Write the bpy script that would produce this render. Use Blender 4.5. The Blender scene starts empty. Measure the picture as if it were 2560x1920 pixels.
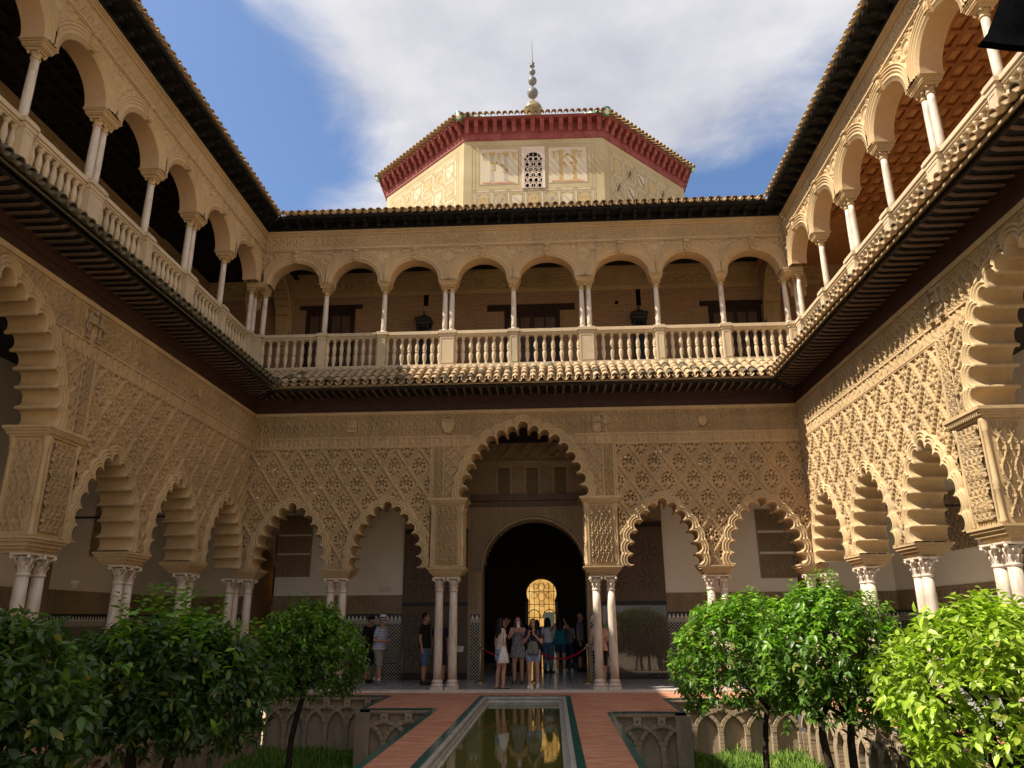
import bpy, bmesh, math, random
import numpy as np
from mathutils import Matrix, Vector

SC = bpy.context.scene
COL = SC.collection
RNG = random.Random(7)
NP = np.random.default_rng(7)
PI = math.pi

# ------------------------------------------------------------------ camera
cam_data = bpy.data.cameras.new("camera")
cam_data.sensor_width = 36.0
cam_data.lens = 26.127
cam_data.clip_start = 0.05
cam_data.clip_end = 2000
cam = bpy.data.objects.new("camera", cam_data)
COL.objects.link(cam)
_r = Vector((0.99858308, 0.05282937, -0.00639507))
_u = Vector((0.02209165, -0.30221747, 0.95298298))
_f = Vector((-0.04841279, 0.95177395, 0.30295634))
_m = Matrix(((_r.x, _u.x, -_f.x), (_r.y, _u.y, -_f.y), (_r.z, _u.z, -_f.z)))
cam.matrix_world = Matrix.Translation((0.7404, -19.1515, 1.65)) @ _m.to_4x4()
SC.camera = cam

# ------------------------------------------------------------------ world: sky with a bank of cloud
SUN_TO = Vector((-0.78, -0.26, 1.0)).normalized()
SUN_EL = math.asin(SUN_TO.z)
SUN_AZ = math.atan2(SUN_TO.x, SUN_TO.y)
world = bpy.data.worlds.new("World")
SC.world = world
world.use_nodes = True
wn, wl = world.node_tree.nodes, world.node_tree.links
wn.clear()
wout = wn.new("ShaderNodeOutputWorld")
wbg = wn.new("ShaderNodeBackground")
wbg.inputs["Strength"].default_value = 0.15
sky = wn.new("ShaderNodeTexSky")
sky.sky_type = 'NISHITA'
sky.sun_disc = False
sky.sun_elevation = SUN_EL
sky.sun_rotation = SUN_AZ
sky.altitude = 0.0
sky.air_density = 1.0
sky.dust_density = 2.2
sky.ozone_density = 1.0
wtc = wn.new("ShaderNodeTexCoord")
wsep = wn.new("ShaderNodeSeparateXYZ")
wl.new(wtc.outputs["Generated"], wsep.inputs[0])


def wmath(op, a, b=None, c=None):
    n = wn.new("ShaderNodeMath")
    n.operation = op
    for i, x in enumerate((a, b, c)):
        if x is None:
            continue
        if isinstance(x, (int, float)):
            n.inputs[i].default_value = x
        else:
            wl.new(x, n.inputs[i])
    return n.outputs[0]


wz = wmath('MAXIMUM', wsep.outputs[2], 0.06)
wpx = wmath('DIVIDE', wsep.outputs[0], wz)
wpy = wmath('DIVIDE', wsep.outputs[1], wz)
wcomb = wn.new("ShaderNodeCombineXYZ")
wl.new(wpx, wcomb.inputs[0])
wl.new(wpy, wcomb.inputs[1])
wcomb.inputs[2].default_value = 3.7


def wnoise(scale, detail, rough, off=0.0, dist=0.0):
    mp = wn.new("ShaderNodeMapping")
    mp.inputs["Location"].default_value = (off, off * 0.6, 0)
    wl.new(wcomb.outputs[0], mp.inputs[0])
    n = wn.new("ShaderNodeTexNoise")
    n.inputs["Scale"].default_value = scale
    n.inputs["Detail"].default_value = detail
    n.inputs["Roughness"].default_value = rough
    n.inputs["Distortion"].default_value = dist
    wl.new(mp.outputs[0], n.inputs["Vector"])
    return n.outputs["Fac"]


n_big = wnoise(1.3, 3.0, 0.5, 2.3)
n_mid = wnoise(3.4, 9.0, 0.60, 5.1, 0.5)
n_soft = wnoise(2.6, 5.0, 0.55, 8.6)
# broken cloud over the whole sky, with one wide bank over the tower and two blue gaps beside it


def blob(cx, cy, rx, ry, sh=0.0):
    ex = wmath('DIVIDE', wmath('SUBTRACT', wpx, cx), rx)
    ey = wmath('ADD', wmath('DIVIDE', wmath('SUBTRACT', wpy, cy), ry), wmath('MULTIPLY', ex, sh))
    r = wmath('SQRT', wmath('ADD', wmath('MULTIPLY', ex, ex), wmath('MULTIPLY', ey, ey)))
    return wmath('MAXIMUM', wmath('SUBTRACT', 1.0, r), 0.0)


bank = wmath('MULTIPLY', blob(0.08, 0.84, 0.62, 0.56, -0.05), 1.3)
gap1 = wmath('MULTIPLY', blob(-0.88, 1.24, 0.58, 0.66), -2.0)
gap2 = wmath('MULTIPLY', blob(0.50, 1.86, 0.62, 0.46), -1.6)
dens = wmath('ADD', wmath('ADD', wmath('ADD', bank, gap1), gap2), wmath('ADD', wmath('MULTIPLY', wmath('SUBTRACT', n_mid, 0.5), 1.15),
             wmath('ADD', wmath('MULTIPLY', wmath('SUBTRACT', n_big, 0.5), 1.1), 0.24)))
mr = wn.new("ShaderNodeMapRange")
mr.interpolation_type = 'SMOOTHSTEP'
mr.inputs["From Min"].default_value = -0.30
mr.inputs["From Max"].default_value = 0.52
wl.new(dens, mr.inputs["Value"])
ccol = wn.new("ShaderNodeValToRGB")
ccol.color_ramp.elements[0].position = 0.28
ccol.color_ramp.elements[0].color = (1.36, 1.39, 1.60, 1)
ccol.color_ramp.elements[1].position = 0.72
ccol.color_ramp.elements[1].color = (2.36, 2.33, 2.36, 1)
wl.new(n_soft, ccol.inputs[0])
wmix = wn.new("ShaderNodeMix")
wmix.data_type = 'RGBA'
wl.new(mr.outputs[0], wmix.inputs["Factor"])
# the sky's own blue, a little deeper and hazier than the bare model
tint = wn.new("ShaderNodeMix")
tint.data_type = 'RGBA'
tint.blend_type = 'MULTIPLY'
tint.inputs["Factor"].default_value = 1.0
wl.new(sky.outputs[0], tint.inputs[6])
tint.inputs[7].default_value = (0.33, 0.395, 0.47, 1)
wl.new(tint.outputs[2], wmix.inputs[6])
wl.new(ccol.outputs[0], wmix.inputs[7])
wl.new(wmix.outputs[2], wbg.inputs["Color"])
wl.new(wbg.outputs[0], wout.inputs["Surface"])

sun_d = bpy.data.lights.new("sun", 'SUN')
sun_d.energy = 3.3
sun_d.angle = math.radians(0.53)
sun_d.color = (1.0, 0.915, 0.775)
sun = bpy.data.objects.new("sun", sun_d)
COL.objects.link(sun)
sun.rotation_euler = SUN_TO.to_track_quat('Z', 'Y').to_euler()
sun.location = (-20, -10, 40)

SC.view_settings.view_transform = 'Standard'
SC.view_settings.look = 'None'
SC.view_settings.exposure = 1.42
SC.view_settings.gamma = 1.0
SC.view_settings.use_curve_mapping = False
SC.cycles.max_bounces = 8
SC.cycles.diffuse_bounces = 6
SC.cycles.glossy_bounces = 3
SC.cycles.transparent_max_bounces = 6

# ------------------------------------------------------------------ materials
MATS = {}


class NT:
    """Small wrapper to write node materials briefly."""

    def __init__(s, name, rough=0.85, spec=0.3):
        s.m = bpy.data.materials.new(name)
        s.m.use_nodes = True
        s.n, s.l = s.m.node_tree.nodes, s.m.node_tree.links
        s.b = s.n["Principled BSDF"]
        s.b.inputs["Roughness"].default_value = rough
        s.b.inputs["Specular IOR Level"].default_value = spec
        tc = s.n.new("ShaderNodeTexCoord")
        s.obj = tc.outputs["Object"]
        s.gen = tc.outputs["Generated"]
        geo = s.n.new("ShaderNodeNewGeometry")
        s.pos = geo.outputs["Position"]
        oi = s.n.new("ShaderNodeObjectInfo")
        s.rnd = oi.outputs["Random"]
        MATS[name] = s.m

    def math(s, op, a, b=0.0):
        n = s.n.new("ShaderNodeMath")
        n.operation = op
        for i, x in enumerate((a, b)):
            if isinstance(x, (int, float)):
                n.inputs[i].default_value = x
            else:
                s.l.new(x, n.inputs[i])
        return n.outputs[0]

    def map(s, v, scale=(1, 1, 1), loc=(0, 0, 0), rot=(0, 0, 0)):
        n = s.n.new("ShaderNodeMapping")
        n.inputs["Scale"].default_value = scale
        n.inputs["Location"].default_value = loc
        n.inputs["Rotation"].default_value = rot
        s.l.new(v, n.inputs[0])
        return n.outputs[0]

    def noise(s, v, scale, detail=4, rough=0.55, dist=0.0):
        n = s.n.new("ShaderNodeTexNoise")
        n.inputs["Scale"].default_value = scale
        n.inputs["Detail"].default_value = detail
        n.inputs["Roughness"].default_value = rough
        n.inputs["Distortion"].default_value = dist
        s.l.new(v, n.inputs["Vector"])
        return n.outputs["Fac"]

    def voro(s, v, scale, feature='F1', out="Distance"):
        n = s.n.new("ShaderNodeTexVoronoi")
        n.feature = feature
        n.inputs["Scale"].default_value = scale
        s.l.new(v, n.inputs["Vector"])
        return n.outputs[out]

    def ramp(s, fac, stops, interp='LINEAR'):
        n = s.n.new("ShaderNodeValToRGB")
        r = n.color_ramp
        r.interpolation = interp
        while len(r.elements) < len(stops):
            r.elements.new(0.5)
        for e, (p, c) in zip(r.elements, stops):
            e.position = p
            e.color = (*c, 1) if len(c) == 3 else c
        s.l.new(fac, n.inputs[0])
        return n.outputs[0]

    def mix(s, fac, a, b, mode='MIX'):
        n = s.n.new("ShaderNodeMix")
        n.data_type = 'RGBA'
        n.blend_type = mode
        if isinstance(fac, (int, float)):
            n.inputs["Factor"].default_value = fac
        else:
            s.l.new(fac, n.inputs["Factor"])
        for k, x in ((6, a), (7, b)):
            if isinstance(x, tuple):
                n.inputs[k].default_value = (*x, 1)
            else:
                s.l.new(x, n.inputs[k])
        return n.outputs[2]

    def color(s, c):
        if isinstance(c, tuple):
            s.b.inputs["Base Color"].default_value = (*c, 1)
        else:
            s.l.new(c, s.b.inputs["Base Color"])

    def bump(s, h, strength=0.4, dist=0.02):
        n = s.n.new("ShaderNodeBump")
        n.inputs["Strength"].default_value = strength
        n.inputs["Distance"].default_value = dist
        s.l.new(h, n.inputs["Height"])
        s.l.new(n.outputs[0], s.b.inputs["Normal"])
        return n


def stone_mat(name, base, var=0.25, grime=0.35, carve=0.0, rough=0.9, rnd=0.0, carve_scale=26.0):
    t = NT(name, rough, 0.2)
    big = t.noise(t.pos, 0.55, 5, 0.6)
    fine = t.noise(t.pos, 9.0, 6, 0.62)
    d = tuple(c * (1 - var) for c in base)
    l = tuple(min(0.9, c * (1 + var * 0.8)) for c in base)
    c = t.ramp(big, [(0.3, d), (0.55, base), (0.75, l)])
    c = t.mix(t.math('MULTIPLY', fine, 0.5), c, tuple(x * 0.72 for x in base))
    # greyish weathering in vertical runs and patches
    st = t.noise(t.map(t.pos, (2.6, 2.6, 0.45)), 1.3, 6, 0.65)
    g = tuple(0.55 * (x * 0.4 + 0.6 * sum(base) / 3) for x in base)
    sm = t.ramp(st, [(0.52, (0, 0, 0)), (0.72, (1, 1, 1))])
    c = t.mix(t.math('MULTIPLY', sm, grime), c, g)
    # pale lime bloom and patched repairs, dark soot in pinholes
    pb = t.ramp(t.noise(t.pos, 2.3, 7, 0.7, 0.8), [(0.57, (0, 0, 0)), (0.68, (1, 1, 1))])
    c = t.mix(t.math('MULTIPLY', pb, 0.5), c, tuple(min(0.8, 0.80 * x + 0.13) for x in base))
    dk = t.ramp(t.noise(t.pos, 4.7, 8, 0.72, 0.5), [(0.60, (0, 0, 0)), (0.72, (1, 1, 1))])
    c = t.mix(t.math('MULTIPLY', dk, 0.55), c, tuple(x * 0.40 for x in base))
    if rnd:
        c = t.mix(t.math('MULTIPLY', t.rnd, rnd), c, tuple(x * 0.62 for x in base))
    t.color(c)
    h = t.noise(t.pos, 45, 5, 0.6)
    if carve:
        v = t.voro(t.pos, carve_scale, 'SMOOTH_F1')
        v2 = t.noise(t.pos, carve_scale * 1.25, 3, 0.5, 1.5)
        h = t.math('ADD', t.math('MULTIPLY', h, 0.4), t.math('MULTIPLY', t.math('ADD', v, t.math('MULTIPLY', v2, 1.3)), carve))
        t.bump(h, 0.8, 0.02)
    else:
        t.bump(h, 0.35, 0.012)
    return t.m


stone_mat("stucco", (0.512, 0.352, 0.184), carve=0.28, grime=0.45)
stone_mat("stucco_fine", (0.525, 0.364, 0.190), carve=0.95, carve_scale=34, grime=0.5)
stone_mat("stucco_plain", (0.551, 0.391, 0.209), grime=0.4)
stone_mat("stucco_soffit", (0.456, 0.300, 0.138), grime=0.3)
stone_mat("upper_stone", (0.559, 0.391, 0.208), grime=0.35)
stone_mat("upper_soffit", (0.587, 0.388, 0.226), var=0.12, grime=0.15)
stone_mat("rail_stone", (0.616, 0.487, 0.319), grime=0.5, rnd=0.15)
stone_mat("garden_stone", (0.413, 0.312, 0.200), grime=0.95, var=0.4)
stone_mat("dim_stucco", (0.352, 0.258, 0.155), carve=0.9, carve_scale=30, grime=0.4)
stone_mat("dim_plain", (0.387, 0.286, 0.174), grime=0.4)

t = NT("marble", 0.38, 0.4)
v = t.noise(t.map(t.pos, (3, 3, 0.8)), 2.2, 7, 0.65, 1.2)
c = t.ramp(v, [(0.3, (0.42, 0.33, 0.245)), (0.5, (0.62, 0.53, 0.425)), (0.7, (0.68, 0.59, 0.48))])
rs = t.ramp(t.noise(t.map(t.pos, (5, 5, 0.7)), 1.1, 5, 0.6), [(0.58, (0, 0, 0)), (0.75, (1, 1, 1))])
c = t.mix(t.math('MULTIPLY', rs, 0.45), c, (0.42, 0.25, 0.15))
t.color(c)
t.bump(t.noise(t.pos, 60, 4), 0.12, 0.01)

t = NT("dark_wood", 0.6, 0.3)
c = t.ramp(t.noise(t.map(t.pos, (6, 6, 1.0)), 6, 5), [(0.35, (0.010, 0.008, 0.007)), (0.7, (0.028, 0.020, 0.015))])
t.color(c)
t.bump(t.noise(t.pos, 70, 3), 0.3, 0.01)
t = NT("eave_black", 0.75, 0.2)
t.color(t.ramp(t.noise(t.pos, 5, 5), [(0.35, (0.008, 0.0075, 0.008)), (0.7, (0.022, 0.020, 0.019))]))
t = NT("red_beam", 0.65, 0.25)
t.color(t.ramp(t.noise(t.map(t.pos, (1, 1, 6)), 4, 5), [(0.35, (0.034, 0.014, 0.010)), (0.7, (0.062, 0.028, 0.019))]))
t.bump(t.noise(t.pos, 50, 3), 0.2, 0.01)
t = NT("rafter_wood", 0.8, 0.2)
t.color(t.mix(t.rnd, (0.085, 0.058, 0.045), (0.15, 0.10, 0.075)))
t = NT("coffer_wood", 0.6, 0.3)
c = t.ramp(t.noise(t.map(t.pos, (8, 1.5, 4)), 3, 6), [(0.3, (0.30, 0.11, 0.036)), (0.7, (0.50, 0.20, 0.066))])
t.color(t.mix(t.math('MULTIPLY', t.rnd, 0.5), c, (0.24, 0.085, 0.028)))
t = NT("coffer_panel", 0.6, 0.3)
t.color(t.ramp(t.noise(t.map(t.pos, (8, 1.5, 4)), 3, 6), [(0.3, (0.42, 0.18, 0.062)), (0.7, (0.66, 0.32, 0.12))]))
t = NT("door_wood", 0.55, 0.3)
t.color(t.ramp(t.noise(t.map(t.pos, (9, 9, 0.8)), 3, 6), [(0.3, (0.085, 0.055, 0.036)), (0.7, (0.15, 0.10, 0.066))]))
t.bump(t.noise(t.map(t.pos, (9, 9, 0.8)), 9, 4), 0.25, 0.01)
t = NT("door_dark", 0.5, 0.3)
t.color(t.ramp(t.noise(t.map(t.pos, (9, 9, 0.8)), 3, 6), [(0.3, (0.022, 0.011, 0.008)), (0.7, (0.05, 0.026, 0.018))]))

t = NT("roof_tile", 0.9, 0.15)
n1 = t.noise(t.pos, 6.0, 5, 0.6)
c = t.ramp(n1, [(0.3, (0.29, 0.21, 0.115)), (0.5, (0.43, 0.32, 0.185)), (0.75, (0.54, 0.43, 0.27))])
c = t.mix(t.math('MULTIPLY', t.rnd, 0.55), c, (0.42, 0.265, 0.15))
ln = t.ramp(t.noise(t.pos, 15, 5, 0.7), [(0.55, (0, 0, 0)), (0.66, (1, 1, 1))])
c = t.mix(t.math('MULTIPLY', ln, 0.75), c, (0.075, 0.070, 0.045))
t.color(c)
t.bump(t.noise(t.pos, 60, 4), 0.4, 0.01)
t = NT("roof_tile_old", 0.92, 0.15)
n1 = t.noise(t.pos, 7.0, 5, 0.6)
c = t.ramp(n1, [(0.3, (0.06, 0.052, 0.036)), (0.55, (0.15, 0.12, 0.075)), (0.78, (0.30, 0.22, 0.13))])
c = t.mix(t.math('MULTIPLY', t.rnd, 0.5), c, (0.11, 0.105, 0.07))
t.color(c)
t.bump(t.noise(t.pos, 60, 4), 0.4, 0.01)

t = NT("plaster", 0.9, 0.2)
c = t.ramp(t.noise(t.pos, 0.8, 5), [(0.3, (0.76, 0.69, 0.57)), (0.7, (0.82, 0.76, 0.65))])
t.color(c)
t.bump(t.noise(t.pos, 20, 4), 0.15, 0.01)
t = NT("white_paint", 0.6, 0.3)
t.color((0.78, 0.77, 0.74))

t = NT("brick_wall", 0.9, 0.15)
bk = t.n.new("ShaderNodeTexBrick")
bk.inputs["Scale"].default_value = 1.0
bk.inputs["Mortar Size"].default_value = 0.012
bk.inputs["Brick Width"].default_value = 0.30
bk.inputs["Row Height"].default_value = 0.062
bk.inputs["Color1"].default_value = (0.38, 0.225, 0.13, 1)
bk.inputs["Color2"].default_value = (0.27, 0.15, 0.085, 1)
bk.inputs["Mortar"].default_value = (0.42, 0.30, 0.20, 1)
t.l.new(t.map(t.obj, (1, 1, 1), (0, 0, 0), (PI / 2, 0, 0)), bk.inputs["Vector"])
ob = t.ramp(t.noise(t.obj, 2.5, 5, 0.65), [(0.62, (0, 0, 0)), (0.8, (1, 1, 1))])
c = t.mix(t.math('MULTIPLY', ob, 0.35), bk.outputs["Color"], (0.42, 0.31, 0.20))
t.color(c)
t.bump(bk.outputs["Fac"], -0.5, 0.012)

t = NT("paving", 0.55, 0.35)
st = t.noise(t.map(t.pos, (1.2, 9, 1), rot=(0, 0, 0.12)), 1.6, 7, 0.65, 0.6)
c = t.ramp(st, [(0.30, (0.24, 0.078, 0.042)), (0.48, (0.50, 0.20, 0.110)), (0.66, (0.70, 0.40, 0.26))])
wp = t.ramp(t.noise(t.pos, 2.8, 5, 0.6), [(0.55, (0, 0, 0)), (0.75, (1, 1, 1))])
c = t.mix(t.math('MULTIPLY', wp, 0.30), c, (0.44, 0.16, 0.09))
t.color(c)
t.bump(t.noise(t.pos, 30, 5), 0.15, 0.01)
t = NT("marble_floor", 0.14, 0.5)
bk = t.n.new("ShaderNodeTexBrick")
bk.inputs["Scale"].default_value = 1.0
bk.offset = 0.0
bk.inputs["Mortar Size"].default_value = 0.008
bk.inputs["Brick Width"].default_value = 0.6
bk.inputs["Row Height"].default_value = 0.6
bk.inputs["Color1"].default_value = (0.66, 0.64, 0.60, 1)
bk.inputs["Color2"].default_value = (0.58, 0.57, 0.55, 1)
bk.inputs["Mortar"].default_value = (0.16, 0.15, 0.14, 1)
t.l.new(t.pos, bk.inputs["Vector"])
c = t.mix(t.ramp(t.noise(t.pos, 1.4, 6, 0.6, 1), [(0.4, (0, 0, 0)), (0.8, (0.6, 0.6, 0.6))]), bk.outputs["Color"], (0.42, 0.42, 0.43))
t.color(c)
t = NT("step_marble", 0.4, 0.4)
t.color(t.ramp(t.noise(t.pos, 3, 5), [(0.3, (0.50, 0.44, 0.36)), (0.7, (0.66, 0.60, 0.52))]))
t = NT("pool_marble", 0.4, 0.4)
t.color(t.ramp(t.noise(t.pos, 4, 6), [(0.3, (0.30, 0.27, 0.22)), (0.7, (0.52, 0.48, 0.42))]))
t = NT("green_tile", 0.18, 0.5)
t.color(t.mix(t.rnd, t.ramp(t.noise(t.pos, 12, 4), [(0.3, (0.018, 0.085, 0.062)), (0.7, (0.040, 0.150, 0.105))]), (0.030, 0.110, 0.085)))
t = NT("water", 0.035, 0.5)
t.color(t.ramp(t.noise(t.pos, 1.2, 4), [(0.3, (0.085, 0.082, 0.014)), (0.7, (0.125, 0.120, 0.024))]))
t.bump(t.noise(t.map(t.pos, (1.0, 0.35, 1)), 6, 4), 0.10, 0.01)

t = NT("azulejo", 0.3, 0.5)
# fine star-and-cross tile print, cells well under a hand's width
vx = t.map(t.obj, (1, 1, 1), (0, 0, 0), (PI / 2, 0, 0))
sx = t.n.new("ShaderNodeSeparateXYZ")
t.l.new(vx, sx.inputs[0])
k = 2 * PI / 0.095
a = t.math('SINE', t.math('MULTIPLY', sx.outputs[0], k))
b = t.math('SINE', t.math('MULTIPLY', sx.outputs[1], k))
d1 = t.math('SINE', t.math('MULTIPLY', t.math('ADD', sx.outputs[0], sx.outputs[1]), k))
f = t.math('ADD', t.math('MULTIPLY', a, b), t.math('MULTIPLY', d1, 0.35))
cell = t.voro(t.map(vx, (10.5, 10.5, 10.5)), 1.0, 'F1', "Color")
dark = t.ramp(cell, [(0.2, (0.020, 0.024, 0.030)), (0.55, (0.035, 0.060, 0.048)), (0.8, (0.13, 0.075, 0.030))])
c = t.mix(t.ramp(f, [(0.50, (1, 1, 1)), (0.56, (0, 0, 0))]), (0.60, 0.55, 0.45), dark)
t.l.new(c, t.b.inputs["Base Color"])
t = NT("tile_black", 0.3, 0.5)
t.color((0.018, 0.018, 0.020))
t = NT("tile_white", 0.3, 0.5)
t.color((0.74, 0.70, 0.62))
t = NT("tile_grey", 0.4, 0.4)
t.color(t.ramp(t.noise(t.pos, 5, 4), [(0.3, (0.34, 0.31, 0.26)), (0.7, (0.44, 0.405, 0.345))]))

t = NT("tower_wall", 0.9, 0.15)
c = t.ramp(t.noise(t.pos, 0.9, 6, 0.6), [(0.3, (0.38, 0.30, 0.17)), (0.55, (0.46, 0.375, 0.225)), (0.75, (0.50, 0.425, 0.28))])
c = t.mix(t.math('MULTIPLY', t.ramp(t.noise(t.pos, 5, 6, 0.7), [(0.5, (0, 0, 0)), (0.75, (1, 1, 1))]), 0.35), c, (0.46, 0.36, 0.21))
t.color(c)
t.bump(t.noise(t.pos, 25, 5), 0.25, 0.01)
for nm, cc in (("paint_ochre", (0.46, 0.31, 0.13)), ("paint_grey", (0.40, 0.36, 0.30)), ("paint_red", (0.50, 0.22, 0.11)), ("paint_pale", (0.55, 0.48, 0.35)), ("paint_line", (0.33, 0.25, 0.15)), ("paint_ink", (0.085, 0.068, 0.055)), ("paint_faint", (0.47, 0.37, 0.21)), ("paint_faint_ochre", (0.50, 0.36, 0.17))):
    t = NT(nm, 0.9, 0.15)
    ok = t.noise(t.pos, 8, 5, 0.7)
    t.color(t.mix(t.ramp(ok, [(0.45, (0, 0, 0)), (0.8, (0.7, 0.7, 0.7))]), cc, (0.56, 0.48, 0.34)))
t = NT("red_paint", 0.7, 0.25)
t.color(t.ramp(t.noise(t.pos, 4, 5), [(0.25, (0.16, 0.038, 0.036)), (0.5, (0.24, 0.058, 0.054)), (0.75, (0.31, 0.10, 0.09))]))
t = NT("lattice_white", 0.85, 0.2)
t.color((0.62, 0.52, 0.44))
t = NT("void", 0.9, 0.1)
t.color((0.006, 0.005, 0.004))
t = NT("lead", 0.5, 0.4)
t.color(t.ramp(t.noise(t.pos, 8, 4), [(0.3, (0.10, 0.10, 0.10)), (0.7, (0.20, 0.20, 0.20))]))
t = NT("brass", 0.28, 0.5)
t.b.inputs["Metallic"].default_value = 1.0
t.color((0.62, 0.44, 0.18))
t = NT("iron", 0.5, 0.4)
t.color((0.012, 0.012, 0.012))
t = NT("steel", 0.35, 0.5)
t.b.inputs["Metallic"].default_value = 0.8
t.color((0.35, 0.34, 0.33))
t = NT("rope_red", 0.9, 0.1)
t.color((0.32, 0.012, 0.025))
t = NT("gold_dome", 0.35, 0.5)
t.color(t.ramp(t.noise(t.pos, 3, 4), [(0.35, (0.14, 0.12, 0.08)), (0.55, (0.34, 0.26, 0.12)), (0.75, (0.12, 0.12, 0.11))]))
t = NT("glazed_green", 0.25, 0.5)
t.color((0.05, 0.20, 0.14))
t = NT("glazed_white", 0.3, 0.5)
t.color((0.70, 0.64, 0.45))

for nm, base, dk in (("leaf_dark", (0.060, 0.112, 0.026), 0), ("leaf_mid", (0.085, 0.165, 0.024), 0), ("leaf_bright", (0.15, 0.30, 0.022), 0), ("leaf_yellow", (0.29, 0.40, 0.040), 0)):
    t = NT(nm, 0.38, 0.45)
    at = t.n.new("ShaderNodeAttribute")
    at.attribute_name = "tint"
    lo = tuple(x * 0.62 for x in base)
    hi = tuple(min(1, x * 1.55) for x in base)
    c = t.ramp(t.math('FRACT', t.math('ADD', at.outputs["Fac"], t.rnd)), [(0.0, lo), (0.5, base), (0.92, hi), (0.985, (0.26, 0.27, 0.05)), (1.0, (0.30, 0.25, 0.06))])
    t.color(c)
    tr = t.n.new("ShaderNodeBsdfTranslucent")
    t.l.new(t.mix(1.0, c, (1.0, 1.25, 0.35), 'MULTIPLY'), tr.inputs["Color"])
    ms = t.n.new("ShaderNodeMixShader")
    ms.inputs[0].default_value = 0.35
    t.l.new(t.b.outputs[0], ms.inputs[1])
    t.l.new(tr.outputs[0], ms.inputs[2])
    t.l.new(ms.outputs[0], t.n["Material Output"].inputs["Surface"])
t = NT("bark", 0.9, 0.15)
t.color(t.ramp(t.noise(t.map(t.pos, (6, 6, 1.5)), 6, 5), [(0.3, (0.018, 0.013, 0.009)), (0.7, (0.055, 0.040, 0.028))]))
t.bump(t.noise(t.map(t.pos, (6, 6, 1.5)), 12, 4), 0.5, 0.01)
t = NT("pale_bounce_ground", 0.95, 0.1)
t.color(t.ramp(t.noise(t.pos, 0.3, 6), [(0.3, (0.36, 0.28, 0.18)), (0.7, (0.46, 0.37, 0.25))]))
t = NT("soil", 0.95, 0.1)
t.color(t.ramp(t.noise(t.pos, 5, 6), [(0.3, (0.028, 0.034, 0.012)), (0.6, (0.045, 0.075, 0.016)), (0.8, (0.07, 0.055, 0.03))]))
t = NT("grass_blade", 0.7, 0.2)
at = t.n.new("ShaderNodeAttribute")
at.attribute_name = "tint"
t.color(t.ramp(at.outputs["Fac"], [(0, (0.045, 0.11, 0.014)), (0.6, (0.12, 0.24, 0.028)), (1, (0.28, 0.33, 0.07))]))


def plain(name, c, rough=0.85, fabric=0.0):
    t = NT(name, rough, 0.25)
    if fabric:
        t.color(t.ramp(t.noise(t.pos, 14, 4), [(0.3, tuple(x * (1 - fabric) for x in c)), (0.7, tuple(min(1, x * (1 + fabric)) for x in c))]))
        t.bump(t.noise(t.pos, 30, 3), 0.3, 0.02)
    else:
        t.color(c)
    return t.m


plain("skin", (0.50, 0.27, 0.18), 0.55)
plain("skin_tan", (0.40, 0.20, 0.12), 0.55)
plain("hair_dark", (0.014, 0.009, 0.008), 0.5)
plain("hair_brown", (0.085, 0.042, 0.022), 0.5)
plain("hair_grey", (0.22, 0.20, 0.18), 0.6)
plain("cloth_cream", (0.60, 0.47, 0.36), 0.9, 0.15)
plain("cloth_white", (0.66, 0.66, 0.66), 0.9, 0.1)
plain("cloth_black", (0.012, 0.012, 0.014), 0.9, 0.2)
plain("cloth_navy", (0.018, 0.020, 0.040), 0.9, 0.2)
plain("cloth_teal", (0.010, 0.16, 0.19), 0.9, 0.15)
plain("cloth_grey", (0.24, 0.24, 0.25), 0.9, 0.15)
plain("cloth_pink", (0.55, 0.33, 0.30), 0.9, 0.15)
plain("cloth_khaki", (0.25, 0.22, 0.18), 0.9, 0.15)
plain("denim_light", (0.27, 0.33, 0.44), 0.9, 0.25)
plain("denim_blue", (0.075, 0.135, 0.21), 0.9, 0.25)
plain("denim_dark", (0.035, 0.05, 0.085), 0.9, 0.25)
plain("bag_grey", (0.15, 0.16, 0.14), 0.8, 0.2)
plain("leather", (0.25, 0.095, 0.035), 0.6)
plain("phone_white", (0.75, 0.75, 0.76), 0.3)
plain("phone_black", (0.01, 0.01, 0.012), 0.25)
plain("shoe_grey", (0.16, 0.16, 0.17), 0.8)
plain("shoe_white", (0.68, 0.67, 0.65), 0.7)
plain("shoe_dark", (0.02, 0.015, 0.014), 0.7)
plain("eye_dark", (0.01, 0.008, 0.008), 0.3)
plain("lip", (0.30, 0.10, 0.085), 0.5)
plain("glass_frame", (0.02, 0.015, 0.012), 0.3)
plain("sign_white", (0.62, 0.60, 0.55), 0.5)
plain("black_cloth", (0.003, 0.003, 0.0035), 1.0, 0.2).node_tree.nodes["Principled BSDF"].inputs["Specular IOR Level"].default_value = 0.0
plain("feather", (0.05, 0.05, 0.055), 0.8)
t = NT("dress_print", 0.9, 0.15)
t.color(t.ramp(t.noise(t.pos, 55, 2, 0.5), [(0.45, (0.06, 0.06, 0.07)), (0.55, (0.34, 0.33, 0.33))]))
t = NT("shirt_stripe", 0.9, 0.15)
sx = t.n.new("ShaderNodeSeparateXYZ")
t.l.new(t.pos, sx.inputs[0])
wv = t.math('SINE', t.math('MULTIPLY', t.math('ADD', sx.outputs[2], t.math('MULTIPLY', t.noise(t.pos, 5, 3), 0.10)), 95.0))
t.color(t.ramp(wv, [(0.2, (0.30, 0.31, 0.40)), (0.75, (0.46, 0.47, 0.56))]))
t = NT("glass_panel", 0.04, 0.5)
t.b.inputs["Transmission Weight"].default_value = 1.0
t.b.inputs["IOR"].default_value = 1.45
t.color((0.92, 0.95, 0.93))
tr = t.n.new("ShaderNodeBsdfTransparent")
gl = t.n.new("ShaderNodeBsdfGlossy")
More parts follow.
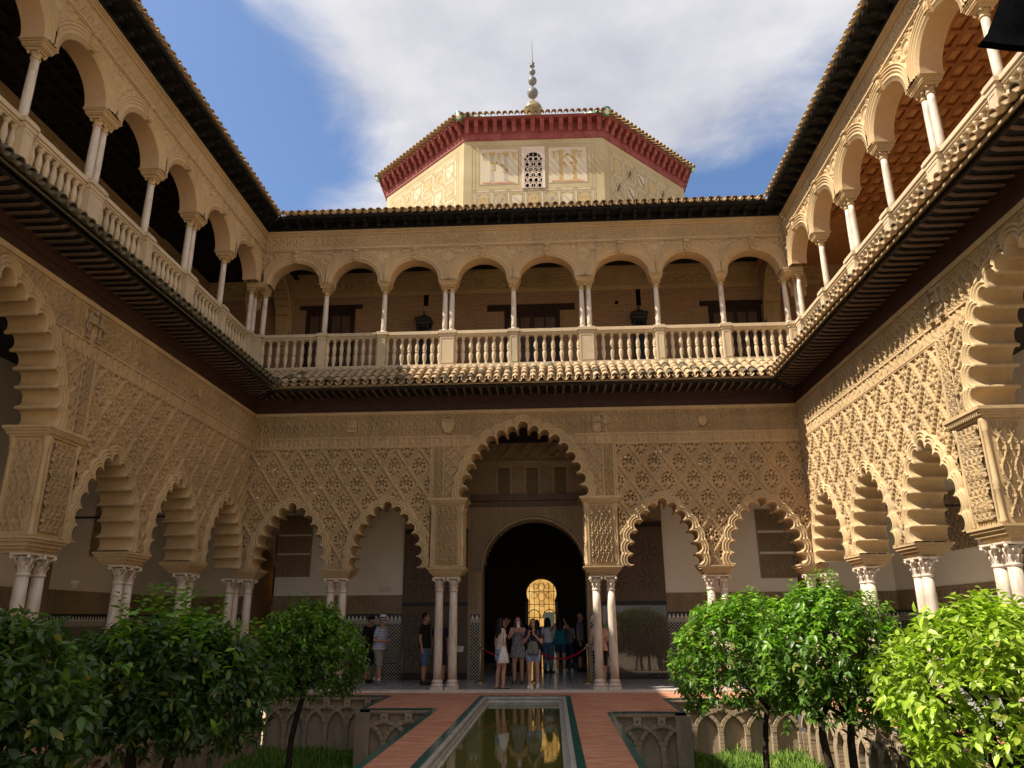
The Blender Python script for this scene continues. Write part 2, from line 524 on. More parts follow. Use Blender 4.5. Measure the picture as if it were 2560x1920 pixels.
gl.inputs["Roughness"].default_value = 0.03
fr = t.n.new("ShaderNodeFresnel")
fr.inputs["IOR"].default_value = 1.5
ms = t.n.new("ShaderNodeMixShader")
t.l.new(fr.outputs[0], ms.inputs[0])
t.l.new(tr.outputs[0], ms.inputs[1])
t.l.new(gl.outputs[0], ms.inputs[2])
t.l.new(ms.outputs[0], t.n["Material Output"].inputs["Surface"])


def emit_mat(name, col, strength):
    t = NT(name, 0.6, 0.2)
    t.color(col)
    t.b.inputs["Emission Color"].default_value = (*col, 1)
    t.b.inputs["Emission Strength"].default_value = strength
    return t


emit_mat("lamp_glow", (1.0, 0.52, 0.14), 3.0)
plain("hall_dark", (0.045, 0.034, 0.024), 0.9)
t = emit_mat("gold_light", (1.0, 0.60, 0.16), 1.0)
gc = t.ramp(t.noise(t.pos, 3.0, 5, 0.6), [(0.3, (0.55, 0.25, 0.05)), (0.6, (0.95, 0.55, 0.16)), (0.8, (1.0, 0.75, 0.36))])
t.l.new(gc, t.b.inputs["Emission Color"])
t.b.inputs["Emission Strength"].default_value = 0.34
emit_mat("dim_light", (0.16, 0.17, 0.11), 0.18)
M = MATS

# ------------------------------------------------------------------ helpers
def tag(o, label=None, cat=None, group=None, kind=None):
    if label:
        o["label"] = label
    if cat:
        o["category"] = cat
    if group:
        o["group"] = group
    if kind:
        o["kind"] = kind
    return o


def empty(name, loc=(0, 0, 0), rz=0.0, label=None, cat=None, group=None, parent=None):
    o = bpy.data.objects.new(name, None)
    o.empty_display_size = 0.2
    COL.objects.link(o)
    o.location = loc
    o.rotation_euler = (0, 0, rz)
    if parent:
        o.parent = parent
    return tag(o, label, cat, group)


def link(name, me, parent=None, loc=None, rot=None, scale=None):
    o = bpy.data.objects.new(name, me)
    COL.objects.link(o)
    if parent:
        o.parent = parent
    if loc is not None:
        o.location = loc
    if rot is not None:
        o.rotation_euler = rot
    if scale is not None:
        o.scale = scale
    return o


def mesh_np(name, V, F, mat, smooth=False, midx=None, mats=None):
    """Mesh from an Nx3 array and an MxK array of faces of equal size; unused vertices are dropped."""
    V = np.asarray(V, dtype=np.float32)
    F = np.asarray(F, dtype=np.int64)
    used, inv = np.unique(F.ravel(), return_inverse=True)
    V = V[used]
    k = F.shape[1]
    F = inv.reshape(-1, k).astype(np.int32)
    me = bpy.data.meshes.new(name)
    me.vertices.add(len(V))
    me.vertices.foreach_set("co", V.ravel())
    me.loops.add(F.size)
    me.loops.foreach_set("vertex_index", F.ravel())
    me.polygons.add(len(F))
    me.polygons.foreach_set("loop_start", np.arange(0, F.size, k, dtype=np.int32))
    me.polygons.foreach_set("loop_total", np.full(len(F), k, dtype=np.int32))
    if smooth:
        me.polygons.foreach_set("use_smooth", np.ones(len(F), dtype=bool))
    if mats:
        for m in mats:
            me.materials.append(m)
        me.polygons.foreach_set("material_index", np.asarray(midx, dtype=np.int32))
    else:
        me.materials.append(mat)
    me.update(calc_edges=True)
    return me


class MB:
    """Collects shapes; build() makes ONE mesh object."""

    def __init__(s):
        s.v, s.f, s.sm = [], [], []

    def add(s, vs, fs, smooth=False):
        b = len(s.v)
        s.v += [tuple(p) for p in vs]
        s.f += [tuple(b + i for i in f) for f in fs]
        s.sm += [smooth] * len(fs)
        return s

    def box(s, x0, x1, y0, y1, z0, z1):
        vs = [(x0, y0, z0), (x1, y0, z0), (x1, y1, z0), (x0, y1, z0), (x0, y0, z1), (x1, y0, z1), (x1, y1, z1), (x0, y1, z1)]
        fs = [(0, 3, 2, 1), (4, 5, 6, 7), (0, 1, 5, 4), (1, 2, 6, 5), (2, 3, 7, 6), (3, 0, 4, 7)]
        return s.add(vs, fs)

    def bar(s, p, q, w, h, up=(0, 0, 1)):
        p, q = Vector(p), Vector(q)
        d = (q - p).normalized()
        up = Vector(up)
        if abs(d.dot(up)) > 0.99:
            up = Vector((0, 1, 0))
        a = d.cross(up).normalized() * (w / 2)
        b = a.cross(d).normalized() * (h / 2)
        vs = [p - a - b, p + a - b, p + a + b, p - a + b, q - a - b, q + a - b, q + a + b, q - a + b]
        fs = [(0, 3, 2, 1), (4, 5, 6, 7), (0, 1, 5, 4), (1, 2, 6, 5), (2, 3, 7, 6), (3, 0, 4, 7)]
        return s.add(vs, fs)

    def tube(s, pts, rad, n=8, caps=True, smooth=True):
        pts = [Vector(p) for p in pts]
        if isinstance(rad, (int, float)):
            rad = [rad] * len(pts)
        vs, fs = [], []
        prev = None
        for i, p in enumerate(pts):
            d = (pts[min(i + 1, len(pts) - 1)] - pts[max(i - 1, 0)]).normalized()
            if prev is None:
                a = d.orthogonal().normalized()
            else:
                a = (prev - d * prev.dot(d))
                a = a.normalized() if a.length > 1e-6 else d.orthogonal().normalized()
            prev = a
            b = d.cross(a)
            for k in range(n):
                t = 2 * PI * k / n
                vs.append(p + (a * math.cos(t) + b * math.sin(t)) * rad[i])
        for i in range(len(pts) - 1):
            for k in range(n):
                k2 = (k + 1) % n
                fs.append((i * n + k, i * n + k2, (i + 1) * n + k2, (i + 1) * n + k))
        if caps:
            fs.append(tuple(range(n - 1, -1, -1)))
            fs.append(tuple((len(pts) - 1) * n + k for k in range(n)))
        return s.add(vs, fs, smooth)

    def lathe(s, prof, n=16, c=(0, 0, 0), smooth=True, square=False):
        vs, fs = [], []
        for r, z in prof:
            for k in range(n):
                t = 2 * PI * (k + 0.5) / n
                x, y = math.cos(t), math.sin(t)
                if square:
                    m = max(abs(x), abs(y))
                    x, y = x / m, y / m
                vs.append((c[0] + r * x, c[1] + r * y, c[2] + z))
        for i in range(len(prof) - 1):
            for k in range(n):
                k2 = (k + 1) % n
                fs.append((i * n + k, i * n + k2, (i + 1) * n + k2, (i + 1) * n + k))
        fs.append(tuple(range(n - 1, -1, -1)))
        fs.append(tuple((len(prof) - 1) * n + k for k in range(n)))
        return s.add(vs, fs, smooth)

    def ball(s, c, rx, ry=None, rz=None, n=10, m=7):
        ry = rx if ry is None else ry
        rz = rx if rz is None else rz
        vs, fs = [], []
        for i in range(m + 1):
            ph = PI * i / m
            for k in range(n):
                t = 2 * PI * k / n
                vs.append((c[0] + rx * math.sin(ph) * math.cos(t), c[1] + ry * math.sin(ph) * math.sin(t), c[2] + rz * math.cos(ph)))
        for i in range(m):
            for k in range(n):
                k2 = (k + 1) % n
                fs.append((i * n + k, (i + 1) * n + k, (i + 1) * n + k2, i * n + k2))
        return s.add(vs, fs, True)

    def prism(s, poly, y0, y1):
        """polygon in the (x, z) plane pushed from y0 to y1"""
        n = len(poly)
        vs = [(x, y0, z) for x, z in poly] + [(x, y1, z) for x, z in poly]
        fs = [tuple(range(n)), tuple(range(2 * n - 1, n - 1, -1))]
        fs += [(i, i + n, (i + 1) % n + n, (i + 1) % n) for i in range(n)]
        return s.add(vs, fs)

    def mesh(s, name, mat):
        me = bpy.data.meshes.new(name)
        me.from_pydata(s.v, [], s.f)
        me.polygons.foreach_set("use_smooth", s.sm)
        me.materials.append(mat if not isinstance(mat, str) else M[mat])
        me.update()
        return me

    def build(s, name, mat, parent=None, loc=None, rot=None):
        return link(name, s.mesh(name, mat), parent, loc, rot)


def sstep(a, b, x):
    t = np.clip((x - a) / (b - a), 0, 1)
    return t * t * (3 - 2 * t)


def relief(name, mat, parent, u0, u1, z0, z1, res, hf, mask=None, v0=0.0, split=None, stuff=False, frame=None):
    """A carved sheet with true depth: height hf(U, Z) towards the court from plane v0; cells under mask are left out."""
    nu, nz = max(2, int((u1 - u0) / res) + 1), max(2, int((z1 - z0) / res) + 1)
    us, zs = np.linspace(u0, u1, nu), np.linspace(z0, z1, nz)
    U, Z = np.meshgrid(us, zs)
    H = hf(U, Z)
    if frame is None:
        V = np.stack([U, v0 - H, Z], -1).reshape(-1, 3)
    else:
        V = frame(U, H, Z).reshape(-1, 3)
    idx = np.arange(nu * nz).reshape(nz, nu)
    F = np.stack([idx[:-1, :-1], idx[:-1, 1:], idx[1:, 1:], idx[1:, :-1]], -1).reshape(-1, 4)
    Uc, Zc = (U[:-1, :-1] + U[1:, 1:]) / 2, (Z[:-1, :-1] + Z[1:, 1:]) / 2
    keep = np.ones(Uc.size, bool)
    if mask is not None:
        keep = ~mask(Uc, Zc).ravel()
    out = []
    if split is None:
        if keep.any():
            o = link(name, mesh_np(name, V, F[keep], M[mat]), parent)
            if stuff:
                o["kind"] = "stuff"
            out.append(o)
        return out
    ids = split(Uc, Zc).ravel()
    for i in np.unique(ids[keep]):
        sel = keep & (ids == i)
        nm, mt = name, mat
        if isinstance(name, dict):
            nm, mt = name.get(int(i) if int(i) < 0 else 0)
        out.append(link(nm, mesh_np(nm, V, F[sel], M[mt]), parent))
    return out


# ------------------------------------------------------------------ scalloped arches
class Lobed:
    def __init__(s, cusps, gap, ks, zb):
        """cusps: points from the left foot over the top to the right foot"""
        s.c, s.zb = [np.array(p, float) for p in cusps], zb
        s.circ = []
        n = len(s.c) - 1
        for i in range(n):
            P, Q = s.c[i], s.c[i + 1]
            d = Q - P
            L = np.hypot(*d)
            d = d / L
            nrm = np.array([-d[1], d[0]])
            c = L - 2 * gap
            k = ks[i] if isinstance(ks, (list, tuple)) else ks
            sg = k * c
            R = (c * c / 4 + sg * sg) / (2 * sg)
            ctr = (P + Q) / 2 + nrm * (sg - R)
            A, B = P + d * gap, Q - d * gap
            a0 = math.atan2(*(A - ctr)[::-1])
            a1 = math.atan2(*(B - ctr)[::-1])
            mid = math.atan2(nrm[1], nrm[0])
            while a0 < mid:
                a0 += 2 * PI
            while a0 - mid > 2 * PI:
                a0 -= 2 * PI
            while a1 > mid:
                a1 -= 2 * PI
            s.circ.append((ctr, R, a0, a1, mid))
        s.poly = np.array([[s.c[0][0], zb - 3]] + [list(p) for p in s.c] + [[s.c[-1][0], zb - 3]])

    def pts(s, dl, K=9):
        out = []
        n = len(s.circ)
        for i, (c, R, a0, a1, mid) in enumerate(s.circ):
            r = R + dl
            lo, hi = a1, a0
            for j in (i - 1, i + 1):
                if 0 <= j < n:
                    cj, Rj = s.circ[j][0], s.circ[j][1] + dl
                    d = cj - c
                    L = np.hypot(*d)
                    if L < r + Rj:
                        x = (L * L + r * r - Rj * Rj) / (2 * L)
                        if abs(x) < r:
                            th = math.acos(x / r)
                            base = math.atan2(d[1], d[0])
                            cand = [base + th, base - th]
                            cand = [q + 2 * PI * round((mid - q) / (2 * PI)) for q in cand]
                            q = min(cand, key=lambda q: abs(q - mid))
                            if j < i:
                                hi = min(hi, q)
                            else:
                                lo = max(lo, q)
            if i == 0 and dl >= 0:
                zz = (s.zb - c[1]) / r
                if abs(zz) < 1:
                    q = PI - math.asin(zz)
                    q += 2 * PI * round((mid - q) / (2 * PI))
                    hi = min(max(hi, q), q) if dl > 0 else hi
            if i == n - 1 and dl > 0:
                zz = (s.zb - c[1]) / r
                if abs(zz) < 1:
                    q = math.asin(zz)
                    q += 2 * PI * round((mid - q) / (2 * PI))
                    lo = max(min(lo, q), q)
            for k in range(K):
                a = hi + (lo - hi) * k / (K - 1)
                out.append((c[0] + r * math.cos(a), c[1] + r * math.sin(a)))
        return np.array(out)

    def loft(s, prof, K=9):
        """prof: (offset from the soffit edge, v) pairs -> verts, quads"""
        rows = [s.pts(d, K) for d, v in prof]
        n = len(rows[0])
        V = np.concatenate([np.stack([r[:, 0], np.full(n, v), r[:, 1]], 1) for r, (d, v) in zip(rows, prof)])
        F = []
        for i in range(len(prof) - 1):
            for k in range(n - 1):
                F.append((i * n + k, i * n + k + 1, (i + 1) * n + k + 1, (i + 1) * n + k))
        return V, np.array(F)

    def inside(s, U, Z, dl):
        P = s.poly
        r = np.zeros(U.shape, bool)
        n = len(P)
        for i in range(n):
            x0, y0 = P[i]
            x1, y1 = P[(i + 1) % n]
            if y0 == y1:
                continue
            c = ((y0 > Z) != (y1 > Z)) & (U < (x1 - x0) * (Z - y0) / (y1 - y0) + x0)
            r ^= c
        for c, R, *_ in s.circ:
            r |= (U - c[0]) ** 2 + (Z - c[1]) ** 2 < (R + dl) ** 2
        return r


def mirror_cusps(right):
    """right: points from the top down to the right foot (u > 0) -> full list left foot..right foot"""
    L = [(-u, z) for u, z in right][::-1]
    return L + list(right)


SMALL_R = [(0.125, 4.43), (0.335, 4.25), (0.515, 4.03), (0.655, 3.78), (0.755, 3.50), (0.80, 3.21), (0.80, 2.93)]
BIG_R = [(0.145, 6.46), (0.42, 6.35), (0.70, 6.24), (0.95, 6.05), (1.14, 5.82), (1.29, 5.56), (1.40, 5.28), (1.49, 4.97), (1.53, 4.66)]


def small_arch(uc):
    return Lobed([(u + uc, z) for u, z in mirror_cusps(SMALL_R)], 0.022, [0.60] * 6 + [0.82] + [0.60] * 6, 2.93)


def big_arch(uc):
    return Lobed([(u + uc, z) for u, z in mirror_cusps(BIG_R)], 0.032, [0.68] * 8 + [1.0] + [0.68] * 8, 4.67)


TH = 0.62     # arcade thickness
SM_PROF = [(0.012, TH), (0.0, TH - 0.03), (0.0, -0.02), (0.012, -0.045), (0.03, -0.052), (0.045, -0.028), (0.062, -0.024), (0.075, -0.056), (0.098, -0.060),
           (0.108, -0.03), (0.122, -0.026), (0.13, -0.05), (0.165, -0.054), (0.175, 0.03)]
BG_PROF = [(0.012, TH), (0.0, TH - 0.03), (0.0, -0.02), (0.012, -0.05), (0.035, -0.055), (0.05, -0.025), (0.068, -0.022), (0.08, -0.06), (0.105, -0.062), (0.115, -0.03),
           (0.135, -0.026), (0.145, -0.058), (0.185, -0.060), (0.20, 0.03)]

# ------------------------------------------------------------------ carved patterns (heights in metres)
LW, LH = 0.655, 0.945      # lozenge width and height


def sebka(u_ref, z_ref):
    def cell(U, Z):
        a = (U - u_ref) / LW + (Z - z_ref) / LH
        b = (U - u_ref) / LW - (Z - z_ref) / LH
        return a, b

    def hf(U, Z):
        a, b = cell(U, Z)
        fa, fb = a - np.floor(a), b - np.floor(b)
        x = (fa + fb - 1) / 2 * LW
        z = (fa - fb) / 2 * LH
        # distances to the four sides, in metres
        nd = LW * LH / math.hypot(LW, LH)
        da = np.minimum(fa, 1 - fa) * nd
        db = np.minimum(fb, 1 - fb) * nd
        along_a = (fb) * nd * 1.0
        along_b = (fa) * nd * 1.0
        wob_a = 0.020 * np.abs(np.sin(along_a * 2 * PI / 0.16))
        wob_b = 0.020 * np.abs(np.sin(along_b * 2 * PI / 0.16))
        d = np.minimum(da + wob_a, db + wob_b)
        rib = 0.058 * (1 - sstep(0.034, 0.050, d))
        rib -= 0.014 * (1 - sstep(0.004, 0.012, np.abs(d - 0.018)))
        ax = np.abs(x)
        h = np.full_like(U, -0.004)
        # raised leaves and shells, mirrored about the upright axis: (x, z, rx, rz, height)
        for ex, ez, rx, rz, k in ((0, -0.10, 0.075, 0.085, 0.030), (0.085, -0.02, 0.045, 0.06, 0.026), (0.10, 0.09, 0.04, 0.05, 0.022), (0, 0.12, 0.05, 0.07, 0.026),
                                  (0.055, 0.20, 0.03, 0.05, 0.02), (0, 0.27, 0.025, 0.05, 0.022), (0.12, -0.11, 0.04, 0.05, 0.022), (0.06, -0.21, 0.04, 0.05, 0.022),
                                  (0, -0.30, 0.03, 0.06, 0.02), (0.165, 0.01, 0.025, 0.04, 0.02), (0.035, 0.035, 0.022, 0.035, 0.018)):
            q = ((ax - ex) / rx) ** 2 + ((z - ez) / rz) ** 2
            h = np.maximum(h, 1.6 * k * np.sqrt(np.clip(1 - q, 0, 1)))
        q = np.hypot(ax, (z + 0.10) * 0.9)
        h -= 0.012 * (1 - sstep(0.006, 0.014, np.abs(q - 0.055)))
        # drilled pockets
        for ex, ez, rx, rz in ((0.048, -0.005, 0.014, 0.030), (0.058, 0.085, 0.022, 0.022), (0.022, 0.19, 0.012, 0.024), (0.135, 0.055, 0.022, 0.018), (0.135, -0.045, 0.02, 0.022),
                               (0.085, -0.155, 0.018, 0.022), (0.03, -0.215, 0.012, 0.02), (0.095, 0.155, 0.015, 0.018), (0, 0.055, 0.010, 0.02)):
            q = ((ax - ex) / rx) ** 2 + ((z - ez) / rz) ** 2
            h = np.where(q < 1.5, -0.12, h)
        h += 0.004 * np.sin(ax * 190) * np.sin(z * 170)
        return np.where(d < 0.050, np.maximum(rib, h * 0.3), h)

    def split(U, Z):
        a, b = cell(U, Z)
        return (np.floor(a) * 1000 + np.floor(b)).astype(int)

    return hf, split


def arabesque(su, sz, amp=0.014, border=None):
    def hf(U, Z):
        p = np.sin(U * su + 2.1 * np.sin(Z * sz * 0.62) + 0.6 * np.sin(U * 1.7)) * np.sin(Z * sz + 2.1 * np.sin(U * su * 0.55))
        q = np.sin((U + Z) * su * 0.8) * np.sin((U - Z) * su * 0.8 + np.sin(U * 2.3))
        h = amp * (sstep(0.0, 0.14, p) * 0.7 + sstep(0.05, 0.2, q) * 0.45)
        if border is not None:
            h = border(U, Z, h)
        return h
    return hf


def vine(ku, kz, amp=0.03, ph=0.0):
    def hf(U, Z):
        a = np.abs(np.sin(ku * U + 0.95 * np.sin(kz * Z) + ph))
        b = np.abs(np.sin(ku * U - 0.95 * np.sin(kz * Z) + ph))
        stem = np.maximum(1 - sstep(0.16, 0.30, a), 0.85 * (1 - sstep(0.16, 0.30, b)))
        leaf = sstep(0.25, 0.45, np.sin(2 * ku * U + 2.2 * np.sin(2 * kz * Z)) * np.sin(3 * kz * Z + 1.6 * np.sin(2 * ku * U)))
        return amp * np.maximum(stem, 0.62 * leaf)
    return hf


def strapwork(per, amp=0.038):
    def hf(U, Z):
        w = 2 * PI / per
        d = np.minimum.reduce([np.abs(np.sin((U + Z) * w / 2)), np.abs(np.sin((U - Z) * w / 2)), np.abs(np.sin(U * w / 2 + 0.5 * np.sin(Z * w))) + 0.05, np.abs(np.sin(Z * w / 2 + 0.5 * np.sin(U * w))) + 0.05])
        fl = 0.4 * amp * sstep(0.1, 0.5, np.sin(U * w * 3) * np.sin(Z * w * 3))
        return amp * (1 - sstep(0.10, 0.22, d)) + fl
    return hf


def frieze_h(block, z0, z1, u_off=0.0):
    base = vine(15.5, 16.0, 0.050)

    def hf(U, Z):
        h = base(U, Z)
        x = (U - u_off) / block
        f = np.abs(x - np.round(x)) * block
        h = np.where(f < 0.016, -0.004, h)
        e = np.minimum(Z - z0, z1 - Z)
        return np.where(e < 0.03, 0.018, h)

    def split(U, Z):
        return np.floor((U - u_off) / block).astype(int)
    return hf, split


def letters_h(amp=0.024):
    def hf(U, Z):
        a = np.sin(U * 46 + 1.5 * np.sin(U * 7.3))
        b = np.sin(U * 23 + 1.2 * np.sin(Z * 30 + U * 5))
        return amp * (sstep(0.1, 0.35, a) * 0.6 + sstep(0.2, 0.5, b) * 0.6)
    return hf


# ------------------------------------------------------------------ columns (shared meshes)
def shaft_mesh(r0, r1, z0, z1, n=18):
    mb = MB()
    prof = []
    for i in range(7):
        t = i / 6
        r = r0 + (r1 - r0) * t + 0.006 * math.sin(PI * t)
        prof.append((r, z0 + (z1 - z0) * t))
    mb.lathe(prof, n)
    return mb.mesh("shaft", "marble")


def base_mesh(r, z0, z1, plinth):
    h = z1 - z0
    mb = MB()
    mb.box(-plinth, plinth, -plinth, plinth, z0, z0 + 0.30 * h)
    mb.lathe([(r * 1.35, z0 + 0.30 * h), (r * 1.48, z0 + 0.40 * h), (r * 1.42, z0 + 0.52 * h), (r * 1.16, z0 + 0.58 * h), (r * 1.12, z0 + 0.68 * h),
              (r * 1.26, z0 + 0.74 * h), (r * 1.26, z0 + 0.82 * h), (r * 1.06, z0 + 0.88 * h), (r * 1.03, z1)], 18)
    return mb.mesh("base", "marble")


def capital_mesh(r, z0, z1, rt):
    """leafy capital: bell with two tiers of curling leaves and corner volutes under a square plate"""
    h = z1 - z0
    mb = MB()
    mb.lathe([(r * 1.02, z0), (r * 1.18, z0 + 0.02), (r * 1.18, z0 + 0.045), (r * 1.0, z0 + 0.055), (r * 1.04, z0 + 0.5 * h), (r * 1.30, z0 + 0.85 * h)], 16)
    for tier, (za, zb, out, n, off) in enumerate(((0.14, 0.50, 0.040, 8, 0), (0.36, 0.76, 0.055, 8, 0.5))):
        for k in range(n):
            t = 2 * PI * (k + off) / n
            ct, st = math.cos(t), math.sin(t)
            pts = []
            w = r * 0.34
            for q, (zz, rr, ww) in enumerate(((za, 1.0, 0.7), (za + 0.6 * (zb - za), 1.16, 1.0), (zb, 1.28 + tier * 0.1, 0.8), (zb - 0.05, 1.50 + tier * 0.16, 0.45), (zb - 0.15, 1.46 + tier * 0.16, 0.2))):
                for sgn in (-1, 1):
                    R = r * rr
                    pts.append((R * ct - sgn * w * ww * st, R * st + sgn * w * ww * ct, z0 + zz * h))
            mb.add(pts, [(2 * i, 2 * i + 1, 2 * i + 3, 2 * i + 2) for i in range(4)], True)
    for k in range(4):
        t = PI / 4 + k * PI / 2
        ct, st = math.cos(t), math.sin(t)
        R = rt * 1.22
        mb.ball((R * ct, R * st, z0 + 0.83 * h), 0.038 * rt / 0.17, n=8, m=6)
        mb.tube([(r * 1.05 * ct, r * 1.05 * st, z0 + 0.5 * h), (r * 1.3 * ct, r * 1.3 * st, z0 + 0.72 * h), (R * ct, R * st, z0 + 0.90 * h)], [0.018, 0.018, 0.024], 6)
    mb.lathe([(rt * 0.92, z0 + 0.89 * h), (rt, z0 + 0.92 * h), (rt, z1)], 4, square=True, smooth=False)
    return mb.mesh("capital", "marble")


LOW_SHAFT = shaft_mesh(0.108, 0.094, 0.29, 2.34)
LOW_BASE = base_mesh(0.108, 0.05, 0.29, 0.158)
LOW_CAP = capital_mesh(0.094, 2.34, 2.69, 0.160)
UP_SHAFT = shaft_mesh(0.074, 0.066, 0.0, 1.27, 14)
mbx = MB()
mbx.lathe([(0.070, 1.22), (0.088, 1.235), (0.088, 1.25), (0.070, 1.258), (0.072, 1.31), (0.10, 1.345)], 14)
for sx in (-1, 1):
    for sy in (-1, 1):
        mbx.ball((sx * 0.085, sy * 0.085, 1.335), 0.030, n=8, m=6)
mbx.box(-0.115, 0.115, -0.115, 0.115, 1.36, 1.395)
UP_CAP = mbx.mesh("capital", "upper_stone")
mbx = MB()
mbx.lathe([(0.105, 0.0), (0.112, 0.02), (0.105, 0.04), (0.084, 0.048), (0.090, 0.065), (0.076, 0.075)], 14)
UP_BASE = mbx.mesh("base", "marble")


def column(parent, u, v, z, lower=True):
    c = empty("column", (u, v, z), RNG.uniform(-0.05, 0.05), parent=parent)
    if lower:
        link("shaft", LOW_SHAFT, c)
        link("base", LOW_BASE, c)
        link("capital", LOW_CAP, c)
    else:
        link("shaft", UP_SHAFT, c)
        link("base", UP_BASE, c)
        link("capital", UP_CAP, c)
    return c


def slab_profile(mb, u0, u1, v0, v1, steps):
    """stack of boxes, each (z0, z1, outset)"""
    for z0, z1, o in steps:
        mb.box(u0 - o, u1 + o, v0 - o, v1 + o, z0, z1)


# ------------------------------------------------------------------ lower arcade
FAR_C = 0.04


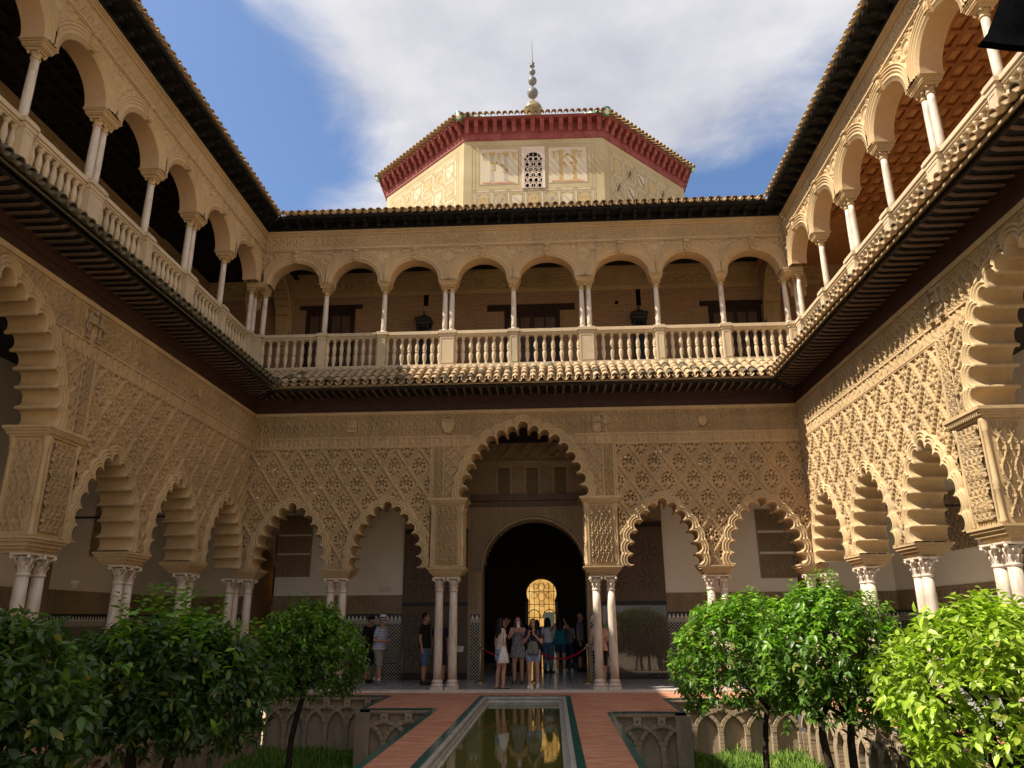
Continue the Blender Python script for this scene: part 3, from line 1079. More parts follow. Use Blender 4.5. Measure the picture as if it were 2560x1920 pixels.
def lower_arcade(root, smalls, bigs, u_lo, u_hi, mids, corner_us, res, lit):
    """root-local frame: u along the wall, v into the gallery, z up"""
    arches = [small_arch(u) for u in smalls]
    bigsA = [big_arch(u) for u in bigs]

    def mask_all(U, Z, ds=0.13, db=0.15):
        m = np.zeros(U.shape, bool)
        for a in arches:
            m |= a.inside(U, Z, ds)
        for b in bigsA:
            m |= b.inside(U, Z, db)
        return m

    # solid core behind the carved faces (closes the wall and its back)
    core = MB()
    n = int((u_hi - u_lo) / 0.06)
    us = np.linspace(u_lo, u_hi, n + 1)
    zz = np.linspace(2.93, 6.95, 300)
    for i in range(n):
        um = (us[i] + us[i + 1]) / 2
        if any(abs(um - b) < 2.38 for b in bigs) and any(abs(um - b) > 1.56 for b in bigs):
            pass
        m = mask_all(np.full(zz.shape, um), zz, 0.10, 0.10)
        zt = 2.93 if not m.any() else zz[m].max() + 0.02
        if any(abs(um - b) <= 2.40 for b in bigs):
            zt = max(zt, 4.66)
        core.add([(us[i], TH, zt), (us[i + 1], TH, zt), (us[i + 1], TH, 7.03), (us[i], TH, 7.03)], [(0, 1, 2, 3)])
    core.box(u_lo, u_hi, 0.06, TH - 0.01, 6.97, 7.03)
    core.build("wall", "stucco_plain", root)
    # carved bands
    hf, sp = frieze_h(0.76, 6.30, 6.93, 0.11)
    relief("frieze_block", "stucco_fine", root, u_lo, u_hi, 6.295, 6.935, res, hf, lambda U, Z: mask_all(U, Z), 0.0, sp)
    mb = MB()
    mb.box(u_lo, u_hi, -0.045, 0.1, 6.936, 7.03)
    mb.build("cornice", "stucco_plain", root)
    segs = []
    lo = u_lo
    for b in sorted(bigs):
        segs.append((lo, b - 1.36))
        lo = b + 1.36
    segs.append((lo, u_hi))
    mb = MB()
    for a, b in segs:
        mb.box(a, b, -0.03, 0.05, 6.295, 6.334)
        mb.box(a, b, -0.02, 0.05, 6.055, 6.085)
    mb.build("moulding", "stucco_plain", root)
    hl = letters_h()
    relief("inscription_band", "stucco", root, u_lo, u_hi, 6.085, 6.295, res, hl, lambda U, Z: mask_all(U, Z), 0.004)
    # lozenge panels between corner and pier
    zones = []
    lo = u_lo
    for b in sorted(bigs):
        zones.append((lo, b - 2.42))
        lo = b + 2.42
    zones.append((lo, u_hi))
    for a, b in zones:
        if b - a < 0.5:
            continue
        # an inner moulded edge all round, then the sunk net of lozenges
        ref = a if a > u_lo + 0.1 else b
        hs, ss = sebka(ref + (0.33 if ref == a else -0.33), 6.02)
        relief("lozenge", "stucco", root, a, b, 2.95, 6.03, res, hs, lambda U, Z: mask_all(U, Z), 0.035, ss)
        mb = MB()
        mb.box(a, b, -0.01, 0.06, 6.028, 6.054)
        for e in (a, b):
            if u_lo + 0.1 < e < u_hi - 0.1:
                mb.box(e - 0.02, e + 0.02, -0.015, 0.06, 4.67, 6.03)
        mb.build("panel_edge", "stucco_plain", root)
    for b, A in zip(bigs, bigsA):
        def m2(U, Z, A=A):
            return A.inside(U, Z, 0.15)
        relief("spandrel", "stucco_fine", root, b - 2.05, b + 2.05, 4.67, 6.087, res, strapwork(0.42), m2, 0.0)
        for s in (-1, 1):
            e0, e1 = sorted((b + s * 2.05, b + s * 2.40))
            mb = MB()
            relief("inscription_strip", "stucco_fine", root, e0 + 0.05, e1 - 0.05, 4.67, 6.055, 0.0125, vine(25.0, 21.0, 0.040), None, 0.0)
            mb.box(e0 + 0.01, e0 + 0.05, -0.02, 0.05, 4.67, 6.055)
            mb.box(e1 - 0.05, e1 - 0.01, -0.02, 0.05, 4.67, 6.055)
            mb.build("strip_edge", "stucco_plain", root)
        # pier between big arch and the small ones
        for s in (-1, 1):
            pc = b + s * 1.97
            p = empty("pier", (pc, 0, 0), 0, parent=root)
            hw = 0.43
            mb = MB()
            mb.box(-hw + 0.02, hw - 0.02, 0.02, TH - 0.02, 2.93, 4.50)
            mb.build("core", "stucco_plain", p)
            relief("carved_panel", "stucco_fine", p, -0.26, 0.26, 3.02, 4.44, 0.0115, vine(24.2, 13.0, 0.055), None, 0.0)
            for sd in (-1, 1):
                # carved cheek and corner colonnettes
                fr = (lambda U, H, Z, sd=sd: np.stack([sd * (hw - 0.03 + H), U, Z], -1))
                o = relief("carved_cheek", "stucco_fine", p, 0.12, TH - 0.12, 3.02, 4.44, 0.0125, vine(16.5, 8.9, 0.055), None, 0.0, None, False, fr)
                for vv in (0.035, TH - 0.035):
                    mb = MB()
                    mb.lathe([(0.055, 2.93), (0.06, 2.99), (0.042, 3.02), (0.042, 3.42), (0.058, 3.45), (0.042, 3.49), (0.060, 3.53), (0.042, 3.57), (0.042, 4.30), (0.058, 4.33), (0.046, 4.36), (0.07, 4.46), (0.07, 4.50)], 10, (sd * (hw - 0.045), vv, 0))
                    mb.build("colonnette", "stucco_plain", p)
                mb = MB()
                mb.box(sd * 0.33 - 0.02, sd * 0.33 + 0.02, -0.015, 0.03, 2.95, 4.49)
                mb.build("edge_roll", "stucco_plain", p)
            mb = MB()
            slab_profile(mb, -hw, hw, 0, TH, ((4.50, 4.54, 0.02), (4.54, 4.585, 0.05), (4.585, 4.62, 0.075), (4.62, 4.67, 0.10)))
            for k in range(17):
                mb.box(-hw - 0.03 + k * 0.054, -hw - 0.005 + k * 0.054, -0.07, -0.04, 4.55, 4.582)
            mb.build("abacus", "stucco_plain", p)
            mb = MB()
            slab_profile(mb, -hw, hw, 0, TH, ((2.69, 2.74, -0.11), (2.74, 2.79, -0.06), (2.79, 2.85, -0.01), (2.85, 2.895, 0.03), (2.895, 2.93, 0.06)))
            mb.build("impost", "stucco_plain", p)
            for du in (-0.18, 0.18):
                column(root, pc + du, 0.17, 0.0)
            mb = MB()
            mb.box(pc - 0.36, pc + 0.36, -0.02, 0.36, 0.0, 0.05)
            mb.build("plinth", "step_marble", root)
    for a in arches:
        V, F = a.loft(SM_PROF)
        o = link("arch_moulding", mesh_np("arch_moulding", V, F, M["stucco_plain"]), root)
    for a in bigsA:
        V, F = a.loft(BG_PROF)
        o = link("arch_moulding", mesh_np("arch_moulding", V, F, M["stucco_plain"]), root)
    # imposts and column pairs under the small arches
    for mu in mids:
        mb = MB()
        slab_profile(mb, mu - 0.38, mu + 0.38, 0.0, TH, ((2.69, 2.735, -0.10), (2.735, 2.785, -0.06), (2.785, 2.84, -0.02), (2.84, 2.89, 0.02), (2.89, 2.93, 0.045)))
        mb.build("impost", "stucco_plain", root)
        for du in (-0.16, 0.16):
            column(root, mu + du, 0.22, 0.0)
        mb = MB()
        mb.box(mu - 0.34, mu + 0.34, 0.03, 0.41, 0.0, 0.05)
        mb.build("plinth", "step_marble", root)
    for cu in corner_us:
        sg = 1 if cu > 0 else -1
        mb = MB()
        a, b = sorted((cu - sg * 0.30, cu + sg * 0.30))
        slab_profile(mb, a, b, 0.0, TH, ((2.69, 2.735, -0.10), (2.735, 2.785, -0.06), (2.785, 2.84, -0.02), (2.84, 2.89, 0.02), (2.89, 2.93, 0.045)))
        mb.build("corner_impost", "stucco_plain", root)
    return arches, bigsA


HX = 7.24
far_low = empty("arcade_wall", (FAR_C, 0, 0), 0, "carved stucco arcade wall across the pool's far end, five scalloped arches with the tall one in the middle", "arcade")
lower_arcade(far_low, [-6.04, -3.53, 3.53, 6.04], [0.0], -7.36, 7.36, [-4.79, 4.79], [-7.14, 7.14], 0.0145, True)
for sg in (-1, 1):
    for du, dv in ((0.0, 0.20), (sg * 0.34, 0.20), (sg * 0.34, -0.16)):
        column(far_low, sg * 7.08 + du, dv, 0.0)
left_low = empty("arcade_wall", (-HX, 0, 0), PI / 2, "shaded carved stucco arcade wall running along the left side behind the dark green trees", "arcade")
lower_arcade(left_low, [-1.12, -3.62, -6.12], [-9.55], -12.0, 0.0, [-2.37, -4.87], [], 0.0155, False)
right_low = empty("arcade_wall", (HX, 0, 0), -PI / 2, "sunlit carved stucco arcade wall running along the right side behind the bright green trees", "arcade")
lower_arcade(right_low, [1.12, 3.62, 6.12], [9.55], 0.0, 12.0, [2.37, 4.87], [], 0.0155, True)


# emblem plaques on the friezes
def castle(mb, x, z, s, v=-0.05):
    mb.prism([(x - s * .5, z - s * .5), (x + s * .5, z - s * .5), (x + s * .5, z + s * .1), (x - s * .5, z + s * .1)], v, 0.02)
    for k in (-0.36, 0, 0.36):
        mb.box(x + (k - .11) * s, x + (k + .11) * s, v - 0.015, 0.02, z - s * 0.1, z + s * (0.5 if k == 0 else 0.36))
        for q in (-0.08, 0.08):
            mb.box(x + (k + q - .04) * s, x + (k + q + .04) * s, v - 0.015, 0.02, z + s * (0.5 if k == 0 else 0.36), z + s * (0.58 if k == 0 else 0.44))


pl = empty("castle_plaque", (-4.58, 0, 6.62), 0, parent=far_low)
mb = MB()
mb.box(-0.13, 0.13, -0.06, 0.0, -0.15, 0.15)
mb.build("block", "stucco_plain", pl)
mb = MB()
for i in range(3):
    mb.box(-0.10 + i * 0.075, -0.055 + i * 0.075, -0.064, -0.055, -0.10, 0.0)
    mb.box(-0.10 + i * 0.075, -0.055 + i * 0.075, -0.064, -0.055, 0.05, 0.12)
mb.build("openings", "dim_stucco", pl)


def shield(parent, u, z, s):
    e = empty("crowned_shield", (u, 0, z), 0, parent=parent)
    mb = MB()
    poly = [(-.42 * s, .35 * s), (.42 * s, .35 * s), (.42 * s, -.1 * s), (.25 * s, -.42 * s), (0, -.55 * s), (-.25 * s, -.42 * s), (-.42 * s, -.1 * s)]
    mb.prism(poly, -0.07, 0.0)
    mb.build("shield", "stucco_plain", e)
    mb = MB()
    for i in range(len(poly)):
        p, q = poly[i], poly[(i + 1) % len(poly)]
        mb.bar((p[0], -0.075, p[1]), (q[0], -0.075, q[1]), 0.03 * s / 0.3, 0.03)
    mb.build("rim", "stucco_plain", e)
    mb = MB()
    for k in range(5):
        mb.ball(((k - 2) * .19 * s, -0.045, (.62 + .07 * (2 - abs(k - 2))) * s), 0.10 * s, n=8, m=5)
    mb.box(-.42 * s, .42 * s, -0.07, 0.0, .42 * s, .54 * s)
    mb.build("crown", "stucco_plain", e)
    mb = MB()
    for sg in (-1, 1):
        mb.tube([(sg * .45 * s, -0.03, -.35 * s), (sg * .75 * s, -0.04, -.5 * s), (sg * .85 * s, -0.04, -.3 * s), (sg * .7 * s, -0.04, -.25 * s)], 0.02, 6)
    mb.build("ribbon", "stucco_plain", e)


shield(far_low, -1.98, 6.60, 0.36)


def twin_pillar_plaque(parent, u, z, s):
    e = empty("pillar_plaque", (u, 0, z), 0, parent=parent)
    mb = MB()
    mb.box(-.62 * s, .62 * s, -0.035, 0.0, -.62 * s, .62 * s)
    mb.build("slab", "stucco_plain", e)
    for sg in (-1, 1):
        mb = MB()
        mb.tube([(sg * .34 * s, -0.06, -.55 * s), (sg * .34 * s, -0.06, .50 * s)], 0.085 * s, 8)
        mb.box(sg * .34 * s - .15 * s, sg * .34 * s + .15 * s, -0.09, 0.0, -.60 * s, -.50 * s)
        mb.box(sg * .34 * s - .15 * s, sg * .34 * s + .15 * s, -0.09, 0.0, .44 * s, .56 * s)
        mb.build("pillar", "dim_plain", e)
    mb = MB()
    mb.tube([(-.55 * s, -0.08, .05 * s), (-.3 * s, -0.12, -.02 * s), (0, -0.07, .08 * s), (.3 * s, -0.12, .0), (.55 * s, -0.08, -.12 * s)], .055 * s, 6)
    mb.tube([(-.5 * s, -0.08, .05 * s), (-.58 * s, -0.08, -.2 * s), (-.3 * s, -0.1, -.42 * s)], .045 * s, 6)
    mb.tube([(.5 * s, -0.08, -.1 * s), (.58 * s, -0.08, -.3 * s), (.3 * s, -0.1, -.46 * s)], .045 * s, 6)
    mb.build("ribbon", "dim_plain", e)
    mb = MB()
    mb.ball((0, -0.05, .52 * s), .13 * s, n=8, m=6)
    mb.build("crown", "dim_plain", e)


twin_pillar_plaque(far_low, 1.98, 6.62, 0.40)
twin_pillar_plaque(left_low, -7.42, 6.62, 0.46)
twin_pillar_plaque(right_low, 7.40, 6.62, 0.46)
shield(right_low, 4.3, 6.60, 0.20)
shield(left_low, -3.4, 6.62, 0.17)
shield(far_low, 4.72, 6.60, 0.22)

for u, z in ((-5.30, 4.99), (-5.43, 4.86), (-6.55, 5.50), (-4.40, 5.47), (-7.0, 5.66), (-6.95, 4.75), (2.70, 5.68), (3.50, 5.80), (3.63, 5.81), (4.60, 5.47)):
    mb = MB()
    mb.ball((u - FAR_C, -0.02, z), 0.028, 0.02, 0.028, 10, 6)
    mb.build("white_disc", "white_paint", far_low)

# ------------------------------------------------------------------ upper arcade (plane 0.4 m behind the lower one)
UV = 0.40
UX = HX + UV
UTH = 0.40


class Round:
    """plain arch with a flattened half-ellipse soffit"""

    def __init__(s, uc, hw, zs, rise, lim_l, lim_r):
        s.uc, s.hw, s.zs, s.rise, s.ll, s.lr = uc, hw, zs, rise, lim_l, lim_r

    def pts(s, d, K=33):
        a = np.linspace(PI, 0, K)
        u = s.uc + (s.hw + d) * np.cos(a)
        z = s.zs + (s.rise + d) * np.sin(a)
        return np.stack([np.clip(u, s.uc - s.ll, s.uc + s.lr), z], 1)

    def inside(s, U, Z, d):
        q = ((U - s.uc) / (s.hw + d)) ** 2 + ((Z - s.zs) / (s.rise + d)) ** 2
        return (q < 1) & (Z > s.zs - 0.01)

    def loft(s, prof, K=33):
        rows = [s.pts(d, K) for d, v in prof]
        V = np.concatenate([np.stack([r[:, 0], np.full(K, v), r[:, 1]], 1) for r, (d, v) in zip(rows, prof)])
        F = [(i * K + k, i * K + k + 1, (i + 1) * K + k + 1, (i + 1) * K + k) for i in range(len(prof) - 1) for k in range(K - 1)]
        return V, np.array(F)


UP_SOF = [(0.0, UTH), (0.0, -0.012)]
UP_PROF = [(0.0, -0.012), (0.012, -0.03), (0.085, -0.034), (0.095, -0.052), (0.125, -0.056), (0.135, -0.04), (0.165, -0.044), (0.18, -0.066), (0.205, -0.07),
           (0.215, -0.05), (0.235, -0.054), (0.245, -0.078), (0.27, -0.08), (0.28, -0.06), (0.30, -0.066), (0.31, -0.088), (0.335, -0.084), (0.34, 0.03)]


def upper_arcade(root, posts, u_lo, u_hi, res):
    """posts: [(u, kind)] kind 1 single column, 2 pair, 0 corner; arches span between neighbours"""
    arches = []
    for (a, ka), (b, kb) in zip(posts[:-1], posts[1:]):
        ha = 0.19 if ka == 1 else (0.29 if ka == 2 else 0.19)
        hb = 0.19 if kb == 1 else (0.29 if kb == 2 else 0.19)
        l, r = a + ha, b - hb
        c, hw = (l + r) / 2, (r - l) / 2
        A = Round(c, hw, 11.10, 0.655, c - a, b - c)
        arches.append((A, ka, kb))

    def mask(U, Z, d=0.30):
        m = np.zeros(U.shape, bool)
        for A, *_ in arches:
            m |= A.inside(U, Z, d)
        return m

    # core
    core = MB()
    n = int((u_hi - u_lo) / 0.05)
    us = np.linspace(u_lo, u_hi, n + 1)
    for i in range(n):
        um = (us[i] + us[i + 1]) / 2
        zt = 11.10
        for A, *_ in arches:
            q = 1 - ((um - A.uc) / (A.hw + 0.1)) ** 2
            if q > 0:
                zt = max(zt, A.zs + (A.rise + 0.1) * math.sqrt(q))
        core.add([(us[i], UTH, zt), (us[i + 1], UTH, zt), (us[i + 1], UTH, 12.78), (us[i], UTH, 12.78)], [(0, 1, 2, 3)])
    core.box(u_lo, u_hi, 0.03, UTH - 0.01, 12.70, 12.77)
    core.build("wall", "upper_stone", root)
    # spandrels with round medallions
    med = [(p, 11.885) for p, k in posts if u_lo + 0.3 < p < u_hi - 0.3]
    ara = arabesque(22, 20, 0.048)

    def hf(U, Z):
        h = ara(U, Z)
        for (p, zc) in med:
            r = np.hypot(U - p, Z - zc)
            h = np.where(r < 0.21, 0.004, h)
            h = np.where((r > 0.165) & (r < 0.205), 0.035, h)
            h = np.where(r < 0.10, np.maximum(0.034 * np.sqrt(np.clip(1 - (r / 0.10) ** 2, 0, 1)), h), h)
            lo = (np.abs(U - p) < 0.05 + 0.03 * np.sin(Z * 42)) & (Z < zc - 0.22)
            h = np.where(lo, 0.030, h)
        return h
    relief("spandrel", "upper_stone", root, u_lo, u_hi, 11.10, 12.105, res, hf, mask, 0.0)
    mb = MB()
    slab_profile(mb, u_lo, u_hi, 0.0, 0.1, ())
    for z0, z1, o in ((12.105, 12.135, 0.02), (12.135, 12.165, 0.045), (12.165, 12.21, 0.065), (12.21, 12.235, 0.03)):
        mb.box(u_lo, u_hi, -o, 0.06, z0, z1)
    mb.build("moulding", "upper_stone", root)
    fh, fs = frieze_h(1.05, 12.235, 12.60, 0.37)
    relief("frieze_block", "upper_stone", root, u_lo, u_hi, 12.235, 12.605, res, fh, None, 0.0, fs)
    mb = MB()
    for z0, z1, o in ((12.605, 12.64, 0.03), (12.64, 12.70, 0.06), (12.70, 12.735, 0.085), (12.735, 12.78, 0.11)):
        mb.box(u_lo, u_hi, -o, 0.06, z0, z1)
    mb.build("cornice", "upper_stone", root)
    for A, ka, kb in arches:
        V, F = A.loft(UP_SOF)
        link("arch_soffit", mesh_np("arch_soffit", V, F, M["upper_soffit"]), root)
        V, F = A.loft(UP_PROF)
        link("arch_moulding", mesh_np("arch_moulding", V, F, M["upper_stone"]), root)
        zt = A.zs + A.rise
        mb = MB()
        mb.prism([(A.uc - 0.055, zt - 0.02), (A.uc + 0.055, zt - 0.02), (A.uc + 0.085, zt + 0.37), (A.uc - 0.085, zt + 0.37)], -0.12, 0.0)
        mb.tube([(A.uc - 0.085, -0.13, zt + 0.31), (A.uc + 0.085, -0.13, zt + 0.31)], 0.045, 8)
        mb.tube([(A.uc - 0.06, -0.12, zt + 0.04), (A.uc + 0.06, -0.12, zt + 0.04)], 0.035, 8)
        for q in (-0.03, 0.0, 0.03):
            mb.tube([(A.uc + q, -0.125, zt + 0.06), (A.uc + q, -0.13, zt + 0.28)], 0.012, 5)
        mb.build("keystone", "upper_stone", root)
    for p, k in posts:
        if k == 0:
            continue
        hw = 0.19 if k == 1 else 0.29
        mb = MB()
        slab_profile(mb, p - hw + 0.07, p + hw - 0.07, 0.05, UTH - 0.05, ((10.935, 10.96, -0.01), (10.96, 10.99, 0.02), (10.99, 11.04, 0.035), (11.04, 11.07, 0.055), (11.07, 11.10, 0.075)))
        mb.build("impost", "upper_stone", root)
        for du in ((0,) if k == 1 else (-0.10, 0.10)):
            column(root, p + du, 0.20, 9.54, False)


FAR_POSTS = [(-7.55, 0), (-5.70, 1), (-3.97, 1), (-2.09, 2), (-0.20, 1), (1.86, 2), (3.90, 1), (5.74, 1), (7.60, 0)]
LEFT_POSTS = [(-12.95, 1), (-11.1, 2), (-9.22, 1), (-7.32, 2), (-5.40, 1), (-3.50, 2), (-1.62, 1), (0.20, 0)]
far_up = empty("upper_arcade", (0, UV, 0), 0, "pale stone upper arcade of eight round arches across the far end", "arcade")
upper_arcade(far_up, FAR_POSTS, -UX, UX, 0.0185)
left_up = empty("upper_arcade", (-UX, 0, 0), PI / 2, "upper arcade of round arches on slim columns along the shaded left side", "arcade")
upper_arcade(left_up, LEFT_POSTS, -12.95, UV, 0.0185)
right_up = empty("upper_arcade", (UX, 0, 0), -PI / 2, "upper arcade of round arches on slim columns along the sunlit right side", "arcade")
upper_arcade(right_up, [(-u, k) for u, k in LEFT_POSTS[::-1]], -UV, 12.95, 0.0165)
# corner supports: two columns and a joint impost at each far corner
for sg in (-1, 1):
    for x, y in ((sg * (UX - 0.04) - sg * 0.06, UV + 0.22), (sg * (UX + 0.22), UV - 0.06), (sg * (UX + 0.22), UV + 0.22)):
        column(far_up, x, y - UV, 9.54, False)
    mb = MB()
    a, b = sorted((sg * (UX - 0.20), sg * (UX + 0.36)))
    slab_profile(mb, a + 0.05, b - 0.05, -0.14, 0.36, ((10.935, 10.96, -0.01), (10.96, 10.99, 0.02), (10.99, 11.04, 0.035), (11.04, 11.07, 0.045), (11.07, 11.10, 0.05)))
    mb.build("corner_impost", "upper_stone", far_up)
    mb = MB()
    a, b = sorted((sg * (UX - 0.02), sg * (UX + 0.34)))
    mb.box(a, b, -0.03, 0.36, 11.10, 12.77)
    mb.build("corner_pier", "upper_stone", far_up)

# ------------------------------------------------------------------ balustrades
mbx = MB()
BAL = [(0.062, 0.0), (0.062, 0.035), (0.036, 0.045), (0.034, 0.075), (0.040, 0.12), (0.056, 0.20), (0.064, 0.28), (0.060, 0.34), (0.040, 0.385), (0.036, 0.40), (0.054, 0.41), (0.056, 0.43), (0.040, 0.44),
       (0.054, 0.47), (0.062, 0.53), (0.058, 0.60), (0.044, 0.68), (0.033, 0.745), (0.034, 0.765), (0.050, 0.775), (0.054, 0.80), (0.064, 0.81), (0.064, 0.842)]
mbx.lathe(BAL, 12)
BAL_ME = mbx.mesh("baluster", "rail_stone")


def balustrade(root, posts, u_lo, u_hi, n_per=6):
    """root-local: u along, v = 0 upper wall plane"""
    v0, v1 = 0.03, 0.33
    mb = MB()
    mb.box(u_lo, u_hi, v0 - 0.02, v1, 8.36, 8.47)
    mb.box(u_lo, u_hi, v0, v1, 8.47, 8.518)
    mb.build("base_course", "rail_stone", root)
    for (a, ka), (b, kb) in zip(posts[:-1], posts[1:]):
        ha = 0.13 if ka == 1 else (0.22 if ka == 2 else 0.15)
        hb = 0.13 if kb == 1 else (0.22 if kb == 2 else 0.15)
        l, r = a + ha, b - hb
        mb = MB()
        mb.box(l, r, v0 + 0.085, v1 - 0.085, 9.36, 9.39)
        mb.box(l, r, v0 + 0.065, v1 - 0.065, 9.39, 9.44)
        mb.box(l, r, v0 + 0.035, v1 - 0.035, 9.44, 9.50)
        mb.box(l, r, v0 + 0.05, v1 - 0.05, 9.50, 9.54)
        mb.build("rail", "rail_stone", root)
        n = n_per
        st = (r - l) / n
        for i in range(n + 1):
            u = l + st * i
            if i == 0:
                u += 0.012
            if i == n:
                u -= 0.012
            link("baluster", BAL_ME, root, (u, (v0 + v1) / 2, 8.518), (0, 0, RNG.uniform(0, 3)))
    for p, k in posts:
        hw = 0.13 if k == 1 else (0.22 if k == 2 else 0.16)
        mb = MB()
        mb.box(p - hw, p + hw, v0 - 0.03, v1 + 0.03, 8.362, 8.50)
        mb.box(p - hw + 0.015, p + hw - 0.015, v0 - 0.012, v1 + 0.012, 8.50, 9.36)
        for q in (-1, 1):
            mb.box(p + q * (hw - 0.045) - 0.012, p + q * (hw - 0.045) + 0.012, v0 - 0.02, v0, 8.56, 9.30)
        mb.box(p - hw + 0.034, p + hw - 0.034, v0 - 0.021, v0, 8.545, 8.57)
        mb.box(p - hw + 0.034, p + hw - 0.034, v0 - 0.021, v0, 9.285, 9.31)
        mb.box(p - hw - 0.01, p + hw + 0.01, v0 - 0.025, v1 + 0.025, 9.36, 9.44)
        mb.box(p - hw - 0.045, p + hw + 0.045, v0 - 0.05, v1 + 0.05, 9.44, 9.505)
        mb.box(p - hw - 0.02, p + hw + 0.02, v0 - 0.03, v1 + 0.03, 9.505, 9.541)
        mb.build("pedestal", "rail_stone", root)


def jposts(ps, c0, c1):
    return [(c0 if i == 0 and k == 0 else (c1 if k == 0 else u), k) for i, (u, k) in enumerate(ps)]


far_bal = empty("balustrade", (0, UV, 0), 0, "pale stone balustrade across the far upper gallery, sunlit towards the right", "balustrade")
balustrade(far_bal, [(u if k else (math.copysign(7.62, u)), k) for u, k in FAR_POSTS], -UX, UX, 7)
left_bal = empty("balustrade", (-UX, 0, 0), PI / 2, "weathered stone balustrade of the shaded left upper gallery", "balustrade")
balustrade(left_bal, [(u if k else 0.42, k) for u, k in LEFT_POSTS][:-1] + [(0.23, 0)], -12.95, 0.05, 8)
right_bal = empty("balustrade", (UX, 0, 0), -PI / 2, "sunlit stone balustrade of the right upper gallery seen steeply from below", "balustrade")
balustrade(right_bal, [(-0.23, 0)] + [(-u, k) for u, k in LEFT_POSTS[::-1]][1:], -0.05, 12.95, 8)

# ------------------------------------------------------------------ roof tiles
def barrel(name, L, r0, r1, th, mat, up=True, n=7):
    """half-round clay tile along -y from y=0 (top, r0) to y=-L (nose, r1)"""
    vs, fs = [], []
    for y, r in ((0, r0), (-L, r1)):
        for k in range(n + 1):
            t = PI * k / n
            for q in (r, r - th):
                c = math.cos(t) * q
                z = math.sin(t) * q * (1 if up else -1)
                vs.append((c, y, z))
    w = 2 * (n + 1)
    for k in range(n):
        a = 2 * k
        fs += [(a, a + 2, w + a + 2, w + a), (a + 1, w + a + 1, w + a + 3, a + 3)]
        fs += [(a, a + 1, a + 3, a + 2), (w + a, w + a + 2, w + a + 3, w + a + 1)]
    fs += [(0, w, w + 1, 1), (w - 2, w - 1, 2 * w - 1, 2 * w - 2)]
    mb = MB()
    mb.add(vs, fs)
    me = mb.mesh(name, mat)
    return me


COV = barrel("roof_tile", 0.46, 0.078, 0.094, 0.016, "roof_tile")
PAN = barrel("pan_tile", 0.50, 0.092, 0.080, 0.016, "roof_tile", up=False)
COV_OLD = barrel("roof_tile", 0.46, 0.078, 0.094, 0.016, "roof_tile_old")
PAN_OLD = barrel("pan_tile", 0.50, 0.092, 0.080, 0.016, "roof_tile_old", up=False)


def tiles(root, us, nose_v, nose_z, slope, rows, cov=COV, pan=PAN, old_first=False, pan_parts=1, span=None, nose_ball=False):
    """rows of barrel tiles climbing inwards from the nose line (v=nose_v, z=nose_z)"""
    rot = (slope, 0, 0)
    ca, sa = math.cos(slope), math.sin(slope)
    st = 0.36
    stuff = MB()
    for r in range(rows):
        s = 0.46 + r * st
        for i, u in enumerate(us):
            lo, hi = span(r) if span else (-99, 99)
            if not (lo <= u <= hi):
                continue
            y, z = nose_v + s * ca, nose_z + s * sa + 0.02 * (r > 0)
            jx, jz = RNG.uniform(-0.009, 0.009), RNG.uniform(-0.006, 0.006)
            c = cov
            if old_first and RNG.random() < (0.28 if r == 0 else 0.07):
                c = COV_OLD
            link("roof_tile", c, root, (u + jx, y, z + 0.055 + jz), (slope - 0.03, RNG.uniform(-0.05, 0.05), RNG.uniform(-0.03, 0.03)))
            if r < pan_parts:
                link("pan_tile", pan, root, (u + 0.1175 + jx * 0.5, y - 0.055, z + 0.045), (slope - 0.02, 0, RNG.uniform(-0.02, 0.02)))
    # the bed under the tiles
    L = 0.3 + rows * st
    return L


TS = 0.235
EAVE_V, EAVE_Z = -0.86, 7.555
SL = math.radians(31)
EAVE_ROWS = 4


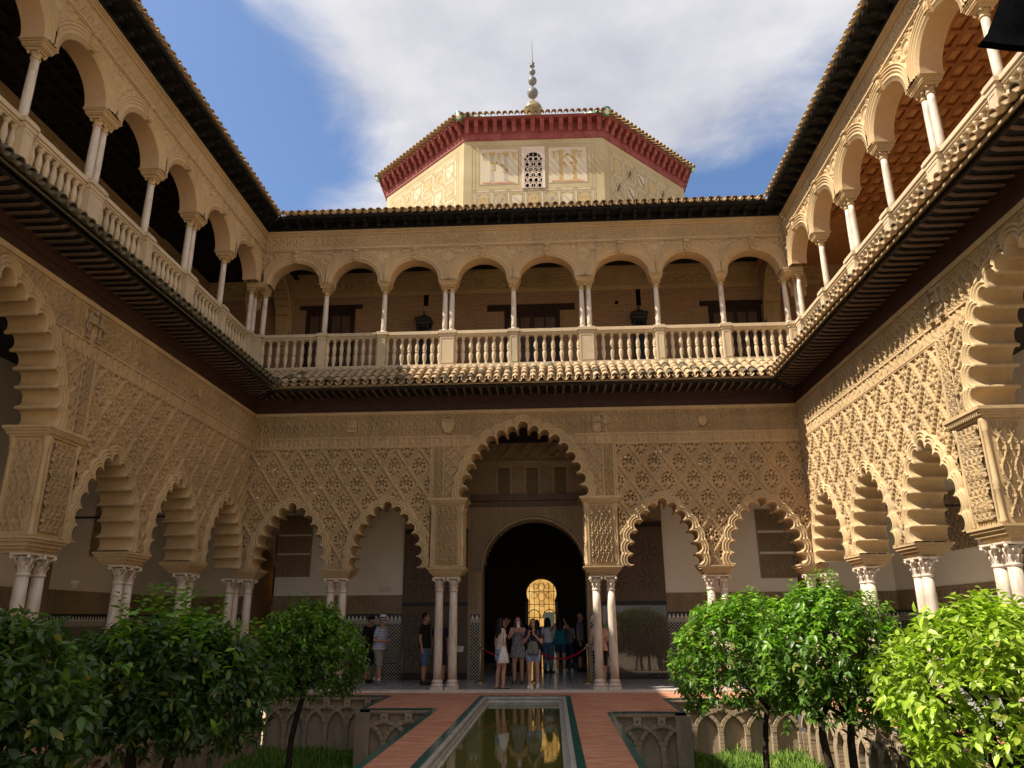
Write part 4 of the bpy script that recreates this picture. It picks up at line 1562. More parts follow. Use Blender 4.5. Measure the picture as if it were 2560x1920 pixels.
def lower_eave(root, u_lo, u_hi, mitre, old, side):
    """root-local plane v=0 is the lower wall face; mitre: +1 at u_lo, u_hi flags"""
    n = int(round((u_hi - u_lo) / TS))
    us = [u_lo + (i + 0.5) * (u_hi - u_lo) / n for i in range(n)]

    def span(r):
        d = 0.12 + r * 0.36 * math.cos(SL)
        # mitred ends: the roof gets longer towards the wall at inner corners
        return (u_lo - 9, u_hi + 9)
    # extra tile columns past the nose corner, only higher rows
    ext = [u_lo - (i + 0.5) * TS for i in range(5)] if mitre[0] else []
    ext2 = [u_hi + (i + 0.5) * TS for i in range(5)] if mitre[1] else []
    tiles(root, us, EAVE_V, EAVE_Z, SL, EAVE_ROWS, COV_OLD if old else COV, PAN_OLD if old else PAN, not old)
    for k, u in enumerate(ext + ext2):
        d = (u_lo - u) if u < u_lo else (u - u_hi)
        for r in range(EAVE_ROWS):
            s = 0.46 + r * 0.36
            if (s - 0.46) * math.cos(SL) + 0.08 < d:
                continue
            link("roof_tile", COV_OLD if old else COV, root, (u, EAVE_V + s * math.cos(SL), EAVE_Z + s * math.sin(SL) + 0.055 + 0.02 * (r > 0)), (SL - 0.03, 0, 0))
            link("pan_tile", PAN_OLD if old else PAN, root, (u + 0.1175, EAVE_V + s * math.cos(SL) - 0.055, EAVE_Z + s * math.sin(SL) + 0.045), (SL - 0.02, 0, 0))
    a, b = u_lo - (1.2 if mitre[0] else 0), u_hi + (1.2 if mitre[1] else 0)
    a2, b2 = u_lo - (0.06 if mitre[0] else 0), u_hi + (0.06 if mitre[1] else 0)
    # sloping deck under the tiles, mitred to the corner
    mb = MB()
    t0, t1 = EAVE_V + 0.06, UV + 0.05
    z0, z1 = EAVE_Z - 0.005, EAVE_Z + (t1 - t0) * math.tan(SL)
    ea, eb = u_lo - ((t1 - EAVE_V) if mitre[0] else 0), u_hi + ((t1 - EAVE_V) if mitre[1] else 0)
    vs = [(a2, t0, z0), (b2, t0, z0), (eb, t1, z1), (ea, t1, z1), (a2, t0, z0 - 0.035), (b2, t0, z0 - 0.035), (eb, t1, z1 - 0.035), (ea, t1, z1 - 0.035)]
    mb.add(vs, [(0, 1, 2, 3), (7, 6, 5, 4), (0, 4, 5, 1)])
    mb.build("roof_deck", "roof_tile_old" if old else "roof_tile", root)
    # flat boarded soffit, wall beam, rafters
    mb = MB()
    sa, sb = u_lo - (0.86 if mitre[0] else 0), u_hi + (0.86 if mitre[1] else 0)
    vs = [(u_lo - 0.17 * mitre[0], EAVE_V + 0.16, 7.462), (u_hi + 0.17 * mitre[1], EAVE_V + 0.16, 7.462), (sb, 0.02, 7.462), (sa, 0.02, 7.462)]
    mb.add(vs, [(3, 2, 1, 0)])
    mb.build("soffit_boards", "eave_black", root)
    mb = MB()
    mb.box(sa, sb, -0.05, 0.06, 7.03, 7.20)
    mb.box(sa, sb, -0.07, 0.06, 7.20, 7.235)
    mb.box(sa, sb, -0.035, 0.06, 7.235, 7.47)
    mb.build("wall_beam", "red_beam", root)
    mb = MB()
    mb.box(u_lo - 0.15 * mitre[0], u_hi + 0.15 * mitre[1], EAVE_V + 0.15, EAVE_V + 0.18, 7.455, 7.50)
    mb.build("fascia_board", "dark_wood", root)
    for i in range(int((sb - sa) / 0.218)):
        u = sa + 0.1 + i * 0.218
        tip = EAVE_V + 0.17
        if mitre[0] and u < u_lo:
            tip = tip + (u_lo - u)
        if mitre[1] and u > u_hi:
            tip = tip + (u - u_hi)
        if tip > -0.1:
            continue
        me = MB()
        me.bar((0, 0.0, 7.43), (0, tip + 0.10, 7.43), 0.060, 0.026)
        me.bar((0, tip + 0.10, 7.43), (0, tip, 7.46), 0.060, 0.03)
        link("rafter", me.mesh("rafter", "rafter_wood") if True else None, root, (u, 0, 0))


far_eave = empty("tile_eave", (0, 0, 0), 0, "clay tiled eave below the far balustrade, sunlit tiles over dark wooden rafters", "eave")
lower_eave(far_eave, -(HX - 0.86), HX - 0.86, (1, 1), False, 0)
left_eave = empty("tile_eave", (-HX, 0, 0), PI / 2, "mossy tiled eave with dark rafters underneath, running along the shaded left side", "eave")
lower_eave(left_eave, -13.0, -0.86, (0, 1), True, -1)
right_eave = empty("tile_eave", (HX, 0, 0), -PI / 2, "tiled eave with dark rafters underneath, running along the sunlit right side", "eave")
lower_eave(right_eave, 0.86, 13.0, (1, 0), False, 1)

# ------------------------------------------------------------------ top roof eaves
R_V, R_Z = -0.60, 13.03       # nose line in front of the upper wall plane (v=0 there)
RSL = math.radians(24)


def corbel_mesh():
    mb = MB()
    prof = [(0.0, -0.19), (-0.16, -0.17), (-0.22, -0.13), (-0.20, -0.09), (-0.34, -0.07), (-0.42, -0.03), (-0.44, 0.0), (0.0, 0.0)]
    n = len(prof)
    vs = [(-0.05, v, z) for v, z in prof] + [(0.05, v, z) for v, z in prof]
    mb.add(vs, [tuple(range(n)), tuple(range(2 * n - 1, n - 1, -1))] + [(i, (i + 1) % n, (i + 1) % n + n, i + n) for i in range(n)])
    mb.tube([(-0.056, -0.20, -0.125), (0.056, -0.20, -0.125)], 0.042, 8)
    mb.tube([(-0.056, -0.405, -0.045), (0.056, -0.405, -0.045)], 0.038, 8)
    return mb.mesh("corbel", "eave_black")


CORB = corbel_mesh()


def top_eave(root, u_lo, u_hi, mitre, depth_roof):
    n = int(round((u_hi - u_lo) / TS))
    us = [u_lo + (i + 0.5) * (u_hi - u_lo) / n for i in range(n)]
    tiles(root, us, R_V, R_Z, RSL, 2, COV, PAN)
    ra, rb = u_lo - (0.6 if mitre[0] else 0), u_hi + (0.6 if mitre[1] else 0)
    mb = MB()
    mb.box(u_lo - 0.02 - 0.0, u_hi + 0.02, R_V + 0.03, R_V + 0.08, 12.95, 13.035)
    vs = [(u_lo, R_V + 0.06, 12.985), (u_hi, R_V + 0.06, 12.985), (rb, 0.0, 12.985), (ra, 0.0, 12.985)]
    mb.add(vs, [(3, 2, 1, 0)])
    mb.box(ra, rb, -0.03, 0.0, 12.781, 12.985)
    mb.box(ra, rb, -0.135, -0.03, 12.781, 12.815)
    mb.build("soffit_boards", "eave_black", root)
    m = int((rb - ra) / 0.40)
    for i in range(m):
        u = ra + 0.3 + i * (rb - ra - 0.6) / (m - 1)
        if (mitre[0] and u < u_lo + 0.05) or (mitre[1] and u > u_hi - 0.05):
            continue
        link("corbel", CORB, root, (u, -0.03, 12.984))
    # roof slope carrying on upwards
    mb = MB()
    t0, t1 = R_V + 0.1, depth_roof
    z0, z1 = R_Z + 0.02, R_Z + 0.02 + (t1 - t0) * math.tan(RSL)
    ea, eb = u_lo - ((t1 - R_V) if mitre[0] else 0), u_hi + ((t1 - R_V) if mitre[1] else 0)
    mb.add([(u_lo, t0, z0), (u_hi, t0, z0), (eb, t1, z1), (ea, t1, z1), (eb, t1, 12.9), (ea, t1, 12.9)], [(0, 1, 2, 3), (3, 2, 4, 5)])
    mb.build("roof_slope", "roof_tile", root)


far_roof = empty("roof_eave", (0, UV, 0), 0, "straight tiled roof eave over the far upper arcade, black corbels beneath", "roof")
top_eave(far_roof, -(UX - 0.60), UX - 0.60, (1, 1), 3.4)
left_roof = empty("roof_eave", (-UX, 0, 0), PI / 2, "tiled roof eave with black corbels slanting up the left side against blue sky", "roof")
top_eave(left_roof, -21.5, UV - 0.60, (0, 1), 3.2)
right_roof = empty("roof_eave", (UX, 0, 0), -PI / 2, "tiled roof eave with black corbels slanting up the right side against cloud", "roof")
top_eave(right_roof, 0.60 - UV, 21.5, (1, 0), 3.2)

# ------------------------------------------------------------------ ground, pool, gardens
LG = (-6.0, -1.65, -3.10, -0.75, -3.43)     # x0, x1, x notch, y far, y notch
RG = (5.95, 1.80, 3.16, -1.55, -4.02)
PX0, PX1, PY1 = -0.87, 0.98, -0.92
Y0 = -19.6


def cells(xs, ys, hole):
    V, F = [], []
    for i in range(len(xs) - 1):
        for j in range(len(ys) - 1):
            cx, cy = (xs[i] + xs[i + 1]) / 2, (ys[j] + ys[j + 1]) / 2
            if hole(cx, cy):
                continue
            b = len(V)
            V += [(xs[i], ys[j], 0), (xs[i + 1], ys[j], 0), (xs[i + 1], ys[j + 1], 0), (xs[i], ys[j + 1], 0)]
            F.append((b, b + 1, b + 2, b + 3))
    return V, F


def in_hole(x, y):
    if PX0 < x < PX1 and y < PY1:
        return True
    if LG[0] < x < LG[1] and y < LG[4] or LG[0] < x < LG[2] and y < LG[3]:
        return True
    if RG[1] < x < RG[0] and y < RG[4] or RG[2] < x < RG[0] and y < RG[3]:
        return True
    return False


V, F = cells(sorted([-7.9, LG[0], LG[1], LG[2], PX0, PX1, RG[1], RG[2], RG[0], 7.9]), sorted([Y0, LG[3], LG[4], RG[3], RG[4], PY1, 0.02]), in_hole)
tag(link("paving", mesh_np("paving", V, F, M["paving"])), kind="structure")
mb = MB()
mb.add([(-400, -400, -1.9), (400, -400, -1.9), (400, 400, -1.9), (-400, 400, -1.9)], [(0, 1, 2, 3)])
tag(mb.build("ground", "pale_bounce_ground"), kind="structure")  # unseen plain round the building, coloured pale to bounce sunlight up
# gallery floors, one low step above the paving
mb = MB()
mb.box(-11.2, 11.2, 0.03, 4.42, -0.3, 0.05)
mb.box(-5.5, 5.5, 4.42, 12.2, -0.3, 0.05)
mb.box(-11.2, -7.28, Y0, 0.03, -0.3, 0.05)
mb.box(7.28, 11.2, Y0, 0.03, -0.3, 0.05)
tag(mb.build("gallery_floor", "marble_floor"), kind="structure")
st = empty("step", (0, 0, 0))
tag(st, kind="structure")
for x in np.arange(-7.2, 7.2, 0.9):
    mb = MB()
    mb.box(x + 0.004, min(x + 0.896, 7.28), -0.01, 0.30, -0.1, 0.054)
    mb.build("kerb_stone", "step_marble", st)
for sg in (-1, 1):
    for y in np.arange(-12, 0, 1.0):
        mb = MB()
        a, b = sorted((sg * 7.23, sg * 7.5))
        mb.box(a, b, y + 0.004, y + 0.996, -0.1, 0.054)
        mb.build("kerb_stone", "step_marble", st)

# pool
mb = MB()
mb.add([(PX0 + 0.1, Y0, -0.125), (PX1 - 0.1, Y0, -0.125), (PX1 - 0.1, PY1 - 0.1, -0.125), (PX0 + 0.1, PY1 - 0.1, -0.125)], [(0, 1, 2, 3)])
tag(mb.build("water", "water"), kind="structure")
pool = empty("pool_rim", (0, PY1, 0), 0, "green tiled and grey marble rim of the long sunken pool between the terracotta paths", "pool rim")


def rim_tiles(parent, p, q, nrm, w=0.10, ln=0.145, z0=-0.02, z1=0.010, maxn=150, org=(0, 0)):
    p, q = Vector(p), Vector(q)
    d = q - p
    n = max(1, int(d.length / ln))
    n_use = min(n, maxn)
    d.normalize()
    nv = Vector(nrm)
    for i in range(n_use):
        a = p + d * (i * (q - p).length / n + 0.004)
        b = p + d * ((i + 1) * (q - p).length / n - 0.004)
        mb = MB()
        j = RNG.uniform(-0.002, 0.002)
        pts = [a, b, b + nv * w, a + nv * w]
        vs = [(x.x - org[0], x.y - org[1], z0) for x in pts] + [(x.x - org[0], x.y - org[1], z1 + j) for x in pts]
        fs = [(0, 3, 2, 1), (4, 5, 6, 7), (0, 1, 5, 4), (1, 2, 6, 5), (2, 3, 7, 6), (3, 0, 4, 7)]
        if (pts[1] - pts[0]).cross(pts[3] - pts[0]).z < 0 if len(pts[0]) == 3 else False:
            fs = [f[::-1] for f in fs]
        mb.add(vs, fs)
        mb.build("edging_tile", "green_tile", parent)


O = (0, PY1)
rim_tiles(pool, (PX0, PY1, 0), (PX0, -11.5, 0), (-1, 0, 0), 0.11, 0.16, org=O, maxn=80)
rim_tiles(pool, (PX1, PY1, 0), (PX1, -11.5, 0), (1, 0, 0), 0.11, 0.16, org=O, maxn=80)
rim_tiles(pool, (PX0 - 0.11, PY1, 0), (PX1 + 0.11, PY1, 0), (0, 1, 0), 0.11, 0.16, org=O)
for name, dx0, z0, z1 in (("marble_rim", 0.0, -0.050, -0.004), ("marble_ledge", 0.055, -0.105, -0.062), ("pool_wall", 0.10, -0.9, -0.105)):
    mb = MB()
    w = 0.07 if name == "marble_rim" else (0.045 if name == "marble_ledge" else 0.05)
    mb.box(PX0 + dx0, PX0 + dx0 + w, Y0 - PY1, -dx0 - w, z0, z1)
    mb.box(PX1 - dx0 - w, PX1 - dx0, Y0 - PY1, -dx0 - w, z0, z1)
    mb.box(PX0 + dx0, PX1 - dx0, -dx0 - w, -dx0, z0, z1)
    mb.build(name, "pool_marble", pool)


def garden_face(root, length, x_first=0.255, cap_mat="garden_stone"):
    """interlaced blind arches on a sunk garden wall; local: u along, v into the wall, top at z = 0, foot at -1.15"""
    S = 0.51
    n = int(round(length / S))
    S = length / n
    mb = MB()
    mb.box(0, length, 0.115, 0.26, -1.3, -0.05)
    mb.build("back_wall", "garden_stone", root)
    mb = MB()
    mb.box(0, length, 0.0, 0.22, -0.055, -0.006)
    mb.box(0, length, 0.012, 0.22, -0.085, -0.055)
    mb.build("cap", "garden_stone", root)
    for k in range(n + 1):
        u = k * S
        mb = MB()
        a, b = max(0, u - 0.05), min(length, u + 0.05)
        # coursed little pier of brick
        for c in range(8):
            z = -1.25 + c * 0.075
            j = RNG.uniform(-0.006, 0.006)
            mb.box(a + 0.003 + j, b - 0.003 + j, 0.008 + RNG.uniform(0, 0.006), 0.13, z + 0.003, z + 0.072)
        mb.build("pilaster", "garden_stone", root)
        mb = MB()
        a, b = max(0, u - 0.075), min(length, u + 0.075)
        if b - a > 0.1:
            ring = [(a, -0.235), (b, -0.235), (b, -0.085), (a, -0.085)]
            mb.box(a, b, 0.0, 0.12, -0.235, -0.172)
            mb.box(a, b, 0.0, 0.12, -0.142, -0.085)
            mb.box(a, u - 0.018, 0.0, 0.12, -0.172, -0.142)
            mb.box(u + 0.018, b, 0.0, 0.12, -0.172, -0.142)
        else:
            mb.box(a, b, 0.0, 0.12, -0.235, -0.085)
        mb.build("block", "garden_stone", root)
    for k in range(-1, n):
        c = (k + 1) * S
        mb = MB()
        R0, R1 = S - 0.05, S + 0.025
        zs = -0.665
        hgt = 0.44
        m = 14
        ang = [PI - PI * i / m for i in range(m + 1)]
        for i in range(m):
            t0, t1 = ang[i] - 0.01, ang[i + 1] + 0.01
            tm = (t0 + t1) / 2
            if not (0.02 < c + S * math.cos(tm) < length - 0.02):
                continue
            j = RNG.uniform(-0.008, 0.006) + (0.004 if k % 2 else 0.0)
            q = []
            for R, hh in ((R0, hgt - 0.04), (R1, hgt + 0.035)):
                for t in (t0, t1):
                    q.append((c + R * math.cos(t), zs + hh * math.sin(t)))
            poly = [q[0], q[2], q[3], q[1]]
            mb.prism(poly[::-1], 0.012 + j, 0.13)
        if mb.v:
            mb.build("interlaced_arch", "garden_stone", root)


gl = empty("garden_wall", (LG[0], LG[3], 0), 0, "far retaining wall of the left sunken garden, interlaced stone arches in shade behind the small tree", "garden wall")
garden_face(gl, LG[2] - LG[0])
rim_tiles(gl, (LG[0], LG[3], 0), (LG[2], LG[3], 0), (0, 1, 0), org=(LG[0], LG[3]))
gl2 = empty("garden_wall", (LG[2], LG[4], 0), 0, "short retaining wall of the left sunken garden stepping out towards the pool, mossy interlaced arches", "garden wall")
garden_face(gl2, LG[1] - LG[2])
rim_tiles(gl2, (LG[2], LG[4], 0), (LG[1], LG[4], 0), (0, 1, 0), org=(LG[2], LG[4]))
rim_tiles(gl2, (LG[1], LG[4], 0), (LG[1], -11.0, 0), (1, 0, 0), 0.10, 0.15, org=(LG[2], LG[4]))
rim_tiles(gl2, (LG[2], LG[3], 0), (LG[2], LG[4], 0), (1, 0, 0), 0.085, 0.15, org=(LG[2], LG[4]))
gl3 = empty("garden_wall", (LG[0], LG[3], 0), PI / 2, "long side wall of the left sunken garden with interlaced arches, below the big dark trees", "garden wall")
gl3.location = (LG[0], -13.0, 0)
garden_face(gl3, 12.24)
for i in range(60):
    mb = MB()
    mb.box(12.24 - (i + 1) * 0.17 + 0.004, 12.24 - i * 0.17 - 0.004, 0.0, 0.08, -0.02, 0.010)
    mb.build("edging_tile", "green_tile", gl3)
gr = empty("garden_wall", (RG[2], RG[3], 0), 0, "far retaining wall of the right sunken garden, sunlit interlaced arches above bright grass", "garden wall")
garden_face(gr, RG[0] - RG[2])
rim_tiles(gr, (RG[2], RG[3], 0), (RG[0], RG[3], 0), (0, 1, 0), org=(RG[2], RG[3]))
gr2 = empty("garden_wall", (RG[1], RG[4], 0), 0, "short retaining wall of the right sunken garden nearest the pool, interlaced arches in shade", "garden wall")
garden_face(gr2, RG[2] - RG[1])
rim_tiles(gr2, (RG[1], RG[4], 0), (RG[2], RG[4], 0), (0, 1, 0), org=(RG[1], RG[4]))
rim_tiles(gr2, (RG[1], RG[4], 0), (RG[1], -11.0, 0), (-1, 0, 0), 0.10, 0.15, org=(RG[1], RG[4]))
rim_tiles(gr2, (RG[2], RG[3], 0), (RG[2], RG[4], 0), (-1, 0, 0), 0.085, 0.15, org=(RG[1], RG[4]))
gr3 = empty("garden_wall", (RG[0], RG[3], 0), -PI / 2, "long sunlit side wall of the right sunken garden with pointed blind arches, under the bright trees", "garden wall")
garden_face(gr3, 12.24)
for i in range(60):
    mb = MB()
    mb.box(i * 0.17 + 0.004, (i + 1) * 0.17 - 0.004, 0.0, 0.08, -0.02, 0.010)
    mb.build("edging_tile", "green_tile", gr3)
for g, u in ((gl2, 0.0), (gl, LG[2] - LG[0]), (gr2, RG[2] - RG[1]), (gr, 0.0)):
    mb = MB()
    mb.box(u - 0.085, u + 0.085, -0.012, 0.2, -1.3, -0.058)
    mb.build("corner_post", "garden_stone", g)
# the two walls of each garden that face away from the pool paths
mb = MB()
mb.box(LG[1] + 0.0, LG[1] + 0.2, Y0, LG[4] + 0.2, -1.3, -0.006)
mb.box(LG[2] + 0.0, LG[2] + 0.2, LG[4], LG[3] + 0.2, -1.3, -0.007)
mb.box(RG[1] - 0.2, RG[1], Y0, RG[4] + 0.2, -1.3, -0.006)
mb.box(RG[2] - 0.2, RG[2], RG[4], RG[3] + 0.2, -1.3, -0.007)
tag(mb.build("retaining_wall", "garden_stone"), kind="structure")
mb = MB()
mb.add([(LG[0], Y0, -1.14), (LG[1], Y0, -1.14), (LG[1], LG[3], -1.14), (LG[0], LG[3], -1.14)], [(0, 1, 2, 3)])
mb.add([(RG[1], Y0, -1.12), (RG[0], Y0, -1.12), (RG[0], RG[3], -1.12), (RG[1], RG[3], -1.12)], [(0, 1, 2, 3)])
tag(mb.build("garden_ground", "soil"), kind="structure")


def grass_patch(x0, x1, y0, y1, z, n, hgt):
    x, y = NP.uniform(x0, x1, n), NP.uniform(y0, y1, n)
    cl = np.sin(x * 5.1 + np.sin(y * 3.3)) * np.sin(y * 4.3 + 1.1 * np.sin(x * 2.2))
    h = hgt * NP.uniform(0.45, 1.25, n) * (0.65 + 0.5 * np.clip(cl, -0.6, 1))
    a = NP.uniform(0, 2 * PI, n)
    w = NP.uniform(0.006, 0.013, n)
    le = NP.uniform(0.1, 0.8, n) * h
    la = NP.uniform(0, 2 * PI, n)
    z0 = np.full(n, z)
    b0 = np.stack([x - w * np.cos(a), y - w * np.sin(a), z0], 1)
    b1 = np.stack([x + w * np.cos(a), y + w * np.sin(a), z0], 1)
    m0 = np.stack([x - w * .7 * np.cos(a) + le * .35 * np.cos(la), y - w * .7 * np.sin(a) + le * .35 * np.sin(la), z + h * .6], 1)
    m1 = np.stack([x + w * .7 * np.cos(a) + le * .35 * np.cos(la), y + w * .7 * np.sin(a) + le * .35 * np.sin(la), z + h * .6], 1)
    tp = np.stack([x + le * np.cos(la), y + le * np.sin(la), z + h], 1)
    V = np.stack([b0, b1, m1, m0, tp], 1).reshape(-1, 3)
    i = np.arange(n) * 5
    F = np.concatenate([np.stack([i, i + 1, i + 2], 1), np.stack([i, i + 2, i + 3], 1), np.stack([i + 3, i + 2, i + 4], 1)])
    tint = np.repeat(NP.uniform(0, 1, n), 5)
    me = bpy.data.meshes.new("grass")
    me.vertices.add(len(V))
    me.vertices.foreach_set("co", V.astype(np.float32).ravel())
    me.loops.add(F.size)
    me.loops.foreach_set("vertex_index", F.astype(np.int32).ravel())
    me.polygons.add(len(F))
    me.polygons.foreach_set("loop_start", np.arange(0, F.size, 3, dtype=np.int32))
    me.polygons.foreach_set("loop_total", np.full(len(F), 3, dtype=np.int32))
    at = me.attributes.new("tint", 'FLOAT', 'POINT')
    at.data.foreach_set("value", tint.astype(np.float32))
    me.materials.append(M["grass_blade"])
    me.update(calc_edges=True)
    return me


g1 = tag(link("grass", grass_patch(-5.95, -1.75, -9.5, -0.85, -1.14, 26000, 0.17)), "low shaded grass on the floor of the left sunken garden", "grass", kind="stuff")
g2 = tag(link("grass", grass_patch(1.95, 5.9, -9.5, -1.62, -1.12, 26000, 0.21)), "bright sunlit grass on the floor of the right sunken garden", "grass", kind="stuff")

# ------------------------------------------------------------------ lower galleries
GD = 3.4          # back wall of the far gallery
DC, DR, DS = 0.20, 1.52, 3.03     # doorway centre, half width, springing


def wall_dado(root, segs, with_frieze=True, zt=6.9):
    """plaster above, carved band, stepped merlons, tile dado; segs of (u0, u1) in the root's frame, face at v = 0"""
    for a, b in segs:
        mb = MB()
        mb.box(a, b, 0.0, 0.3, 2.38, zt)
        mb.build("plaster", "plaster", root)
        mb = MB()
        mb.box(a, b, -0.02, 0.2, 1.86, 1.90)
        mb.box(a, b, -0.025, 0.2, 2.34, 2.38)
        mb.build("band_edge", "dim_stucco", root)
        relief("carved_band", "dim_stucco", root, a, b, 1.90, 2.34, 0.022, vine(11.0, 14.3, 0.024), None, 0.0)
        mb = MB()
        mb.box(a, b, 0.0, 0.2, 1.69, 1.86)
        mb.build("merlon_ground", "tile_black", root)
        mb = MB()
        n = int((b - a) / 0.115)
        for i in range(n):
            u = a + (i + 0.5) * (b - a) / n
            w = 0.046
            mb.prism([(u - w, 1.692), (u + w, 1.692), (u + w * .66, 1.728), (u + w * .4, 1.765), (u + 0.010, 1.80), (u - 0.010, 1.80), (u - w * .4, 1.765), (u - w * .66, 1.728)], -0.006, 0.01)
        o = mb.build("merlon_tiles", "tile_white", root)
        o["kind"] = "stuff"
        mb = MB()
        mb.box(a, b, -0.004, 0.2, 1.575, 1.69)
        mb.build("plain_band", "tile_grey", root)
        mb = MB()
        mb.box(a, b, 0.0, 0.2, 0.21, 1.575)
        mb.build("tile_panel", "azulejo", root)
        mb = MB()
        mb.box(a, b, -0.006, 0.2, 0.185, 0.21)
        mb.build("dark_line", "tile_black", root)
        mb = MB()
        mb.box(a, b, 0.0, 0.2, 0.05, 0.185)
        mb.build("skirting", "azulejo", root)


gw = empty("gallery_wall", (0, GD, 0), 0, "inner wall of the far lower gallery with tiled dado and the great dark arched doorway", "gallery wall")
wall_dado(gw, [(-7.60, -3.68), (4.02, 7.86)])
# upper plaster over the small corner doorways
for a, b in ((-8.36, -7.60), (7.86, 8.50)):
    mb = MB()
    mb.box(a, b, 0.0, 0.3, 3.95, 6.9)
    c, hw = (a + b) / 2, (b - a) / 2
    n = 10
    for i in range(n):
        x0, x1 = a + (b - a) * i / n, a + (b - a) * (i + 1) / n
        q = ((x0 + x1) / 2 - c) / hw
        zt = 3.25 + 0.5 * math.sqrt(max(0, 1 - q * q))
        mb.box(x0, x1, 0.0, 0.3, zt, 3.95)
    mb.build("door_head", "dim_plain", gw)
    mb = MB()
    pts = [(c + (hw + 0.02) * math.cos(t), -0.03, 3.25 + 0.53 * math.sin(t)) for t in np.linspace(PI, 0, 12)]
    mb.tube(pts, 0.045, 6)
    mb.build("door_arch", "dim_stucco", gw)
    # passage behind
    mb = MB()
    mb.box(a - 0.05, a, 0.0, 2.4, 0.05, 4.2)
    mb.box(b, b + 0.05, 0.0, 2.4, 0.05, 4.2)
    mb.box(a - 0.05, b + 0.05, 2.4, 2.45, 0.05, 4.2)
    mb.box(a - 0.05, b + 0.05, 0.3, 2.45, 4.2, 4.25)
    mb.build("passage", "dim_plain", gw)
wall_dado(gw, [(-10.9, -8.36), (8.50, 10.9)])
for a, b, z0, z1 in ((-7.52, -6.52, 2.95, 4.72), (6.80, 7.80, 2.79, 4.70)):
    relief("stucco_panel", "dim_stucco", gw, a, b, z0, z1, 0.018, vine(12.6, 10.5, 0.035), lambda U, Z: (np.abs(Z - (z0 + (z1 - z0) * 0.36)) < 0.03) | (np.abs(Z - (z0 + (z1 - z0) * 0.68)) < 0.03), -0.012)
    mb = MB()
    for x0, x1, q0, q1 in ((a - .03, b + .03, z1, z1 + .03), (a - .03, b + .03, z0 - .03, z0), (a - .03, a, z0, z1), (b, b + .03, z0, z1)):
        mb.box(x0, x1, -0.03, 0.01, q0, q1)
    mb.build("panel_frame", "dim_plain", gw)
# doorway: wall sheet round the arch, jambs, narrow tile strips
mb = MB()
n = 60
for i in range(n):
    x0, x1 = -1.72 + 3.84 * i / n, -1.72 + 3.84 * (i + 1) / n
    q = ((x0 + x1) / 2 - DC) / DR
    if abs(q) < 1:
        zt = DS + DR * math.sqrt(1 - q * q)
        mb.box(x0, x1, 0.02, 0.9, zt, 4.92)
    else:
        mb.box(x0, x1, 0.02, 0.9, 0.05, 4.92)
mb.box(-1.72, 2.12, 0.02, 0.9, 4.92, 7.0)
mb.box(-3.68, -1.72, 0.02, 0.9, 0.05, 7.0)
mb.box(2.12, 4.02, 0.02, 0.9, 0.05, 7.0)
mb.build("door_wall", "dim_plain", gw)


def mdoor(U, Z):
    return ((U - DC) ** 2 + np.maximum(Z - DS, 0) ** 2 < (DR + 0.16) ** 2)


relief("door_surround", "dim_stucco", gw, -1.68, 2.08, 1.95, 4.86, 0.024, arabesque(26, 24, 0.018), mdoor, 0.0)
mb = MB()
ths = list(np.linspace(PI, 0, 40))
for rr, wv in ((DR + 0.03, 0.045), (DR + 0.12, 0.03), (DR + 0.17, 0.02)):
    mb.tube([(DC + rr * math.cos(t), -0.01, DS + rr * math.sin(t)) for t in ths], wv, 6)
mb.build("door_archivolt", "dim_plain", gw)
for x0, x1 in ((-1.66, -1.40), (1.80, 2.06)):
    mb = MB()
    mb.box(x0, x1, -0.01, 0.03, 0.20, 1.58)
    mb.build("tile_strip", "azulejo", gw)
    mb = MB()
    mb.box(x0, x1, -0.01, 0.03, 0.05, 0.19)
    mb.build("skirting", "azulejo", gw)
    mb = MB()
    mb.box(x0, x1, -0.012, 0.03, 1.58, 1.69)
    mb.build("plain_band", "tile_grey", gw)
    mb = MB()
    mb.box(x0, x1, -0.008, 0.03, 1.69, 1.82)
    mb.build("merlon_ground", "tile_black", gw)
    mb = MB()
    for i in range(2):
        u = x0 + 0.065 + i * 0.125
        mb.prism([(u - .05, 1.692), (u + .05, 1.692), (u + .008, 1.80), (u - .008, 1.80)], -0.016, 0.0)
    mb.build("merlon_tiles", "tile_white", gw)
# lintel beams, lattice windows, top frieze
mb = MB()
mb.box(-1.75, 2.15, -0.07, 0.03, 4.93, 5.08)
mb.box(-1.70, 2.10, -0.11, 0.03, 5.10, 5.29)
mb.build("lintel", "door_wood", gw)
mb = MB()
for z0, z1, o in ((6.20, 6.24, 0.04), (6.24, 6.31, 0.07), (6.31, 6.35, 0.04), (7.0, 7.05, 0.05)):
    mb.box(-1.85, 2.25, -o, 0.03, z0, z1)
mb.build("cornice", "dim_plain", gw)
relief("top_frieze", "dim_stucco", gw, -1.85, 2.25, 6.35, 7.0, 0.024, strapwork(0.8, 0.028), None, 0.0)
relief("wall_panel", "dim_stucco", gw, -1.85, 2.25, 5.30, 6.20, 0.024, arabesque(28, 26, 0.016),
       lambda U, Z: np.minimum.reduce([np.abs(U + 0.67), np.abs(U - 0.19), np.abs(U - 1.05)]) < 0.245, 0.0)
